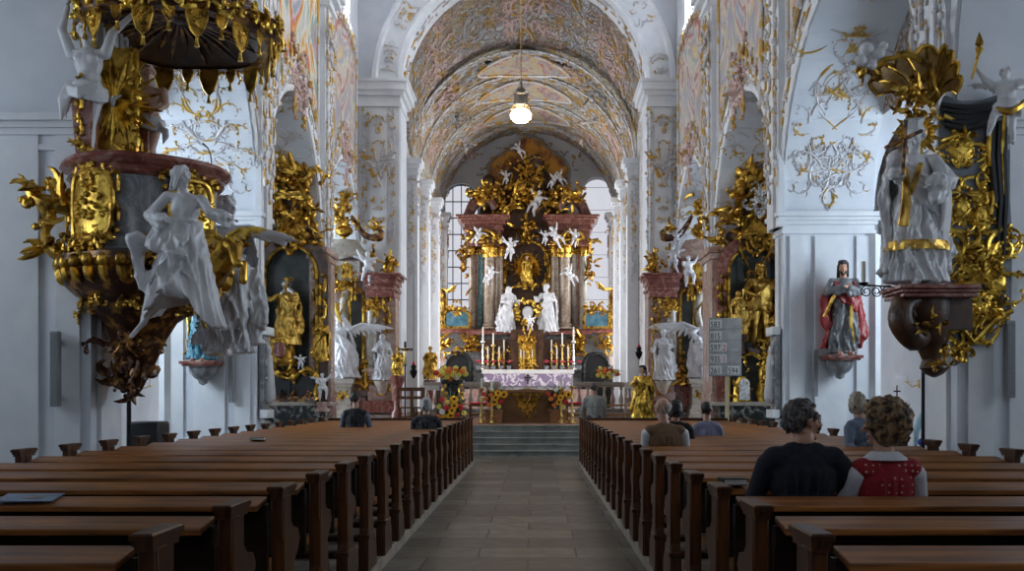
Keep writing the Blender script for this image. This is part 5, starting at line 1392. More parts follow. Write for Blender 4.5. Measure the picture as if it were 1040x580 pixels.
S('christ_statue', 'large gilded figure with bowed head standing in the right altar niche', Vector((PX(772, 24.4), 24.4, PZ(354, 24.4))), 0, 0, 2.2, 'gold_statue', seed=7, robe=False, cloak=1, clside=-1, la=((-.19, -.06, .66), (-.06, -.15, .60)), ra=((.20, -.05, .68), (.20, -.13, .58)), fw=(-.2, -1, -.25), beard=True, hair='long',
  extra=[('reed_staff', MB().tube([(-.62, -.3, -.3), (-.50, -.3, 1.5)], .022, 6), 'gold_bright'), ('pedestal', MB().box((0, 0, -.1), (.7, .4, .2)), 'brown_dark')])
S('gilded_statue', 'smaller gilded mourning figure left of the large gilded figure in the niche', Vector((PX(750, 24.1), 24.1, PZ(340, 24.1))), 0, 0, 1.12, 'gold_statue', seed=12, la=((-.16, -.06, .66), (-.03, -.14, .74)), ra=((.18, -.06, .66), (.04, -.14, .72)), fw=(.5, -1, .2), hair='veil', extra=[('plinth', MB().lathe([(.2, -.5), (.16, -.3), (.24, 0)], (0, 0, 0), 12), 'brown_dark')])
S('gilded_statue', 'gilded armoured attendant at the right edge of the right altar niche', Vector((PX(789, 24.3), 24.3, PZ(350, 24.3))), 0, 0, 1.25, 'gold_dark', seed=15, hem=.14, la=((-.2, -.06, .7), (-.2, -.16, .8)), fw=(-.6, -1, .1), extra=[('pedestal', MB().box((0, 0, -.1), (.4, .35, .2)), 'brown_dark')])

# ------------------------------------------------------------------ inner side altars (against the chancel arch piers)
def inner_altar(s, label):
    D = 29.9; f = F / D; z = lambda y: PZ(y, D)
    # columns measured on the left half of the picture; the right one mirrors them
    X = (lambda px: PX(px, D)) if s < 0 else (lambda px: PX(1057 - px, D) if False else PX(735 - (px - 325), D))
    bbx = lambda mb, a, y0, za, b, y1, zb: mb.bb((min(X(a), X(b)), y0, za), (max(X(a), X(b)), y1, zb))
    root = thing('side_altar', label, 'altar', (X(365), D, .0))
    mb = MB(); bbx(mb, 326, D - .1, 0, 404, D + 1.0, z(421)); bbx(mb, 372, D - .5, 0, 404, D, z(421)); bbx(mb, 328, D - .75, 0, 364, D, z(421)); build(mb, 'base', 'cream_marble', root)
    mb = MB(); bbx(mb, 371, D - .55, z(419), 404, D + .9, z(407)); bbx(mb, 326, D + .0, z(419), 372, D + .9, z(402)); build(mb, 'red_plinth', 'red_marble', root, bevel=.012)
    # pedestal carrying the big angel
    mb = MB(); x0, x1 = sorted((X(331), X(362)))
    for za, zb, o in ((421, 415, .08), (415, 411, .03), (411, 393, 0), (393, 390, .05), (390, 385, .11)): mb.bb((x0 - o + .04, D - .7 - o, z(za)), (x1 + o - .04, D - .1, z(zb)))
    build(mb, 'angel_pedestal', 'cream_marble', root, bevel=.012)
    # outer column pair with entablature
    mb = MB(); x0, x1 = sorted((X(374), X(402))); cornice(mb, x0 + .05, x1 - .05, D - .4, D + .9, z(407), ((.28, 0), (.25, -.04), (.25, -.04), (.12, .04), (.1, .1)))
    build(mb, 'column_pedestal', 'pink_marble', root, bevel=.01)
    sh, gl = MB(), MB(); column(sh, gl, X(379), D - .2, z(377) + .05, z(305), .155); build(sh, 'column', 'cream_marble', root); build(gl, 'gilt_capital', 'gold', root)
    sh, gl = MB(), MB(); bbx(sh, 385, D - .05, z(377), 402, D + .8, z(303)); column(gl, gl, X(396), D + .1, z(377), z(303), .10); build(sh, 'pilaster', 'pink_marble', root)
    g2 = MB(); vine(g2, camface(X(394), z(320), D - .08), 1.2, .35, .045, 4, .4); rocaille(g2, camface(X(384), z(312), D - .42), .7, .55, 3, 7, .04); build(g2, 'gilt_garland', 'gold', root)
    mb = MB(); zt = cornice(mb, x0, x1, D - .35, D + .9, z(303), ((.22, .0), (.10, .05), (.10, .0), (.16, .06), (.09, .14), (.07, .22))); build(mb, 'entablature', 'red_marble', root, bevel=.008)
    # central body: picture frame, twisted columns, curved canopy
    mb = MB(); bbx(mb, 328, D + .25, z(402), 376, D + 1.0, z(262)); build(mb, 'retable', 'pink_marble' if s < 0 else 'red_marble', root)
    mb = MB(); x0, x1 = sorted((X(354), X(368))); mp = camface((x0 + x1) / 2, 0, D + .2); arch_frame(mb, mp, x1 - x0, z(300), z(293), .055, bottom=z(390)); build(mb, 'gilt_frame', 'gold_bright', root)
    mb = MB(); mb.bb((x0, D + .2, z(390)), (x1, D + .24, z(298))); build(mb, 'dark_picture', 'niche', root)
    sh, gl = MB(), MB(); column(sh, gl, X(350), D + .0, z(385), z(286), .15, twist=True); build(sh, 'twisted_column', 'cream_marble', root); build(gl, 'gilt_vine', 'gold', root)
    sh, gl = MB(), MB(); column(sh, gl, X(332), D + .05, z(385), z(286), .12); build(sh, 'column', 'pink_marble', root); build(gl, 'gilt_capital', 'gold', root)
    mb = MB(); bbx(mb, 329, D - .15, z(286), 366, D + .9, z(266)); 
    build(mb, 'frieze', 'cream_marble' if s < 0 else 'pink_marble', root)
    mb = MB(); mb2 = MB()
    for xx in (338, 353):
        mb2.bb((X(xx) - .17, D - .19, z(283)), (X(xx) + .17, D - .15, z(270))); rocaille(mb2, camface(X(xx), z(276), D - .2), .3, .3, xx, 4, .025)
    for sg in (340, 360): vine(mb2, camface(X(sg), z(292), D - .12), .9, .3, .05, sg, .35)
    clump(mb2, (X(345), D - .15, z(292)), (.5, .1, .2), 26, 4 + s, .13); build(mb2, 'gilt_relief', 'gold', root)
    # pagoda-like canopy: concave profile with lobed edge
    cx = (X(348)); n = 36; rings = []
    for t, r_, zz in ((0, .72, 262), (1, .80, 260), (2, .76, 257), (3, .60, 252), (4, .48, 246), (5, .44, 243)):
        rings.append([V3(cx + math.cos(2 * PI * j / n) * r_ * (1 + .05 * math.cos(2 * PI * j / n * 6)), D + .25 + math.sin(2 * PI * j / n) * r_ * .7, z(zz) + (.07 * math.cos(2 * PI * j / n * 6) if t < 3 else 0)) for j in range(n)])
    mb = MB(); mb.loft(rings); build(mb, 'canopy', 'cream_marble' if s < 0 else 'pink_marble', root)
    mb = MB(); urn(mb, (cx - s * .0, D + .2, z(244)), .62); clump(mb, (cx, D + .1, z(212)), (.24, .12, .42), 46, 31 + s, .17, .6); clump(mb, (cx, D + .05, z(226)), (.42, .1, .1), 16, 2, .14); build(mb, 'gilt_urn', 'gold', root)
    # volute beside the urn and its little pedestal
    mb = MB(); a, b = X(356), X(384); pts = [V3(a, D + .2, z(218)), V3(a + (b - a) * .2, D + .2, z(228)), V3(a + (b - a) * .5, D + .2, z(238)), V3(b, D + .2, z(241)), V3(b + (b - a) * .1, D + .2, z(236)), V3(b, D + .2, z(233))]
    mb.tube(pts, [.05, .08, .10, .11, .09, .07], 8); mb.bb((min(X(374), X(386)), D, z(242)), (max(X(374), X(386)), D + .5, z(238))); build(mb, 'volute', 'brown_gold', root)
    mb = MB(); clump(mb, (X(380), D + .15, z(231)), (.16, .08, .28), 20, 3 + s, .13, .5); clump(mb, (X(378), D + .2, z(262)), (.14, .1, .5), 22, 8 + s, .13); build(mb, 'gilt_finial', 'gold', root)
    mb = MB(); clump(mb, (X(396), D + .0, z(268)), (.18, .1, .36), 34, 5 + s, .15, .7); mb.lathe([(.16, 0), (.05, .1), (.14, .3), (.1, .42)], (X(396), D, z(281)), 10); build(mb, 'gilt_flower_vase', 'gold', root)
    mb = MB(); clump(mb, (X(370), D - .35, z(380)), (.16, .1, .5), 32, 9 + s, .15); clump(mb, (X(391), D - .5, z(392)), (.3, .06, .25), 20, 12, .12); rocaille(mb, camface(X(347), z(402), D - .74), .8, .4, 8, 6, .035); build(mb, 'gilt_scrollwork', 'gold', root)
    return root, D, f, z, X
root, D, f, z, XLf = inner_altar(-1, 'left inner side altar with marble columns, canopy and golden urn')
S('angel_statue', 'large white angel with spread wing holding a golden horn on the left pedestal', Vector((XLf(350), 29.35, PZ(385, 29.35) + .0)), 0, 0, 1.95, 'white', seed=3, lean=(-.06, -.06), sway=.05, la=((-.20, -.12, .74), (-.06, -.2, .90)), ra=((.18, -.12, .80), (.06, -.2, .96)), fw=(.3, -1, .3), hem=.17, folds=9, trail=(.1, .05), cloak=1,
  wings=[((.08, .08, .78), (.56, .1, .86), .35, 9), ((-.06, .08, .78), (-.30, .16, .92), .35, 8)], extra=[('golden_horn', MB().tube([(.1, -.42, 1.75), (.0, -.42, 1.9), (-.06, -.40, 2.3)], [.05, .05, .12], 8), 'gold_bright')])
S('bishop_statue', 'white robed saint in front of the left inner altar column', Vector((XLf(391), 29.3, PZ(387, 29.3))), 0, 0, 1.45, 'white_grey', seed=8, la=((-.17, -.06, .66), (-.04, -.15, .70)), ra=((.17, -.06, .66), (.05, -.15, .68)), hair='veil', hem=.17,
  extra=[('plinth', MB().lathe([(.10, -.4), (.2, -.15), (.26, -.03), (.26, 0)], (0, 0, 0), 12), 'cream_marble')])
putto('white cherub reclining between the two cornices of the left inner altar', Vector((XLf(376), 29.4, PZ(290, 29.4) + .0)), 0, 0, 1.05, 'white', rot=.5, pose=2)
root, D, f, z, XRf = inner_altar(1, 'right inner side altar with marble columns, canopy and golden urn')
S('angel_statue', 'large white angel behind the hymn board on the right pedestal', Vector((XRf(348), 29.35, PZ(385, 29.35) + .0)), 0, 0, 1.95, 'white_grey', seed=5, lean=(.05, -.06), sway=-.05, la=((-.20, -.12, .72), (-.1, -.2, .60)), ra=((.2, -.1, .70), (.16, -.2, .62)), fw=(-.4, -1, .0), hem=.16, folds=9, trail=(-.08, .05),
  wings=[((-.06, .08, .78), (-.62, .1, .88), .35, 9), ((.06, .08, .78), (.34, .14, .92), .35, 8)])
S('bishop_statue', 'white robed saint in front of the right inner altar column', Vector((XRf(389), 29.3, PZ(387, 29.3))), 0, 0, 1.6, 'white_grey', seed=18, la=((-.19, -.06, .66), (-.22, -.12, .60)), ra=((.17, -.06, .66), (.05, -.15, .70)), hair='short', hem=.18,
  extra=[('crozier', MB().tube([(-.36, -.2, 0), (-.36, -.2, 1.6), (-.3, -.2, 1.75), (-.22, -.2, 1.65), (-.28, -.2, 1.58)], .02, 6), 'gold'), ('plinth', MB().lathe([(.10, -.4), (.2, -.15), (.28, -.03), (.28, 0)], (0, 0, 0), 12), 'cream_marble')])
putto('white cherub standing before the canopy of the right inner altar', Vector((PX(699, 29.3), 29.3, PZ(292, 29.3))), 0, 0, .98, 'white', rot=.2, pose=1, wings=False)
putto('greyish cherub seated on the left cornice of the right inner altar', Vector((PX(683, 29.6), 29.6, PZ(280, 29.6))), 0, 0, .95, 'white_grey', rot=-.4, pose=0)
putto('greyish cherub head and shoulders above the volute of the right inner altar', Vector((PX(687, 29.9), 29.9, PZ(253, 29.9))), 0, 0, .6, 'white_grey', rot=.2, pose=1)

# ------------------------------------------------------------------ high altar
D = 43.2; f = F / D; z = lambda y, d=D: PZ(y, d); X = lambda px, d=D: PX(px, d)
def bx(mb, xa, ya, xb, yb, d0, d1, dd=None): mb.bb((X(xa), d0, z(yb)), (X(xb), d1, z(ya)))
root = thing('high_altar', 'towering marble and gold high altar filling the end of the chancel', 'altar', (X(536), D, .95))
mb = MB(); bx(mb, 440, 338, 636, 425, D + .3, D + 1.6); build(mb, 'lower_storey', 'grey_marble', root)
mb = MB(); bx(mb, 438, 334, 516, 338, D - .0, D + 1.6); bx(mb, 556, 334, 638, 338, D - .0, D + 1.6); bx(mb, 474, 336, 600, 340, D - .15, D + 1.6); build(mb, 'ledge', 'red_marble', root, bevel=.02)
for xc in (465, 606):
    mb = MB(); mp = camface(X(xc), 0, D + .29); n = 16; r = 13 / f
    mb.prism([(-r, z(420))] + [(-r * math.cos(PI * k / n), z(372) + r * 1.0 * math.sin(PI * k / n)) for k in range(n + 1)] + [(r, z(420))], mp, 0, .02); d_ = build(mb, 'doorway', 'black', root)
    mb = MB(); arch_frame(mb, camface(X(xc), 0, D + .26), 2 * r, z(372), z(359), .09, bottom=z(420)); build(mb, 'door_surround', 'dark_marble', root)
    for k, xo in enumerate((-16, 12)):
        mb = MB(); clump(mb, (X(xc + xo), D + .1, z(349)), (.26, .1, .3), 26, xc + k, .2); rocaille(mb, camface(X(xc + xo), z(348), D + .15), .9, .9, xc + k, 5, .06); build(mb, 'gilt_relief', 'gold', root)
for xa, xb in ((440, 452), (619, 633)):
    mb = MB(); bx(mb, xa, 362, xb, 372, D + .22, D + .3); build(mb, 'pink_panel', 'pink_marble', root)
# main storey back wall and niche
mb = MB(); bx(mb, 478, 250, 509, 336, D + .9, D + 1.9); bx(mb, 560, 250, 590, 336, D + .9, D + 1.9); bx(mb, 508, 232, 562, 336, D + 1.3, D + 2.0); build(mb, 'retable', 'dark_red_marble', root)
mb = MB(); mp = camface(X(534.5), 0, D + 1.25); n = 18; w = 46 / f
mb.prism([(-w / 2, z(325))] + [(-w / 2 * math.cos(PI * k / n), z(262) + 1.0 * math.sin(PI * k / n)) for k in range(n + 1)] + [(w / 2, z(325))], mp, 0, .04); build(mb, 'niche', 'brown_dark', root)
mb = MB(); arch_frame(mb, camface(X(534.5), 0, D + 1.15), w, z(262), z(240), .10, bottom=z(322)); 
for sg in (-1, 1): vine(mb, camface(X(534.5 + sg * 22), z(285), D + 1.1), 2.4, .5, .08, 5 + sg, .6)
build(mb, 'gilt_frame', 'gold', root)
for xc, dd, r, m_ in ((479, .3, .17, 'brown_marble'), (487, .6, .14, 'teal_marble'), (497, -.2, .25, 'brown_marble'), (506.5, .4, .19, 'brown_marble'), (564, .4, .20, 'brown_marble'), (574, -.2, .25, 'brown_marble'), (584.5, .6, .14, 'cream_marble'), (593, .3, .19, 'cream_marble')):  # the two rightmost take pale marble to paint the light falling on them
    sh, gl = MB(), MB(); column(sh, gl, X(xc), D + dd + .2, z(334), z(249), r); build(sh, 'column', m_, root); build(gl, 'gilt_capital', 'gold', root)
for xa, xb in ((470, 512), (558, 602)):
    mb = MB(); bx(mb, xa + 4, 240, xb - 4, 250, D - .05, D + 1.8); cornice(mb, X(xa + 3), X(xb - 3), D - .1, D + 1.8, z(240), ((.25, .0), (.12, .12), (.15, .05), (.18, .2), (.12, .32), (.10, .42))); build(mb, 'entablature', 'dark_red_marble', root, bevel=.02)
    xm = (xa + xb) / 2; sg = -1 if xa < 500 else 1
    mb = MB(); pts = [V3(X(xm + sg * 22), D + .3, z(224)), V3(X(xm + sg * 16), D + .3, z(217)), V3(X(xm + sg * 10), D + .3, z(206)), V3(X(xm + sg * 2), D + .3, z(200)), V3(X(xm - sg * 8), D + .3, z(205)), V3(X(xm - sg * 10), D + .3, z(212))]
    mb.tube(pts, [.12, .22, .26, .24, .2, .12], 8); build(mb, 'volute', 'dark_red_marble', root)
    mb = MB(); clump(mb, (X(xm), D - .2, z(243)), (.8, .15, .2), 30, xa, .2); arch_frame(mb, camface(X(xm + 2), z(243), D - .3), .9, 0, .35, .07, bottom=-.05)
    clump(mb, (X(xm + sg * 2), D - .1, z(198)), (.5, .3, .6), 46, xa + 1, .24); build(mb, 'gilt_scrollwork', 'gold', root)
    mb = MB(); clump(mb, (X(xm + sg * 20), D + .1, z(262)), (.15, .1, 1.3), 36, xa + 5, .2); build(mb, 'gilt_garland', 'gold_dark', root)
# attic with clouds, rays and gilded glory
mb = MB(); mb.ell((X(535), D + 1.4, z(215)), (2.0, .7, 1.1)); mb.ell((X(535), D + 1.4, z(190)), (1.3, .6, 1.6)); 
for k in range(26):
    r_ = random.Random(k); mb.ell((X(535) + r_.gauss(0, 1.1), D + 1.0 + r_.random() * .4, z(205) + r_.gauss(0, .8)), r_.uniform(.25, .5), None, 8, 6)
build(mb, 'cloud_bank', 'brown_dark', root)
mb = MB(); ray_burst(mb, (X(535), D + 1.35, z(190)), .5, 2.0, 34, 3); build(mb, 'gilt_rays', 'gold', root)
mb = MB(); clump(mb, (X(536), D + .9, z(172)), (.5, .2, .8), 70, 61, .26); clump(mb, (X(536), D + .6, z(196)), (1.0, .2, .5), 70, 62, .26); clump(mb, (X(509), D + .5, z(205)), (.5, .2, .7), 44, 63, .24); clump(mb, (X(563), D + .5, z(205)), (.5, .2, .7), 44, 64, .24); clump(mb, (X(536), D + .6, z(228)), (.5, .2, .6), 40, 65, .22); build(mb, 'gilt_clouds', 'gold', root)
mb = MB(); clump(mb, (X(524), D + .3, z(204)), (.2, .1, .3), 14, 71, .22); clump(mb, (X(543), D + .3, z(198)), (.2, .1, .2), 10, 72, .22); clump(mb, (X(512), D + .3, z(214)), (.12, .1, .1), 6, 73, .18); build(mb, 'bright_gilt_clouds', 'gold_bright', root)
# tabernacle zone
mb = MB(); bx(mb, 489, 345, 583, 378, D - .3, D + .4); bx(mb, 519, 336, 552, 376, D - .75, D); build(mb, 'tabernacle_tier', 'brown_dark', root)
mb = MB(); bx(mb, 527, 343, 544, 368, D - .85, D - .75); clump(mb, (X(535.5), D - .85, z(372)), (.45, .06, .2), 30, 81, .16); rocaille(mb, camface(X(535.5), z(352), D - .87), 1.0, 1.0, 4, 8, .05)
for k in range(7): clump(mb, (X(494 + k * 14), D - .35, z(358)), (.1, .04, .4), 12, 90 + k, .13)
build(mb, 'gilt_tabernacle_door', 'gold', root)
# altar table with lace cloth
D2 = 41.6
t = thing('high_altar_table', 'high altar table covered with a purple and white lace cloth', 'altar', (PX(536, D2), D2, PZ(393, D2)))
mb = MB(); mb.bb((PX(491, D2), D2, 1.7), (PX(582, D2), D2 + .9, PZ(377, D2))); build(mb, 'block', 'grey_marble', t)
mb = MB(); mb.bb((PX(489.5, D2), D2 - .05, PZ(377, D2)), (PX(583, D2), D2 + .9, PZ(375.5, D2))); mb.bb((PX(489.5, D2), D2 - .06, PZ(379.5, D2)), (PX(583, D2), D2 - .03, PZ(375.6, D2))); build(mb, 'white_cloth', 'linen', t)
mb = MB(); n = 60; x0, x1 = PX(491, D2), PX(582, D2); top = PZ(378, D2); bot = PZ(392, D2)
rings = [[V3(x0 + (x1 - x0) * k / n, D2 - .04 - .015 * math.sin(k * 1.3) * (1 - q), bot + (top - bot) * q) for q in (0, .5, 1)] + [V3(x0 + (x1 - x0) * k / n, D2 - .01, bot + (top - bot) * q) for q in (1, .5, 0)] for k in range(n + 1)]
mb.loft(rings); build(mb, 'lace_frontal', 'lace', t)
mb = MB(); xm = PX(536, D2); zc = (top + bot) / 2; mb.bb((xm - .025, D2 - .075, zc - .24), (xm + .025, D2 - .06, zc + .24)); mb.bb((xm - .17, D2 - .075, zc + .03), (xm + .17, D2 - .06, zc + .08))
mb.tube([V3(xm + .12 * math.cos(a), D2 - .07, zc + .05 + .12 * math.sin(a)) for a in [2 * PI * k / 16 for k in range(17)]], .014, 5); build(mb, 'embroidered_cross', 'black', t)
zt = z(376)
mb = MB(); mb.bb((X(484), D - .9, zt - .12), (X(592), D + .2, zt)); tag(build(mb, 'altar_gradine', 'dark_marble'), 'long dark marble shelf for candles behind the high altar table', 'shelf')
for k, (xx, y0) in enumerate(((490.5, 332), (501, 338), (512, 345), (560, 345), (571, 338), (582.5, 332))):
    candlestick(X(xx, 42.8), 42.8, zt, PZ(y0, 42.8) - zt, .65 if k in (0, 5) else .55, .07, 'silver' if k in (0, 5) else 'brass', 'tall candlestick on the high altar shelf, %s' % ('far left', 'second from the left', 'just left of the tabernacle', 'just right of the tabernacle', 'second from the right', 'far right')[k], group='tall candlesticks on the high altar')
for k, xx in enumerate((495.5, 507, 565.5, 577)):
    candlestick(X(xx, 42.6), 42.6, zt, PZ(352, 42.6) - zt, .5, .05, 'brass', 'shorter candlestick among the red plants, %s' % ('outer left', 'inner left', 'inner right', 'outer right')[k], group='short candlesticks on the high altar')
for k, xx in enumerate((529, 532, 536.5, 540.5)):
    candlestick(X(xx, 42.3), 42.3, zt, PZ(355, 42.3) - zt, .35, .035, 'gold_bright', 'slim candle before the tabernacle door, %s of four' % ('leftmost', 'second', 'third', 'rightmost')[k], group='four slim candles before the tabernacle')
for k, xx in enumerate((486, 494, 501, 509, 517, 555, 563, 571, 580, 588)):
    rnd = random.Random(k); c = V3(X(xx, 42.45), 42.45, zt + .3)
    t = thing('poinsettia', 'crimson potted plant on the high altar shelf, %s on the %s side' % (('outermost', 'second', 'middle', 'fourth', 'innermost')[k if k < 5 else 9 - k], 'left' if k < 5 else 'right'), 'plant', (c.x, c.y, zt), group='crimson plants on the high altar')
    mb = MB(); mb.lathe([(.09, 0), (.12, .18), (.10, .18)], (c.x, c.y, zt), 10); build(mb, 'pot', 'grey_marble', t)
    mb = MB(); mb2 = MB()
    for q in range(16):
        a = q * 2.4; d = V3(math.cos(a), math.sin(a) * .7, rnd.uniform(-.2, .6)); e = c + d * rnd.uniform(.12, .2) + V3(0, -.03, .05); (mb if q % 4 else mb2).tube([c, (c + e) / 2 + V3(0, 0, .03), e], [.015, .05, .01], 4, flat=.4)
    build(mb, 'crimson_leaves', 'pinkred', t); build(mb2, 'green_leaves', 'leaf', t)
# figures of the high altar
S('nun_statue', 'white veiled nun kneeling toward the centre, left side of the high altar', Vector((X(514, 42.9), 42.9, PZ(338, 42.9))), 0, 0, 2.1, 'white_grey', seed=21, hair='veil', fw=(.8, -1, .1), lean=(.06, -.03), la=((-.12, -.12, .66), (.08, -.2, .66)), ra=((.2, -.1, .66), (.26, -.14, .68)), hem=.17, folds=11, rot=.3)
S('monk_statue', 'white robed saint turned toward the centre, right side of the high altar', Vector((X(557, 42.9), 42.9, PZ(338, 42.9))), 0, 0, 2.2, 'white_grey', seed=23, hair='short', beard=True, fw=(-.8, -1, .2), lean=(-.05, -.03), la=((-.2, -.1, .66), (-.24, -.14, .72)), ra=((.16, -.1, .66), (-.04, -.2, .70)), hem=.16, folds=10, rot=-.3)
S('gilded_statue', 'gilded praying figure with outstretched arm at the left window', Vector((X(443, 43.0), 43.0, PZ(335, 43.0))), 0, 0, 2.35, 'gold_statue', seed=25, hair='veil', fw=(.6, -1, .4), la=((-.18, -.05, .66), (-.05, -.15, .64)), ra=((.24, -.05, .74), (.38, -.08, .84)), hem=.19, folds=10, multi=dict(body='gold_statue', robe='gold_statue', cloak='gold_statue', hair='grey_marble'))
S('gilded_statue', 'gilded robed figure with raised arm at the right window', Vector((X(627, 43.0), 43.0, PZ(335, 43.0))), 0, 0, 2.35, 'gold_statue', seed=28, hair='veil', fw=(-.6, -1, .4), la=((-.26, -.05, .78), (-.40, -.08, .90)), ra=((.18, -.05, .66), (.05, -.15, .62)), hem=.19, folds=10, multi=dict(body='gold_statue', robe='gold_statue', cloak='gold_statue', hair='grey_marble'))
S('madonna_statue', 'small gilded Madonna in a ring of golden rays, heart of the high altar', Vector((X(535, 43.6), 43.6, PZ(287, 43.6))), 0, 0, 1.25, 'gold_statue', seed=31, multi=dict(body='flesh_dark', robe='gold_bright', cloak='gold', hair='gold_bright'),
  extra=[('golden_rays', (lambda m_: (ray_burst(m_, (0, .3, .75), .15, .85, 36, 4), m_)[1])(MB()), 'gold'), ('golden_cloud', (lambda m_: (clump(m_, (0, 0, -.1), (.5, .12, .12), 34, 6, .17), m_)[1])(MB()), 'gold_bright'), ('halo', MB().tube([(.28 * math.cos(a), .25, 1.1 + .28 * math.sin(a)) for a in [2 * PI * k / 24 for k in range(25)]], .03, 6), 'gold_bright')])
putto('white cherub group on the tabernacle below the flower cartouche', Vector((X(538, 42.4), 42.4, PZ(337, 42.4))), 0, 0, .75, 'white', pose=0)
for k, (xx, yy, h_, lab) in enumerate(((492, 290, .95, 'white cherub hanging before the left columns of the high altar'), (585, 290, .95, 'white cherub hanging before the right columns of the high altar'), (517, 266, 1.1, 'pale flying angel left of the golden Madonna'), (480, 250, .9, 'white cherub on the left entablature of the high altar'), (571, 252, 1.1, 'white angel reclining on the right entablature of the high altar'), (583, 252, .85, 'small white cherub at the right end of the entablature'), (537, 220, 1.3, 'large white angel in the golden clouds of the attic'), (532, 161, .8, 'white cherub high up in the golden glory'), (513, 190, .75, 'white cherub in the clouds left of the glory'), (557, 193, .8, 'white cherub in the clouds right of the glory'), (574, 190, .8, 'white cherub at the far right of the attic'), (553, 250, .7, 'small white cherub just right of the central arch'))):
    dd = 42.85 if yy > 240 else 43.7
    putto(lab, Vector((X(xx, dd), dd, PZ(yy, dd))), 0, 0, h_, 'white_grey', rot=(-.5, .5, .3)[k % 3], pose=k, tilt=((.5, 'Y'), (-.6, 'Y'), (.2, 'X'))[k % 3])
# flower cartouche with gilded blossoms
t = thing('gilded_cartouche', 'oval wreath of golden blossoms above the tabernacle', 'ornament', (X(536, 42.8), 42.8, PZ(328, 42.8)))
mb = MB(); r_ = random.Random(5)
for k in range(60):
    a = 2 * PI * k / 60; c = V3(X(536, 42.8) + .50 * math.cos(a), 42.8, PZ(316, 42.8) + .44 * math.sin(a)); mb.ell(c + V3(r_.gauss(0, .08), r_.gauss(0, .05), r_.gauss(0, .08)), r_.uniform(.05, .10), None, 7, 5)
build(mb, 'blossoms', 'gold_bright', t); mb = MB(); mb.ell((X(536, 42.8), 42.9, PZ(317, 42.8)), (.26, .1, .28)); build(mb, 'pale_field', 'white_grey', t)
for xx, lab in ((464, 'glazed blue reliquary shrine in a gilt frame, left of the high altar'), (606, 'glazed blue reliquary shrine in a gilt frame, right of the high altar')):
    t = thing('reliquary_shrine', lab, 'reliquary', (X(xx, 42.8), 42.8, PZ(333, 42.8))); c = P(xx, 324, 42.8)
    mb = MB(); mb.bb((c.x - .48, 42.7, c.z - .36), (c.x + .48, 43.1, c.z + .3)); build(mb, 'glass_case', 'glass_blue', t)
    mb = MB()
    for sx_ in (-1, 1): mb.tube([(c.x + sx_ * .54, 42.7, c.z - .4), (c.x + sx_ * .6, 42.66, c.z - .1), (c.x + sx_ * .5, 42.7, c.z + .3), (c.x, 42.66, c.z + .42)], .07, 6)
    mb.bb((c.x - .6, 42.65, c.z - .44), (c.x + .6, 43.1, c.z - .34)); rocaille(mb, camface(c.x, c.z + .5, 42.68), 1.2, .5, xx, 6, .05); clump(mb, (c.x, 42.68, c.z + .45), (.55, .05, .12), 20, xx, .13); build(mb, 'gilt_frame', 'gold', t)

# smaller gilded things flanking the chancel
for xx, y0, y1, D_, m_, lab in ((437, 352, 386, 33.5, 'gold', 'small gilded figure on the left chancel wall above the white table'), (404, 353, 382, 28.5, 'gold', 'small gilded figure at the right end of the left inner altar')):
    h_ = PZ(y0, D_) - PZ(y1, D_); S('gilded_statue', lab, Vector((PX(xx, D_), D_, PZ(y1, D_))), 0, 0, h_, m_, seed=xx, vox=h_ / 60, extra=[('pedestal', MB().lathe([(.24, (.93 if D_ > 33 else .73) - PZ(y1, D_)), (.20, 1.0 - PZ(y1, D_)), (.12, 1.1 - PZ(y1, D_)), (.12, -.35), (.24, -.05), (.24, 0)], (0, 0, 0), 14), 'red_marble')])
# sanctuary lamps hanging on the chancel walls
for k, (xx, yy, D_, lab) in enumerate(((420, 379, 27.6, 'small dark lantern hanging on a chain by the left balustrade'), (649, 360, 30.4, 'small dark lantern hanging on a chain by the right balustrade'))):
    c = P(xx, yy, D_); t = thing('hanging_lantern', lab, 'lantern', c)
    mb = MB(); mb.lathe([(.02, -.16), (.09, -.05), (.12, .05), (.06, .14), (.09, .18), (.02, .3)], c, 12); build(mb, 'lantern_body', 'iron', t)
    mb = MB(); mb.lathe([(.04, .18), (.05, .26), (.02, .34)], c, 10); build(mb, 'red_glass', 'redpetal', t); mb = MB(); mb.tube([c + V3(0, 0, .3), c + V3(0, 0, 3.2)], .01, 5); build(mb, 'chain', 'iron', t)

# ambo with gold scrolls carrying flowers
D = 26.4; x0, x1 = PX(449, D), PX(471, D)
t = thing('flower_pedestal', 'dark pedestal with golden side scrolls, left of the front altar', 'pedestal', ((x0 + x1) / 2, D, .75)); xm = (x0 + x1) / 2
mb = MB(); mb.bb((x0 + .1, D - .15, .75), (x1 - .1, D + .2, PZ(390, D))); mb.bb((x0, D - .25, PZ(390, D)), (x1, D + .3, PZ(386, D))); mb.bb((x0, D - .2, .75), (x1, D + .25, .85)); build(mb, 'body', 'dark_marble', t, bevel=.01)
mb = MB()
for sg in (-1, 1): vine(mb, camface(xm + sg * .22, PZ(405, D), D - .17), .9, .2, .035, 5, .28)
build(mb, 'gilt_scrolls', 'gold_bright', t)
bouquet((xm, D, PZ(379, D)), .46, .17, ['yellow', 'orange', 'yellow', 'sunyellow', 'yellow', 'orange', 'yellow', 'orange', 'yellow', 'whitepetal', 'yellow', 'orange', 'yellow', 'yellow', 'orange', 'yellow', 'redpetal', 'yellow', 'yellow', 'orange'][:20] and ['yellow', 'orange', 'yellow', 'orange', 'yellow', 'yellow', 'orange', 'yellow', 'orange', 'yellow', 'whitepetal', 'yellow', 'orange', 'yellow', 'yellow', 'orange', 'yellow', 'redpetal'], 'bright yellow and orange bouquet on the dark pedestal', 11, base=PZ(386, D))
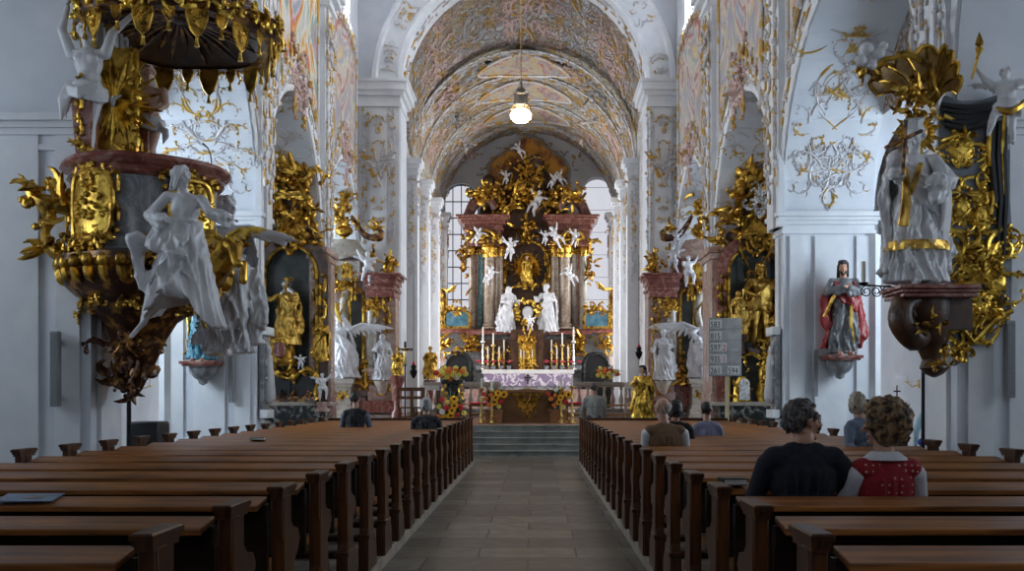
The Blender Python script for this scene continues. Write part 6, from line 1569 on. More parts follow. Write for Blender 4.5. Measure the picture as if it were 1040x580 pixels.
bouquet((PX(458, 25.6), 25.6, PZ(417, 25.6)), .42, .38, ['sun', 'redpetal', 'sun', 'sun', 'whitepetal', 'redpetal', 'yellow', 'sun', 'redpetal', 'yellow', 'whitepetal', 'sun', 'orange', 'yellow', 'redpetal'], 'large bunch of sunflowers and red blooms at the left pedestal foot', 12, nleaf=90, base=.75)
D = 26.9
for xx, lab, sd in ((502, 'sunflower arrangement on a light wooden box, left of the front altar', 13), (567, 'sunflower arrangement on a light wooden box, right of the front altar', 14)):
    bouquet((PX(xx, D), D, PZ(404, D)), .36, .30, ['sun', 'orange', 'sun', 'sun', 'orange', 'redpetal', 'whitepetal', 'orange', 'sun', 'redpetal', 'yellow'], lab, sd, nleaf=80, base=PZ(416, D))
    t = thing('flower_box', 'light wooden box stand under the %s sunflowers' % ('left' if xx < 530 else 'right'), 'stand', (PX(xx, D), D, .75))
    mb = MB(); w_ = .22; zt_ = PZ(416, D); mb.hexa([V3(PX(xx, D) + a * w_, D + b * w_, .75) for a, b in ((-1, -1), (1, -1), (1, 1), (-1, 1))], [V3(PX(xx, D) + a * w_ * 1.15, D + b * w_ * 1.15, zt_ - .03) for a, b in ((-1, -1), (1, -1), (1, 1), (-1, 1))]); build(mb, 'box', 'light_wood', t)
    mb = MB(); mb.bb((PX(xx, D) - .28, D - .28, zt_ - .03), (PX(xx, D) + .28, D + .28, zt_)); build(mb, 'lid', 'light_wood', t)
bouquet((PX(616, 31.9), 31.9, PZ(379, 31.9)), .42, .2, ['yellow', 'orange', 'yellow', 'redpetal', 'yellow', 'whitepetal', 'orange', 'yellow', 'yellow', 'orange', 'yellow', 'whitepetal', 'yellow', 'orange', 'yellow'], 'yellow and orange bouquet standing behind the right balustrade', 15, base=1.99)
# golden Mary on the right
D = 22.6; lc = Vector((PX(652, D), D, PZ(428, D)))
S('mary_statue', 'slender golden Mary with dark hair standing beside the right pews', lc, 0, 0, 1.33, 'gold', seed=41, hair='long', fw=(-.8, -1, .1), la=((-.16, -.08, .66), (-.05, -.16, .72)), ra=((.15, -.08, .66), (.0, -.16, .72)), hem=.16, folds=12, multi=dict(body='flesh_dark', robe='gold_bright', cloak='gold', hair='hair_dark'), rot=-.5)
mb = MB(); mb.lathe([(.26, 0), (.26, .08), (.2, .14), (.17, lc.z - .16), (.25, lc.z - .06), (.25, lc.z)], (lc.x, lc.y, 0), 16); tag(build(mb, 'statue_pedestal', 'brown_wood'), 'round wooden pedestal carrying the golden Mary', 'pedestal')
# ------------------------------------------------------------------ pulpit
PCX, PCD = -4.82, 11.75
t = thing('pulpit', 'richly gilded baroque pulpit hanging on the near left pier', 'pulpit', (PCX, PCD, 1.5))
lobe = lambda a: 1 + .035 * math.cos(4 * a + .6)
def poff(z): q = max(0, min(1, (3.1 - z) / 1.3)); return (-.20 * q, .1 * q, 0)
mb = MB(); mb.lathe([(.80, 3.16), (.84, 3.25), (.80, 3.35), (.82, 3.8), (.84, 4.16)], (PCX, PCD, 0), 48, off=poff, lob=lobe); build(mb, 'parapet', 'grey_marble', t)
mb = MB(); mb.lathe([(.80, 4.10), (.88, 4.11), (.92, 4.15), (.89, 4.19), (.90, 4.21), (.97, 4.24), (1.0, 4.28), (.99, 4.32), (.95, 4.345), (.80, 4.35), (.76, 4.32), (.76, 4.12)], (PCX, PCD, 0), 56, lob=lobe); build(mb, 'rim', 'red_marble', t)
mb = MB(); mb.lathe([(.82, 3.24), (.98, 3.20), (1.0, 3.12), (.92, 3.04), (.96, 2.98), (.90, 2.84), (.78, 2.74), (.62, 2.66), (.60, 2.58), (.44, 2.46), (.34, 2.25), (.26, 2.0), (.20, 1.85), (.10, 1.62), (.03, 1.52)], (PCX, PCD, 0), 48, off=poff, lob=lambda a: 1 + .03 * math.cos(8 * a)); build(mb, 'corbel', 'brown_gold', t)
mb = MB()
for k in range(30):
    a = 2 * PI * k / 30; d = V3(math.cos(a), math.sin(a), 0)
    if d.y > .75: continue
    c = V3(PCX, PCD, 3.10) + d * .98; mb.ell(c, (.07, .07, .085)); mb.tube([c + V3(0, 0, -.07), c - d * .03 + V3(0, 0, -.17), c - d * .10 + V3(0, 0, -.25)], [.05, .055, .015], 5)
for k in range(10):
    a = PI + (k + .5) * PI / 10; d = V3(math.cos(a), math.sin(a), 0); u = V3(-math.sin(a), math.cos(a), 0)
    rocaille(mb, flatmap(V3(PCX, PCD, 3.2) + d * .93, u, (0, 0, 1), d), .34, .3, k, 3, .028); rocaille(mb, flatmap(V3(PCX - .05, PCD, 2.66) + d * .68, u, (0, 0, 1), d), .34, .26, k + 20, 3, .024)
build(mb, 'gilt_gadroons', 'gold', t)
def curved(a0, zc, r):
    def f(u, v, w):
        a = a0 + u / r; return V3(PCX + math.cos(a) * (r * lobe(a) + w), PCD + math.sin(a) * (r * lobe(a) + w), zc + v)
    return f
for a0, wd, hh, sd in ((-PI / 2 - .38, .56, .72, 3), (-PI / 2 + .98, .46, .66, 5), (-PI / 2 - 1.45, .3, .62, 9)):
    f_ = curved(a0, 3.74, .84); mb = MB(); n = 14
    rings = []
    for i in range(n + 1):
        u = (i / n - .5) * wd; rings.append([f_(u, -hh / 2 * (1 - .1 * math.cos(6 * u / wd)), .0), f_(u, -hh / 2 * (1 - .1 * math.cos(6 * u / wd)), .05), f_(u, 0, .075), f_(u, hh / 2 * (1 - .15 * (u / wd * 2) ** 4), .05), f_(u, hh / 2 * (1 - .15 * (u / wd * 2) ** 4), .0)])
    mb.loft(rings, caps=True)
    rr = random.Random(sd)
    for q in range(40): c = f_(rr.gauss(0, wd * .2), rr.gauss(0, hh * .2), .08); mb.ell(c, rr.uniform(.015, .038), None, 6, 5)
    p_ = build(mb, 'relief_panel', 'gold_bright', t)
    mb = MB(); pts = [f_(math.copysign(abs(math.cos(a)) ** .5, math.cos(a)) * wd * .54, math.copysign(abs(math.sin(a)) ** .5, math.sin(a)) * hh * .54, .06) for a in [2 * PI * k / 36 for k in range(37)]]; mb.tube(pts, .034, 7)
    rocaille(mb, lambda u, v, w: f_(u, v + hh * .58, w + .04), wd * 1.2, hh * .45, sd, 6, .034); rocaille(mb, lambda u, v, w: f_(u, v - hh * .58, w + .03), wd * 1.2, hh * .35, sd + 1, 5, .03)
    for sg in (-1, 1): vine(mb, lambda u, v, w: f_(u + sg * wd * .58, v, w + .03), hh, .15, .024, sd + sg, .2)
    build(mb, 'gilt_panel_frame', 'gold', t)
# carved tail knob
mb = MB(); clump(mb, (PCX - .19, PCD - .05, 1.85), (.24, .18, .20), 36, 4, .14); clump(mb, (PCX - .2, PCD - .02, 1.62), (.12, .1, .14), 18, 5, .1); rocaille(mb, camface(PCX - .12, 2.15, PCD - .36), .6, .5, 5, 6, .03); build(mb, 'carved_tail', 'brown_gold', t)
# golden console with flame at the left
c = P(50, 225, 11.3); mb = MB()
mb.tube([P(78, 215, 11.3), P(62, 210, 11.25), P(48, 206, 11.2), P(36, 200, 11.2), P(30, 190, 11.2), P(34, 183, 11.2)], [.06, .09, .10, .08, .06, .02], 8)
mb.tube([P(78, 250, 11.4), P(62, 258, 11.3), P(50, 250, 11.25), P(46, 236, 11.2), P(50, 222, 11.2), P(46, 208, 11.2)], [.06, .09, .08, .05, .08, .10], 8)
mb.tube([P(75, 222, 11.3), P(70, 205, 11.25), P(62, 196, 11.2), P(56, 188, 11.2), P(50, 180, 11.2)], [.05, .05, .04, .06, .02], 8)
clump(mb, P(50, 198, 11.2), (.20, .08, .18), 26, 8, .12); clump(mb, P(46, 225, 11.2), (.10, .08, .14), 14, 9, .10); clump(mb, P(52, 250, 11.25), (.2, .1, .1), 18, 10, .11); build(mb, 'gilt_bracket', 'gold', t)
mb = MB(); clump(mb, P(32, 196, 11.15), (.08, .05, .1), 12, 11, .09, 1); build(mb, 'gilt_flame', 'gold_bright', t)
# golden backboard with the dove in a sunburst
bc = P(118, 108, 11.5)
mb = MB(); mb.bb((bc.x - .27, 11.44, 4.42), (bc.x + .27, 11.52, 5.75)); build(mb, 'backboard', 'gold', t)
mb = MB(); ray_burst(mb, (bc.x + .02, 11.42, bc.z + .02), .06, .55, 34, 5); rr = random.Random(3)
for sg in (-1, 1): vine(mb, camface(bc.x + sg * .27, bc.z - .05, 11.42), 1.25, .16, .026, 7 + sg, .22)
clump(mb, (bc.x, 11.42, 4.48), (.26, .03, .06), 18, 6, .07); build(mb, 'sunburst', 'gold_bright', t)
mb = MB(); mb.ell((bc.x + .02, 11.36, bc.z + .02), (.03, .04, .07)); mb.tube([(bc.x - .1, 11.38, bc.z + .08), (bc.x, 11.37, bc.z + .03), (bc.x + .12, 11.38, bc.z + .1)], [.01, .035, .01], 5); build(mb, 'dove', 'white_grey', t)
for xx, w_, D_ in ((87, .11, 11.15), (147, .10, 11.9)):
    mb = MB(); x = PX(xx, D_); mb.hexa([V3(x - w_ * .7, D_ - .1, 4.38), V3(x + w_ * .7, D_ - .1, 4.38), V3(x + w_ * .7, D_ + .14, 4.38), V3(x - w_ * .7, D_ + .14, 4.38)], [V3(x - w_ * 1.2, D_ - .14, 5.18), V3(x + w_ * 1.2, D_ - .14, 5.18), V3(x + w_ * 1.2, D_ + .14, 5.18), V3(x - w_ * 1.2, D_ + .14, 5.18)]); hb = build(mb, 'herm_pillar', 'red_marble', t, bevel=.01)
    mb = MB(); vine(mb, camface(x, 4.78, D_ - .13), .7, .10, .024, 4, .18); clump(mb, (x, D_ - .13, 4.46), (.08, .03, .05), 8, 2, .06); build(mb, 'gilt_drop', 'gold', hb)
mb = MB(); mb.tube([P(215, 167, 11.9), P(214, 158, 11.8), P(211, 150, 11.7), P(206, 146, 11.6)], [.008, .008, .008, .012], 6); tag(build(mb, 'microphone', 'black'), 'thin black gooseneck microphone rising from the pulpit rim', 'microphone')

# sounding board
KX, KD, KZ, KR = -4.46, 11.85, 5.99, 1.14
t = thing('sounding_board', 'dark pulpit canopy edged with golden tasselled lambrequins', 'canopy', (KX, KD, KZ))
lob2 = lambda a: 1 + .04 * math.cos(6 * a)
mb = MB(); mb.lathe([(KR * .93, 0), (KR * .7, .16), (KR * .35, .28), (.02, .34)], (KX, KD, KZ), 60, lob=lob2, caps=False); build(mb, 'underside', 'brown_dark', t)
mb = MB()
for k in range(26):
    a = 2 * PI * k / 26 + .1; d = V3(math.cos(a), math.sin(a), 0); c = V3(KX, KD, KZ); L_ = (.84, .62)[k % 2]
    mb.tube([c + d * .12 + V3(0, 0, .27), c + d * KR * .4 + V3(0, 0, .20), c + d * KR * L_ + V3(0, 0, .11 - .1 * L_ * L_)], [.02, .045, .012], 5)
mb.lathe([(.12, .30), (.16, .27), (.10, .24), (.02, .22)], (KX, KD, KZ), 16); build(mb, 'painted_rays', 'brown_gold', t)
mb = MB(); mb.lathe([(KR * .9, -.02), (KR * 1.02, -.01), (KR * 1.08, .08), (KR * 1.02, .15), (KR * 1.05, .22), (KR * .95, .28), (KR * .8, .42), (KR * .62, .75), (KR * .5, 1.1), (.2, 1.5), (.02, 1.6)], (KX, KD, KZ), 60, lob=lob2, caps=False); build(mb, 'crown', 'brown_gold', t)
mb = MB()
for k in range(26):
    a = 2 * PI * k / 26; d = V3(math.cos(a), math.sin(a), 0); u = V3(-math.sin(a), math.cos(a), 0); c = V3(KX, KD, KZ + .1) + d * KR * 1.05 * lob2(a)
    rocaille(mb, flatmap(c, u, (0, 0, 1), d), .3, .26, k, 3, .028); clump(mb, c, (.07, .07, .06), 4, k, .09)
build(mb, 'gilt_rim', 'gold_bright', t)
for k in range(24):
    a = 2 * PI * k / 24; d = V3(math.cos(a), math.sin(a), 0); u = V3(-math.sin(a), math.cos(a), 0); c = V3(KX, KD, KZ - .0) + d * KR * .99 * lob2(a)
    big = k % 2 == 0; w_, h_ = (.115, .34) if big else (.06, .17); f_ = flatmap(c, u, (0, 0, 1), d); mb = MB()
    out = [(-w_, .02), (-w_, -h_ * .35), (-w_ * .55, -h_ * .8), (0, -h_), (w_ * .55, -h_ * .8), (w_, -h_ * .35), (w_, .02)]
    mb.prism(out, f_, 0, .018); mb.tube([f_(x_, y_, .012) for x_, y_ in out], .016, 5)
    if big: rocaille(mb, lambda u_, v_, w__: f_(u_, v_ - .14, w__ + .018), .17, .24, 3, 4, .014)
    o = build(mb, 'lambrequin', 'gold', t)
    mb = MB(); mb.lathe([(.008, 0), (.02, -.02), (.016, -.04), (.034, -.11), (.004, -.115)], c + V3(0, 0, -h_), 8); build(mb, 'tassel', 'gold_bright', o)
# figures of the pulpit
S('atlas_statue', 'white half-draped figure with arms raised beneath the pulpit canopy', Vector((PX(88, 11.15), 11.15, 4.30)), 0, 0, 1.62, 'white', seed=51, robe=False, cloak=0, clside=-1, la=((-.17, -.02, .95), (-.13, -.02, 1.12)), ra=((.2, -.03, .92), (.34, -.02, 1.06)), fw=(.3, -1, -.5), legs=(((-.03, 0, .28), (-.02, .0, .03)), ((.03, 0, .28), (.02, .0, .03))), hair='short', beard=True, vox=.013,
  extra=[('hanging_cloth', (lambda m_: ([fold_line(m_, [(-.16 + .02 * k, -.12, .92), (-.24 + .025 * k, -.14, .70), (-.26 + .02 * k, -.08, .45 + .03 * k)], .035) for k in range(5)], [fold_line(m_, [(-.2, -.12, .86 - .03 * k), (0, -.19, .80 - .03 * k), (.2, -.12, .90 - .03 * k)], .04) for k in range(4)], m_)[2])(MB()), 'white', .014)])
S('atlas_statue', 'flesh-toned half figure with white loincloth on the right of the pulpit backboard', Vector((PX(150, 11.9), 11.9, 4.25)), 0, 0, 1.42, 'flesh_dark', seed=53, robe=False, cloak=0, la=((-.16, -.08, .66), (-.05, -.16, .60)), ra=((.17, -.03, .66), (.1, -.12, .56)), fw=(.6, -1, -.2), legs=(((-.03, 0, .28), (-.02, .0, .03)), ((.03, 0, .28), (.02, .0, .03))), vox=.013, multi=dict(body='flesh_dark', robe='white_grey', hair='flesh_dark'))
wv = MB()
for k in range(9): fold_line(wv, [(-.02 * k, -.06, .78 - .02 * k), (-.26 - .02 * k, -.02 - .02 * k, .70 + .03 * math.sin(k)), (-.44 + .015 * k, .0, .56 - .045 * k), (-.34 + .03 * k, .02, .34 - .02 * k), (-.16 + .01 * k, -.04, .42 - .03 * k)], .055)
wv2 = fig_parts(1.56, seed=55, la=((-.19, -.05, .64), (-.02, -.18, .60)), ra=((.24, -.08, .70), (.42, -.12, .66)), fw=(1, -.35, .0), lean=(-.0, -.05), sway=.07, hem=.24, folds=13, trail=(.12, -.02), hair='long', cloak=0)
t = thing('angel_statue', 'flying white angel in swirling dress on the front of the pulpit', 'statue', Vector((PX(172, 10.55), 10.55, PZ(313, 10.55))), 0)
a_ = MB(); a_.merge(wv2['body']); a_.merge(wv2['robe'])
for k in range(9):   # swirling overskirt folds
    q = k / 8; fold_line(a_, [(.14 - .3 * q, -.12 - .05 * math.sin(PI * q), .98), (.20 - .42 * q, -.26, .74 - .1 * q), (.05 + .2 * math.sin(3 * q), -.33, .52), (.30 - .5 * q, -.28, .28)], .038)
a_.cap((-.10, -.06, .30), (-.22, -.10, .0), .075, .05); a_.cap((-.22, -.10, .0), (-.30, -.2, -.10), .04, .025); a_.cap((.22, -.02, .2), (.26, .0, .02), .06, .04)
for v in a_.v:
    if v.z < .7: v.z += (.7 - v.z) * .32 * math.sin(7 * v.x + .6)
a_.xf(Matrix.Rotation(.10, 4, 'Y'))
link('figure', a_.fused(.0125, 2, (.034, .20, .02, 1.18)), 'white', t, local=True); wv.xf(Matrix.Rotation(.10, 4, 'Y')); link('billowing_cloth', wv.fused(.015, 2, (.03, .18, -1, 3)), 'white', t, local=True); h_ = wv2['hair']; h_.xf(Matrix.Rotation(.10, 4, 'Y')); link('hair', h_.fused(.012, 1), 'white', t, local=True)
S('angel_statue', 'white angel stretching an arm to the right behind the golden ox', Vector((PX(229, 12.6), 12.6, PZ(362, 12.6))), 0, 0, 2.12, 'white', seed=57, sleeve=.028, la=((-.12, -.1, .70), (-.02, -.2, .72)), ra=((.26, -.08, .76), (.44, -.1, .72)), fw=(.9, -.6, .1), lean=(.02, -.02), hem=.13, folds=9, trail=(.02, 0), hair='curly', vox=.016, wings=[((-.05, .1, .76), (-.26, .12, .9), .4, 6)])
t = thing('ox_figure', 'golden winged ox head on the right of the pulpit corbel', 'statue', P(228, 300, 11.3))
mb = MB(); c = P(236, 250, 11.2); mb.ell(c, (.13, .15, .13)); mb.cap(c + V3(.05, -.08, -.05), c + V3(.10, -.20, -.20), .10, .06); mb.cap(c + V3(-.05, .1, 0), P(215, 275, 11.4), .14, .2); mb.ell(c + V3(.13, -.22, -.24), (.07, .06, .05))
for sg in (-1, 1): mb.tube([c + V3(.1 * sg, 0, .06), c + V3(.2 * sg, -.02, .12), c + V3(.18 * sg, -.04, .22)], [.03, .028, .008], 6); mb.ell(c + V3(.15 * sg, .02, .02), (.07, .02, .035))
for zz in range(4): clump(mb, P(212 - zz * 2, 262 + zz * 16, 11.4), (.16, .12, .1), 16, zz, .1)
mb.cap(P(248, 268, 11.2), P(247, 285, 11.2), .045, .05)
link('body', mb.fused(.013, 1), 'gold', t)
w_ = wing_mb(P(232, 240, 11.05), P(257, 232, 11.0), .9, .35, 6); build(w_, 'wing', 'gold_bright', t); w_ = wing_mb(P(226, 244, 11.25), P(203, 232, 11.2), .9, .5, 6); build(w_, 'wing', 'gold_bright', t)

# ------------------------------------------------------------------ saint on the right pier
D = 11.15; f = F / D; cx = PX(934, D); zt = PZ(292, D)
t = thing('wall_console', 'dark marble scroll console carrying the white saint', 'console', (cx, D, PZ(375, D)))
mb = MB(); w_ = .36
for za, zb, o in ((0, -.05, .0), (-.05, -.09, -.03), (-.09, -.14, -.06)): mb.bb((cx - w_ - o, D - .36 - o, zt + zb), (5.10, D + .33, zt + za))
build(mb, 'slab', 'red_marble', t, bevel=.012)
mb = MB()
mb.tube([(cx + .02, D, zt - .14), (cx - .22, D - .1, zt - .2), (cx - .27, D - .15, zt - .42), (cx - .1, D - .1, zt - .62), (cx + .06, D + .0, zt - .52), (cx - .04, D - .05, zt - .40)], [.12, .14, .15, .14, .10, .07], 12)
mb.lathe([(.30, -.14), (.30, -.3), (.24, -.55), (.16, -.72), (.13, -.85), (.17, -.95), (.1, -1.02), (.02, -1.06)], (cx + .1, D + .05, zt), 20, off=lambda z: (.12 * min(1, max(0, (-.3 - z) / .6)), .06, 0))
mb.bb((cx + .1, D - .1, zt - .5), (5.12, D + .33, zt - .14)); mb.tube([(cx - .27 + .13 * math.cos(a_) * (1 - a_ / 14), D - .22, zt - .36 + .13 * math.sin(a_) * (1 - a_ / 14)) for a_ in [k * .5 for k in range(20)]], .03, 6)
build(mb, 'scroll', 'brown_dark', t)
mb = MB(); clump(mb, (cx + .02, D - .32, zt - .45), (.18, .05, .14), 14, 4, .08); clump(mb, (cx + .14, D - .2, zt - .85), (.16, .05, .12), 12, 6, .09); build(mb, 'gilt_leaves', 'gold', t)
bir = MB(); bir.cap((0, -.02, 2.02), (0, -.02, 2.12), .10, .12)
t2 = S('saint_statue', 'large white priest saint with gold-edged surplice holding a crucifix', Vector((cx - .04, D - .02, zt + .012)), 0, 0, 2.05, 'white', seed=61, hair='hat', beard=True, fw=(-.7, -1, -.45), headt=(-.02, -.02), la=((-.19, -.10, .68), (-.20, -.22, .76)), ra=((.18, -.10, .64), (-.02, -.24, .58)), hem=.16, folds=13, sleeve=.065, sway=-.03, vox=.0125,
  multi=dict(body='white_grey', robe='white', cloak='white', hair='white_grey'),
  extra=[('gilt_hem', (lambda m_: (fold_robe(m_, (0, 0), (0, 0), .56, .44, .33, .345, 13, .10, 61), m_)[1])(MB()), 'gold_statue'),
         ('crucifix', MB().tube([(-.40, -.56, 1.30), (-.36, -.56, 1.96)], .024, 6).tube([(-.62, -.58, 1.62), (-.16, -.54, 1.84)], .024, 6).cap((-.39, -.6, 1.7), (-.40, -.6, 1.45), .035, .02), 'brown_gold'),
         ('cape', (lambda m_: ([fold_line(m_, [(.10 + .025 * k, -.08 - .02 * k, 1.64), (.20 + .025 * k, -.18, 1.38), (.26 + .025 * k, -.22 + .03 * k, 1.02), (.22 + .04 * k, -.18 + .04 * k, .66 - .05 * k)], .05) for k in range(5)], m_)[1])(MB()), 'white', .014), ('stole', MB().tube([(-.26, -.30, 1.45), (-.30, -.42, 1.2), (-.30, -.40, .95), (-.33, -.40, .7)], [.03, .05, .06, .07], 7, flat=.5).tube([(-.05, -.24, 1.5), (-.15, -.34, 1.3), (-.25, -.40, 1.1)], .04, 6), 'gold_statue')])
mb = MB(); ray_burst(mb, (0, 0, 0), .12, .34, 22, 3); mb.xf(Matrix.Translation((.06, .12, 2.0))); build(mb, 'halo', 'gold_bright', t2, local=True); t2.scale = (.92, .92, .92)
# gilded drapery panel behind
D = 11.44; m3 = lambda px, py, w=0: P(px, py, D) + V3(0, -w, 0)
t = thing('gilded_drapery', 'carved blue-grey and gold drapery panel behind the white saint', 'carving', P(985, 372, D))
out = [(952, 112), (958, 98), (975, 104), (995, 103), (1012, 97), (1021, 108), (1022, 180), (1026, 240), (1025, 318), (1008, 330), (1000, 345), (984, 352), (978, 366), (968, 372), (964, 350), (960, 300), (955, 220), (951, 150)]
mb = MB(); vs0 = [m3(x, y, .0) for x, y in out]; vs1 = [m3(x, y, .05) for x, y in out]; mb.loft([vs0, vs1]); build(mb, 'grey_ground', simple('blue_grey_ground', (.13, .145, .17), (.20, .22, .25), 5, .6), t)
mb = MB()
for k in range(5): mb.tube([m3(953 + k, 108 + 5 * k, .08), m3(975, 113 + 5 * k, .12), m3(1000, 110 + 4 * k, .12), m3(1018 - k, 103 + 5 * k, .09)], [.03, .05, .05, .03], 6)
for k in range(3): mb.tube([m3(1006 + 6 * k, 115, .08), m3(1003 + 6 * k, 160, .1), m3(1007 + 5 * k, 205, .1), m3(1004 + 6 * k, 225 + 20 * k, .08)], [.035, .04, .04, .02], 6)
build(mb, 'black_swag', 'black', t)
mb = MB(); fl = lambda px, py: flatmap(m3(px, py, .06), (1, 0, 0), (0, 0, 1), (0, -1, 0)); q_ = D / F
for px, py, w_, h_, n_, r_ in ((975, 155, 46, 60, 12, .022), (977, 215, 44, 60, 12, .022), (988, 262, 66, 60, 14, .026), (985, 315, 70, 50, 12, .026), (975, 350, 28, 34, 6, .022), (1005, 200, 30, 80, 7, .022), (990, 285, 50, 40, 8, .022)):
    rocaille(mb, fl(px, py), w_ * q_, h_ * q_, int(px + py), n_, r_)
mb.tube([m3(955, 120, .09), m3(970, 128, .11), m3(988, 126, .11), m3(1002, 115, .1)], .035, 6); mb.tube([m3(1004, 118, .1), m3(1000, 150, .1), m3(1006, 190, .1), m3(1002, 220, .1)], .03, 6)
mb.tube([m3(1015, 118, .1), m3(1013, 150, .1), m3(1016, 200, .1)], .035, 6); mb.tube([m3(962, 300, .08), m3(970, 330, .09), m3(985, 348, .09), m3(1008, 325, .09), m3(1024, 316, .08)], .04, 7)
[mb.ell(m3(a_, b_, .055), (w_, .03, h_)) for a_, b_, w_, h_ in ((993, 262, .30, .22), (988, 318, .36, .14), (998, 212, .14, .28), (974, 150, .16, .22), (976, 215, .10, .2), (972, 358, .10, .10), (1010, 285, .12, .16))]; clump(mb, m3(993, 262, .1), (.16, .04, .16), 40, 3, .07); clump(mb, m3(990, 318, .08), (.22, .03, .12), 40, 4, .07); clump(mb, m3(996, 210, .08), (.12, .03, .22), 30, 5, .06); clump(mb, m3(972, 140, .08), (.12, .03, .12), 22, 6, .06); clump(mb, m3(973, 360, .08), (.06, .03, .08), 10, 7, .07); mb.ell(m3(993, 262, .12), (.05, .04, .07))
build(mb, 'gilt_openwork', 'gold_bright', t)
# shell canopy over the saint
t = thing('shell_canopy', 'dark gilded shell canopy with white clouds above the saint', 'canopy', P(918, 120, 11.5))
mb = MB(); c = P(935, 108, 11.6)
c = P(944, 112, 11.62); top, bot = [], []
for i in range(9):
    tq = i / 8; r1 = []
    for k in range(37):
        a = PI * (.02 + .98 * k / 36); rib = abs(math.sin(k * PI / 4.5)); L_ = (.60 + .10 * rib * tq) * tq; d = V3(math.cos(a) * (1.25 if math.cos(a) < 0 else .35), -.50, math.sin(a) * .80)
        r1.append(c + d * L_ + V3(0, 0, .20 * math.sin(PI * tq * .8) * (1 - .3 * rib) + .05 * rib * tq))
    top.append(r1); bot.append([p - V3(0, 0, .035) for p in reversed(r1)])
mb.loft([a_ + b_ for a_, b_ in zip(top[1:], bot[1:])], caps=False)
build(mb, 'shell', simple('gilded_brown_shell', (.16, .08, .03), (.55, .34, .09), 7, .4, .2, bmp=.3), t)
mb = MB()
for k in range(0, 37, 4): mb.tube([top[i][k] - V3(0, .0, .04) for i in range(1, 9)], .016, 5)
mb.tube([p_ - V3(0, 0, .01) for p_ in top[8]], .028, 6); build(mb, 'gilt_ribs', 'gold', t)
mb = MB(); clump(mb, P(928, 98, 11.3), (.22, .1, .12), 36, 5, .1); clump(mb, P(930, 116, 11.2), (.18, .05, .06), 14, 5, .08); clump(mb, P(885, 72, 11.2), (.14, .05, .08), 16, 7, .08); mb.tube([P(882, 72, 11.2), P(900, 60, 11.1), P(925, 56, 11.1), P(944, 66, 11.2), P(950, 90, 11.3)], [.03, .035, .035, .035, .03], 6); build(mb, 'gilding', 'gold', t)
mb = MB(); rr = random.Random(4)
for px, py, r_ in ((880, 50, .085), (892, 56, .085), (874, 62, .075), (885, 66, .07), (897, 47, .06)): mb.ell(P(px, py, 11.15), (r_, r_, r_ * .9))
link('white_clouds', mb.fused(.015, 1), 'white', t)
putto('white cherub with a golden torch on the near right pier', Vector((PX(1021, 11.1), 11.1, PZ(148, 11.1))), 0, 0, .92, 'white', rot=-.4, pose=2, extra=[('torch', MB().tube([(-.36, -.1, .80), (-.30, -.1, 1.05), (-.28, -.1, 1.15)], [.012, .02, .05], 7), 'gold'), ('flame', MB().lathe([(.01, 0), (.05, .05), (.03, .12), (.0, .2)], (-.28, -.1, 1.15), 8), 'gold'), ('gilt_sash', MB().tube([(-.1, -.1, .42), (.05, -.14, .36), (.2, -.02, .48), (.3, .05, .62)], [.03, .045, .04, .02], 6), 'gold')])
# iron arm with candle
t = thing('candle_bracket', 'black wrought-iron scroll arm with a candle beside the white saint', 'candle holder', P(908, 296, 11.7))
mb = MB(); mb.tube([P(912, 292, 11.7), P(873, 289, 11.6)], .010, 6)
for px, sg in ((902, 1), (890, -1), (880, 1)):
    c = P(px, 296, 11.65); mb.tube([c + V3(math.cos(a * sg + 1) * .075 * (1 - a / 14), 0, math.sin(a * sg + 1) * .075 * (1 - a / 14)) for a in [k * .6 for k in range(17)]], .008, 5)
mb.lathe([(.02, -.03), (.06, 0), (.065, .01)], P(877, 288, 11.6), 12); build(mb, 'iron_arm', 'iron', t)
mb = MB(); mb.lathe([(.028, .0), (.028, .27), (.005, .275)], P(877, 288, 11.6), 10); build(mb, 'candle', 'candle', t)

# ------------------------------------------------------------------ saints on the second piers
def small_console(x, D, zt, label, m_='red_marble'):
    t = thing('wall_console', label, 'console', (x, D, zt - .45))
    mb = MB(); mb.bb((x - .34, D - .26, zt - .06), (x + .34, D + .36, zt)); mb.bb((x - .30, D - .22, zt - .10), (x + .30, D + .36, zt - .06)); build(mb, 'slab', m_, t, bevel=.008)
    mb = MB(); mb.lathe([(.27, -.10), (.26, -.2), (.17, -.32), (.10, -.36), (.08, -.43), (.01, -.47)], (x, D + .12, zt), 18); build(mb, 'corbel', 'grey_marble', t)
D = 18.5; x, zt = PX(855, D), PZ(361, D); small_console(x, D, zt, 'small red marble console under the red-robed saint')
S('saint_statue', 'painted saint in a red cloak with dark hair, arms crossed on the chest', Vector((x, D, zt)), 0, 0, 1.84, 'robe_grey', seed=71, hair='long', beard=True, fw=(-.2, -1, 0), la=((-.18, -.07, .66), (.02, -.17, .73)), ra=((.18, -.07, .66), (-.02, -.18, .71)), hem=.13, folds=10, sway=.03, cside=1, multi=dict(body='skin', robe='robe_grey', cloak='robe_red', hair='hair_dark'),
  extra=[('red_cloak', (lambda m_: ([fold_line(m_, [(.20, -.08, 1.45), (.28 + .01 * k, -.10, 1.1 - .04 * k), (.26 + .015 * k, -.16, .7), (.22 + .02 * k, -.12, .3)], .055) for k in range(5)], [fold_line(m_, [(-.16 - .02 * k, -.02, 1.45), (-.32 - .02 * k, -.02, 1.05), (-.40 + .03 * k, -.02, .7), (-.30 + .04 * k, -.04, .45 + .04 * k)], .05) for k in range(5)], m_)[2])(MB()), 'robe_red', .016), ('gilt_lining', MB().tube([(-.14, -.18, 1.3), (-.26, -.2, 1.05), (-.38, -.1, .75)], [.03, .04, .03], 6).tube([(.12, -.2, .95), (.1, -.24, .6), (.16, -.22, .25)], [.03, .035, .03], 6), 'gold_statue')])
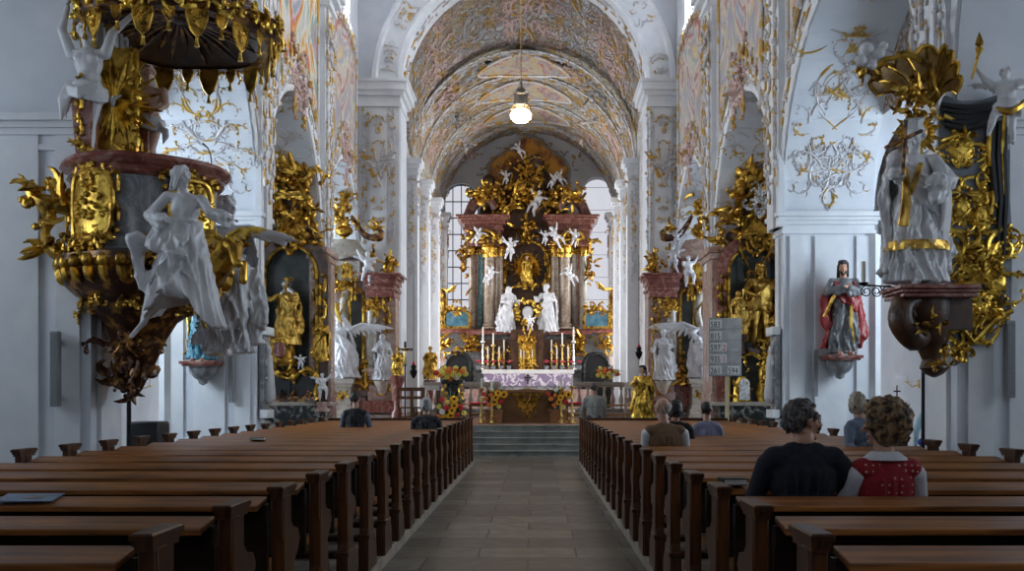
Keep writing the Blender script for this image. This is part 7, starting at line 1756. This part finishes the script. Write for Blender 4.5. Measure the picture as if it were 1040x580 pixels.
x, zt = PX(204, D), PZ(367, D); small_console(x, D, zt, 'small red marble console under the blue-robed saint')
S('saint_statue', 'painted saint in blue and gold robe, mostly hidden behind the pulpit', Vector((x, D, zt)), 0, 0, 1.6, 'robe_blue', seed=75, hair='veil', la=((-.18, -.07, .66), (-.05, -.16, .62)), ra=((.18, -.07, .66), (.08, -.16, .60)), hem=.15, folds=10, multi=dict(body='skin', robe='robe_blue', cloak='gold_statue', hair='robe_red'))
# epitaphs on the nave sides of the second piers
for s, xx in ((-1, XL - .15), (1, XR - .15)):
    side = 'left' if s < 0 else 'right'; X_ = xx - s * .05
    t = thing('epitaph', 'pale carved stone epitaph on the nave side of the second %s pier' % side, 'epitaph', (X_, 19.2, 1.2))
    mb = MB(); mb.bb((min(X_, X_ - s * .08), 18.98, 1.25), (max(X_, X_ - s * .08), 19.42, 2.75)); build(mb, 'slab', 'grey_marble', t)
    mb = MB(); mb.bb((min(X_, X_ - s * .16), 18.93, 2.75), (max(X_, X_ - s * .16), 19.47, 2.92)); mb.bb((min(X_, X_ - s * .16), 18.95, 1.08), (max(X_, X_ - s * .16), 19.45, 1.25)); build(mb, 'cornice', 'plaster_trim', t, bevel=.01)
    mb = MB(); f_ = flatmap((X_ - s * .08, 19.2, 0), (0, 1, 0), (0, 0, 1), (-s, 0, 0)); mb.ell(f_(0, 2.45, .03), (.07, .08, .1)); mb.cap(f_(0, 2.3, .03), f_(.02, 1.5, .04), .09, .14); mb.cap(f_(-.05, 2.2, .05), f_(.1, 1.9, .09), .04, .04); rocaille(mb, lambda u, v, w: f_(u, v + 2.0, w), .36, 1.2, 4, 6, .03); build(mb, 'carved_figure', 'white_grey', t)

# ------------------------------------------------------------------ odds and ends
D = 13.2; x0, x1 = PX(134, D), PX(166, D)
t = thing('covered_case', 'black boxy loudspeaker case standing at the foot of the near left pier', 'case', ((x0 + x1) / 2, D, 0))
mb = MB(); mb.bb((x0, D - .2, .75), (x1, D + .25, PZ(428, D))); build(mb, 'case', 'black', t, bevel=.04); mb = MB(); mb.bb((x0 + .05, D - .12, 0), (x1 - .05, D + .18, .75)); build(mb, 'stand', 'iron', t)
D = 17.0; x = PX(911, D)
t = thing('candle_stand', 'black iron votive candle stand in the right aisle', 'candle stand', (x, D, 0))
mb = MB(); mb.lathe([(.18, 0), (.18, .03), (.03, .06), (.02, 1.25), (.02, 1.35), (.14, 1.38), (.14, 1.40)], (x, D, 0), 14)
for k in range(6): a = k * PI / 3; mb.tube([(x, D, 1.3), (x + .2 * math.cos(a), D + .2 * math.sin(a), 1.28), (x + .22 * math.cos(a), D + .22 * math.sin(a), 1.38)], .01, 5)
mb.tube([(x, D, 1.4), (x, D, 1.72)], .012, 5); mb.bb((x - .06, D - .01, 1.60), (x + .06, D + .01, 1.625)); build(mb, 'stand', 'iron', t)
mb = MB(); mb.lathe([(.02, 1.38), (.02, 1.48), (.003, 1.485)], (x + .1, D - .05, 0), 8); build(mb, 'candle', 'candle', t)
for s, xx, yy, lab in ((-1, 153, 392, 'small wall sconce with candle in the left aisle'), (1, 921, 388, 'small wall sconce with candle in the right aisle')):
    X_ = s * 8.98; D = abs(X_) * F / abs(xx - VX); c = V3(X_, D, PZ(yy, D)); xw = s * 9.5 - .0225 * (D - 12.4)
    t = thing('wall_sconce', lab, 'sconce', (xw, D, c.z)); mb = MB(); mb.tube([(xw, D, c.z - .06), ((xw + X_) / 2, D, c.z - .12), c], .014, 6); mb.lathe([(.02, -.02), (.06, 0), (.06, .015)], c, 10); mb.box((xw - s * .01, D, c.z - .05), (.03, .12, .2)); build(mb, 'arm', 'brass', t); mb = MB(); mb.lathe([(.02, .01), (.02, .16), (.003, .165)], c, 8); build(mb, 'candle', 'candle', t)

for xx, yy, DD, lab in ((938, 374, 12.6, 'slim black pole standing at the edge of the near right pier'), (131, 396, 12.7, 'slim black pole standing at the edge of the near left pier')):
    t = thing('banner_pole', lab, 'pole', (PX(xx, DD), DD, 0)); mb = MB(); mb.lathe([(.12, 0), (.12, .03), (.035, .06), (.028, PZ(yy, DD))], (PX(xx, DD), DD, 0), 12); build(mb, 'pole', 'iron', t)
    mb = MB(); mb.ell((PX(xx, DD), DD, PZ(yy, DD) + .03), (.04, .04, .06)); build(mb, 'finial', 'iron', t)
# ------------------------------------------------------------------ the people
SEAT = .12 + .47
def glasses(root, L, at, s):
    mb = MB()
    for sg in (-1, 1): mb.tube([L(sg * .14 + .10 * math.cos(a), .352 - .05 * abs(math.cos(a)), .03 + .075 * math.sin(a)) for a in [2 * PI * k / 14 for k in range(15)]], .0022, 5); mb.tube([L(sg * .24, .31, .05), L(sg * .36, .1, .05), L(sg * .37, -.05, .0)], .003, 5)
    mb.tube([L(-.04, .37, .05), L(.04, .37, .05)], .0025, 5); build(mb, 'glasses', 'black', root, local=True)
def collar(m_):
    def f(root, L, at, s):
        mb = MB(); mb.tube([at(.082 * math.cos(a), .0 + .075 * math.sin(a), .545 - .012 * math.sin(a)) for a in [2 * PI * k / 20 for k in range(21)]], .024 * s, 7); build(mb, 'collar', m_, root, local=True)
    return f
def wide_collar(root, L, at, s):
    mb = MB()
    rings = [[at(r * math.cos(a) * 1.05, r * math.sin(a) * .85, z - .03) for a in [2 * PI * k / 28 for k in range(28)]] for r, z in ((.07, .585), (.09, .57), (.12, .545), (.125, .535), (.09, .55), (.065, .57))]
    mb.loft(rings, caps=False); build(mb, 'blouse_collar', 'white_cloth', root, local=True)
person('man in a dark jacket and glasses on a right pew, turned to the woman', PX(816, 5.45), 5.48, SEAT - .02, ('skin', 'hair_black_grey', 'navy', None, 'darkcloth'), yaw=-.10, headyaw=1.15, s=1.09, lean=(.02, .02), bulk=1.0, vox=.009, hz=-.055, extras=[glasses], arms=(((-.27, .06, .16), (-.12, .25, .10)), ((.27, .08, .16), (.12, .27, .12))))
person('woman with blond-brown curls, red dotted vest and white blouse on a right pew', PX(904, 5.4), 5.46, SEAT - .02, ('skin', 'hair_blond', 'vest_red', 'white_cloth', 'darkcloth'), yaw=.08, headyaw=-1.0, s=.985, hair='curly', bulk=.97, vox=.009, extras=[wide_collar], lean=(-.015, .0))
person('white-haired man in a brown vest with white sleeves on a right pew', PX(679, 10.5), 10.5, SEAT, ('skin', 'hair_white', 'brown_vest', 'white_cloth', 'darkcloth'), yaw=.1, headyaw=-.5, s=1.0, hair='bald', bulk=1.12, vox=.013, lean=(-.09, .03))
person('dark-haired person half hidden behind the white-haired man', PX(686, 12.2), 12.2, SEAT, ('skin', 'hair_dark', 'darkcloth', None, 'darkcloth'), s=.96, hair='bob', vox=.015)
person('person in a lavender shirt on a right pew near the hymn board', PX(718, 13.0), 13.0, SEAT, ('skin', 'hair_dark', 'lavender', None, 'darkcloth'), s=.93, headyaw=.2, bulk=.95, vox=.015)
person('man in a dark waistcoat with pale sleeves kneeling far left before the side altar', PX(361, 16.4), 16.4, SEAT + .08, ('skin', 'hair_dark', 'darkcloth', 'bluegrey_cloth', 'darkcloth'), s=1.0, headyaw=.3, bulk=1.0, vox=.015)
person('grey-haired woman in a black spotted jacket on the far left pew', PX(433, 15.6), 15.6, SEAT, ('skin', 'hair_grey', 'jacket_dots', None, 'darkcloth'), s=.98, hair='bob', bulk=1.05, vox=.015)
person('grey-blond person leaning on a right pew behind the couple', PX(873, 10.5), 10.5, SEAT + .06, ('skin', 'hair_greyblond', 'bluegrey_cloth', None, 'darkcloth'), yaw=.6, headyaw=.9, s=1.0, hair='bob', vox=.012, arms=(((-.26, -.06, .22), (-.30, -.34, .14)), ((.22, .1, .2), (.1, .25, .12))), legs_up=.12)
person('dark-haired person just behind the leaning grey-blond one', PX(881, 11.35), 11.35, SEAT, ('skin', 'hair_dark', 'darkcloth', None, 'darkcloth'), s=.97, hair='short', vox=.015)
person('person in a pale blue shirt half hidden by the near right pier', PX(945, 14.2), 14.2, 0.0, ('skin', 'hair_dark', 'lightblue_cloth', None, 'jeans'), yaw=.3, s=.90, stand=True, vox=.014, arms=(((-.25, .03, .22), (-.22, .10, -.04)), ((.25, .03, .22), (.2, .2, .1))))
person('standing man in a grey sweater and blue jeans at the front of the aisle', PX(603, 21.9), 21.9, 0.0, ('skin', 'hair_black_grey', 'greysweater', None, 'jeans'), s=1.06, stand=True, hair='short', vox=.014, arms=(((-.255, .02, .22), (-.24, .10, -.0)), ((.255, .02, .22), (.24, .10, -.0))))
t = thing('shoulder_bag', 'bright blue bag at the foot of the near right pier', 'bag', P(940, 452, 13.6)); mb = MB(); c = P(940, 447, 13.6); mb.cap(c + V3(-.05, 0, -.03), c + V3(.05, 0, -.03), .06, .06); build(mb, 'bag', simple('blue_bag', (.02, .04, .4)), t); mb = MB(); mb.tube([c + V3(-.06, 0, 0), c + V3(0, 0, .12), c + V3(.06, 0, 0)], .008, 5); build(mb, 'strap', 'black', t)
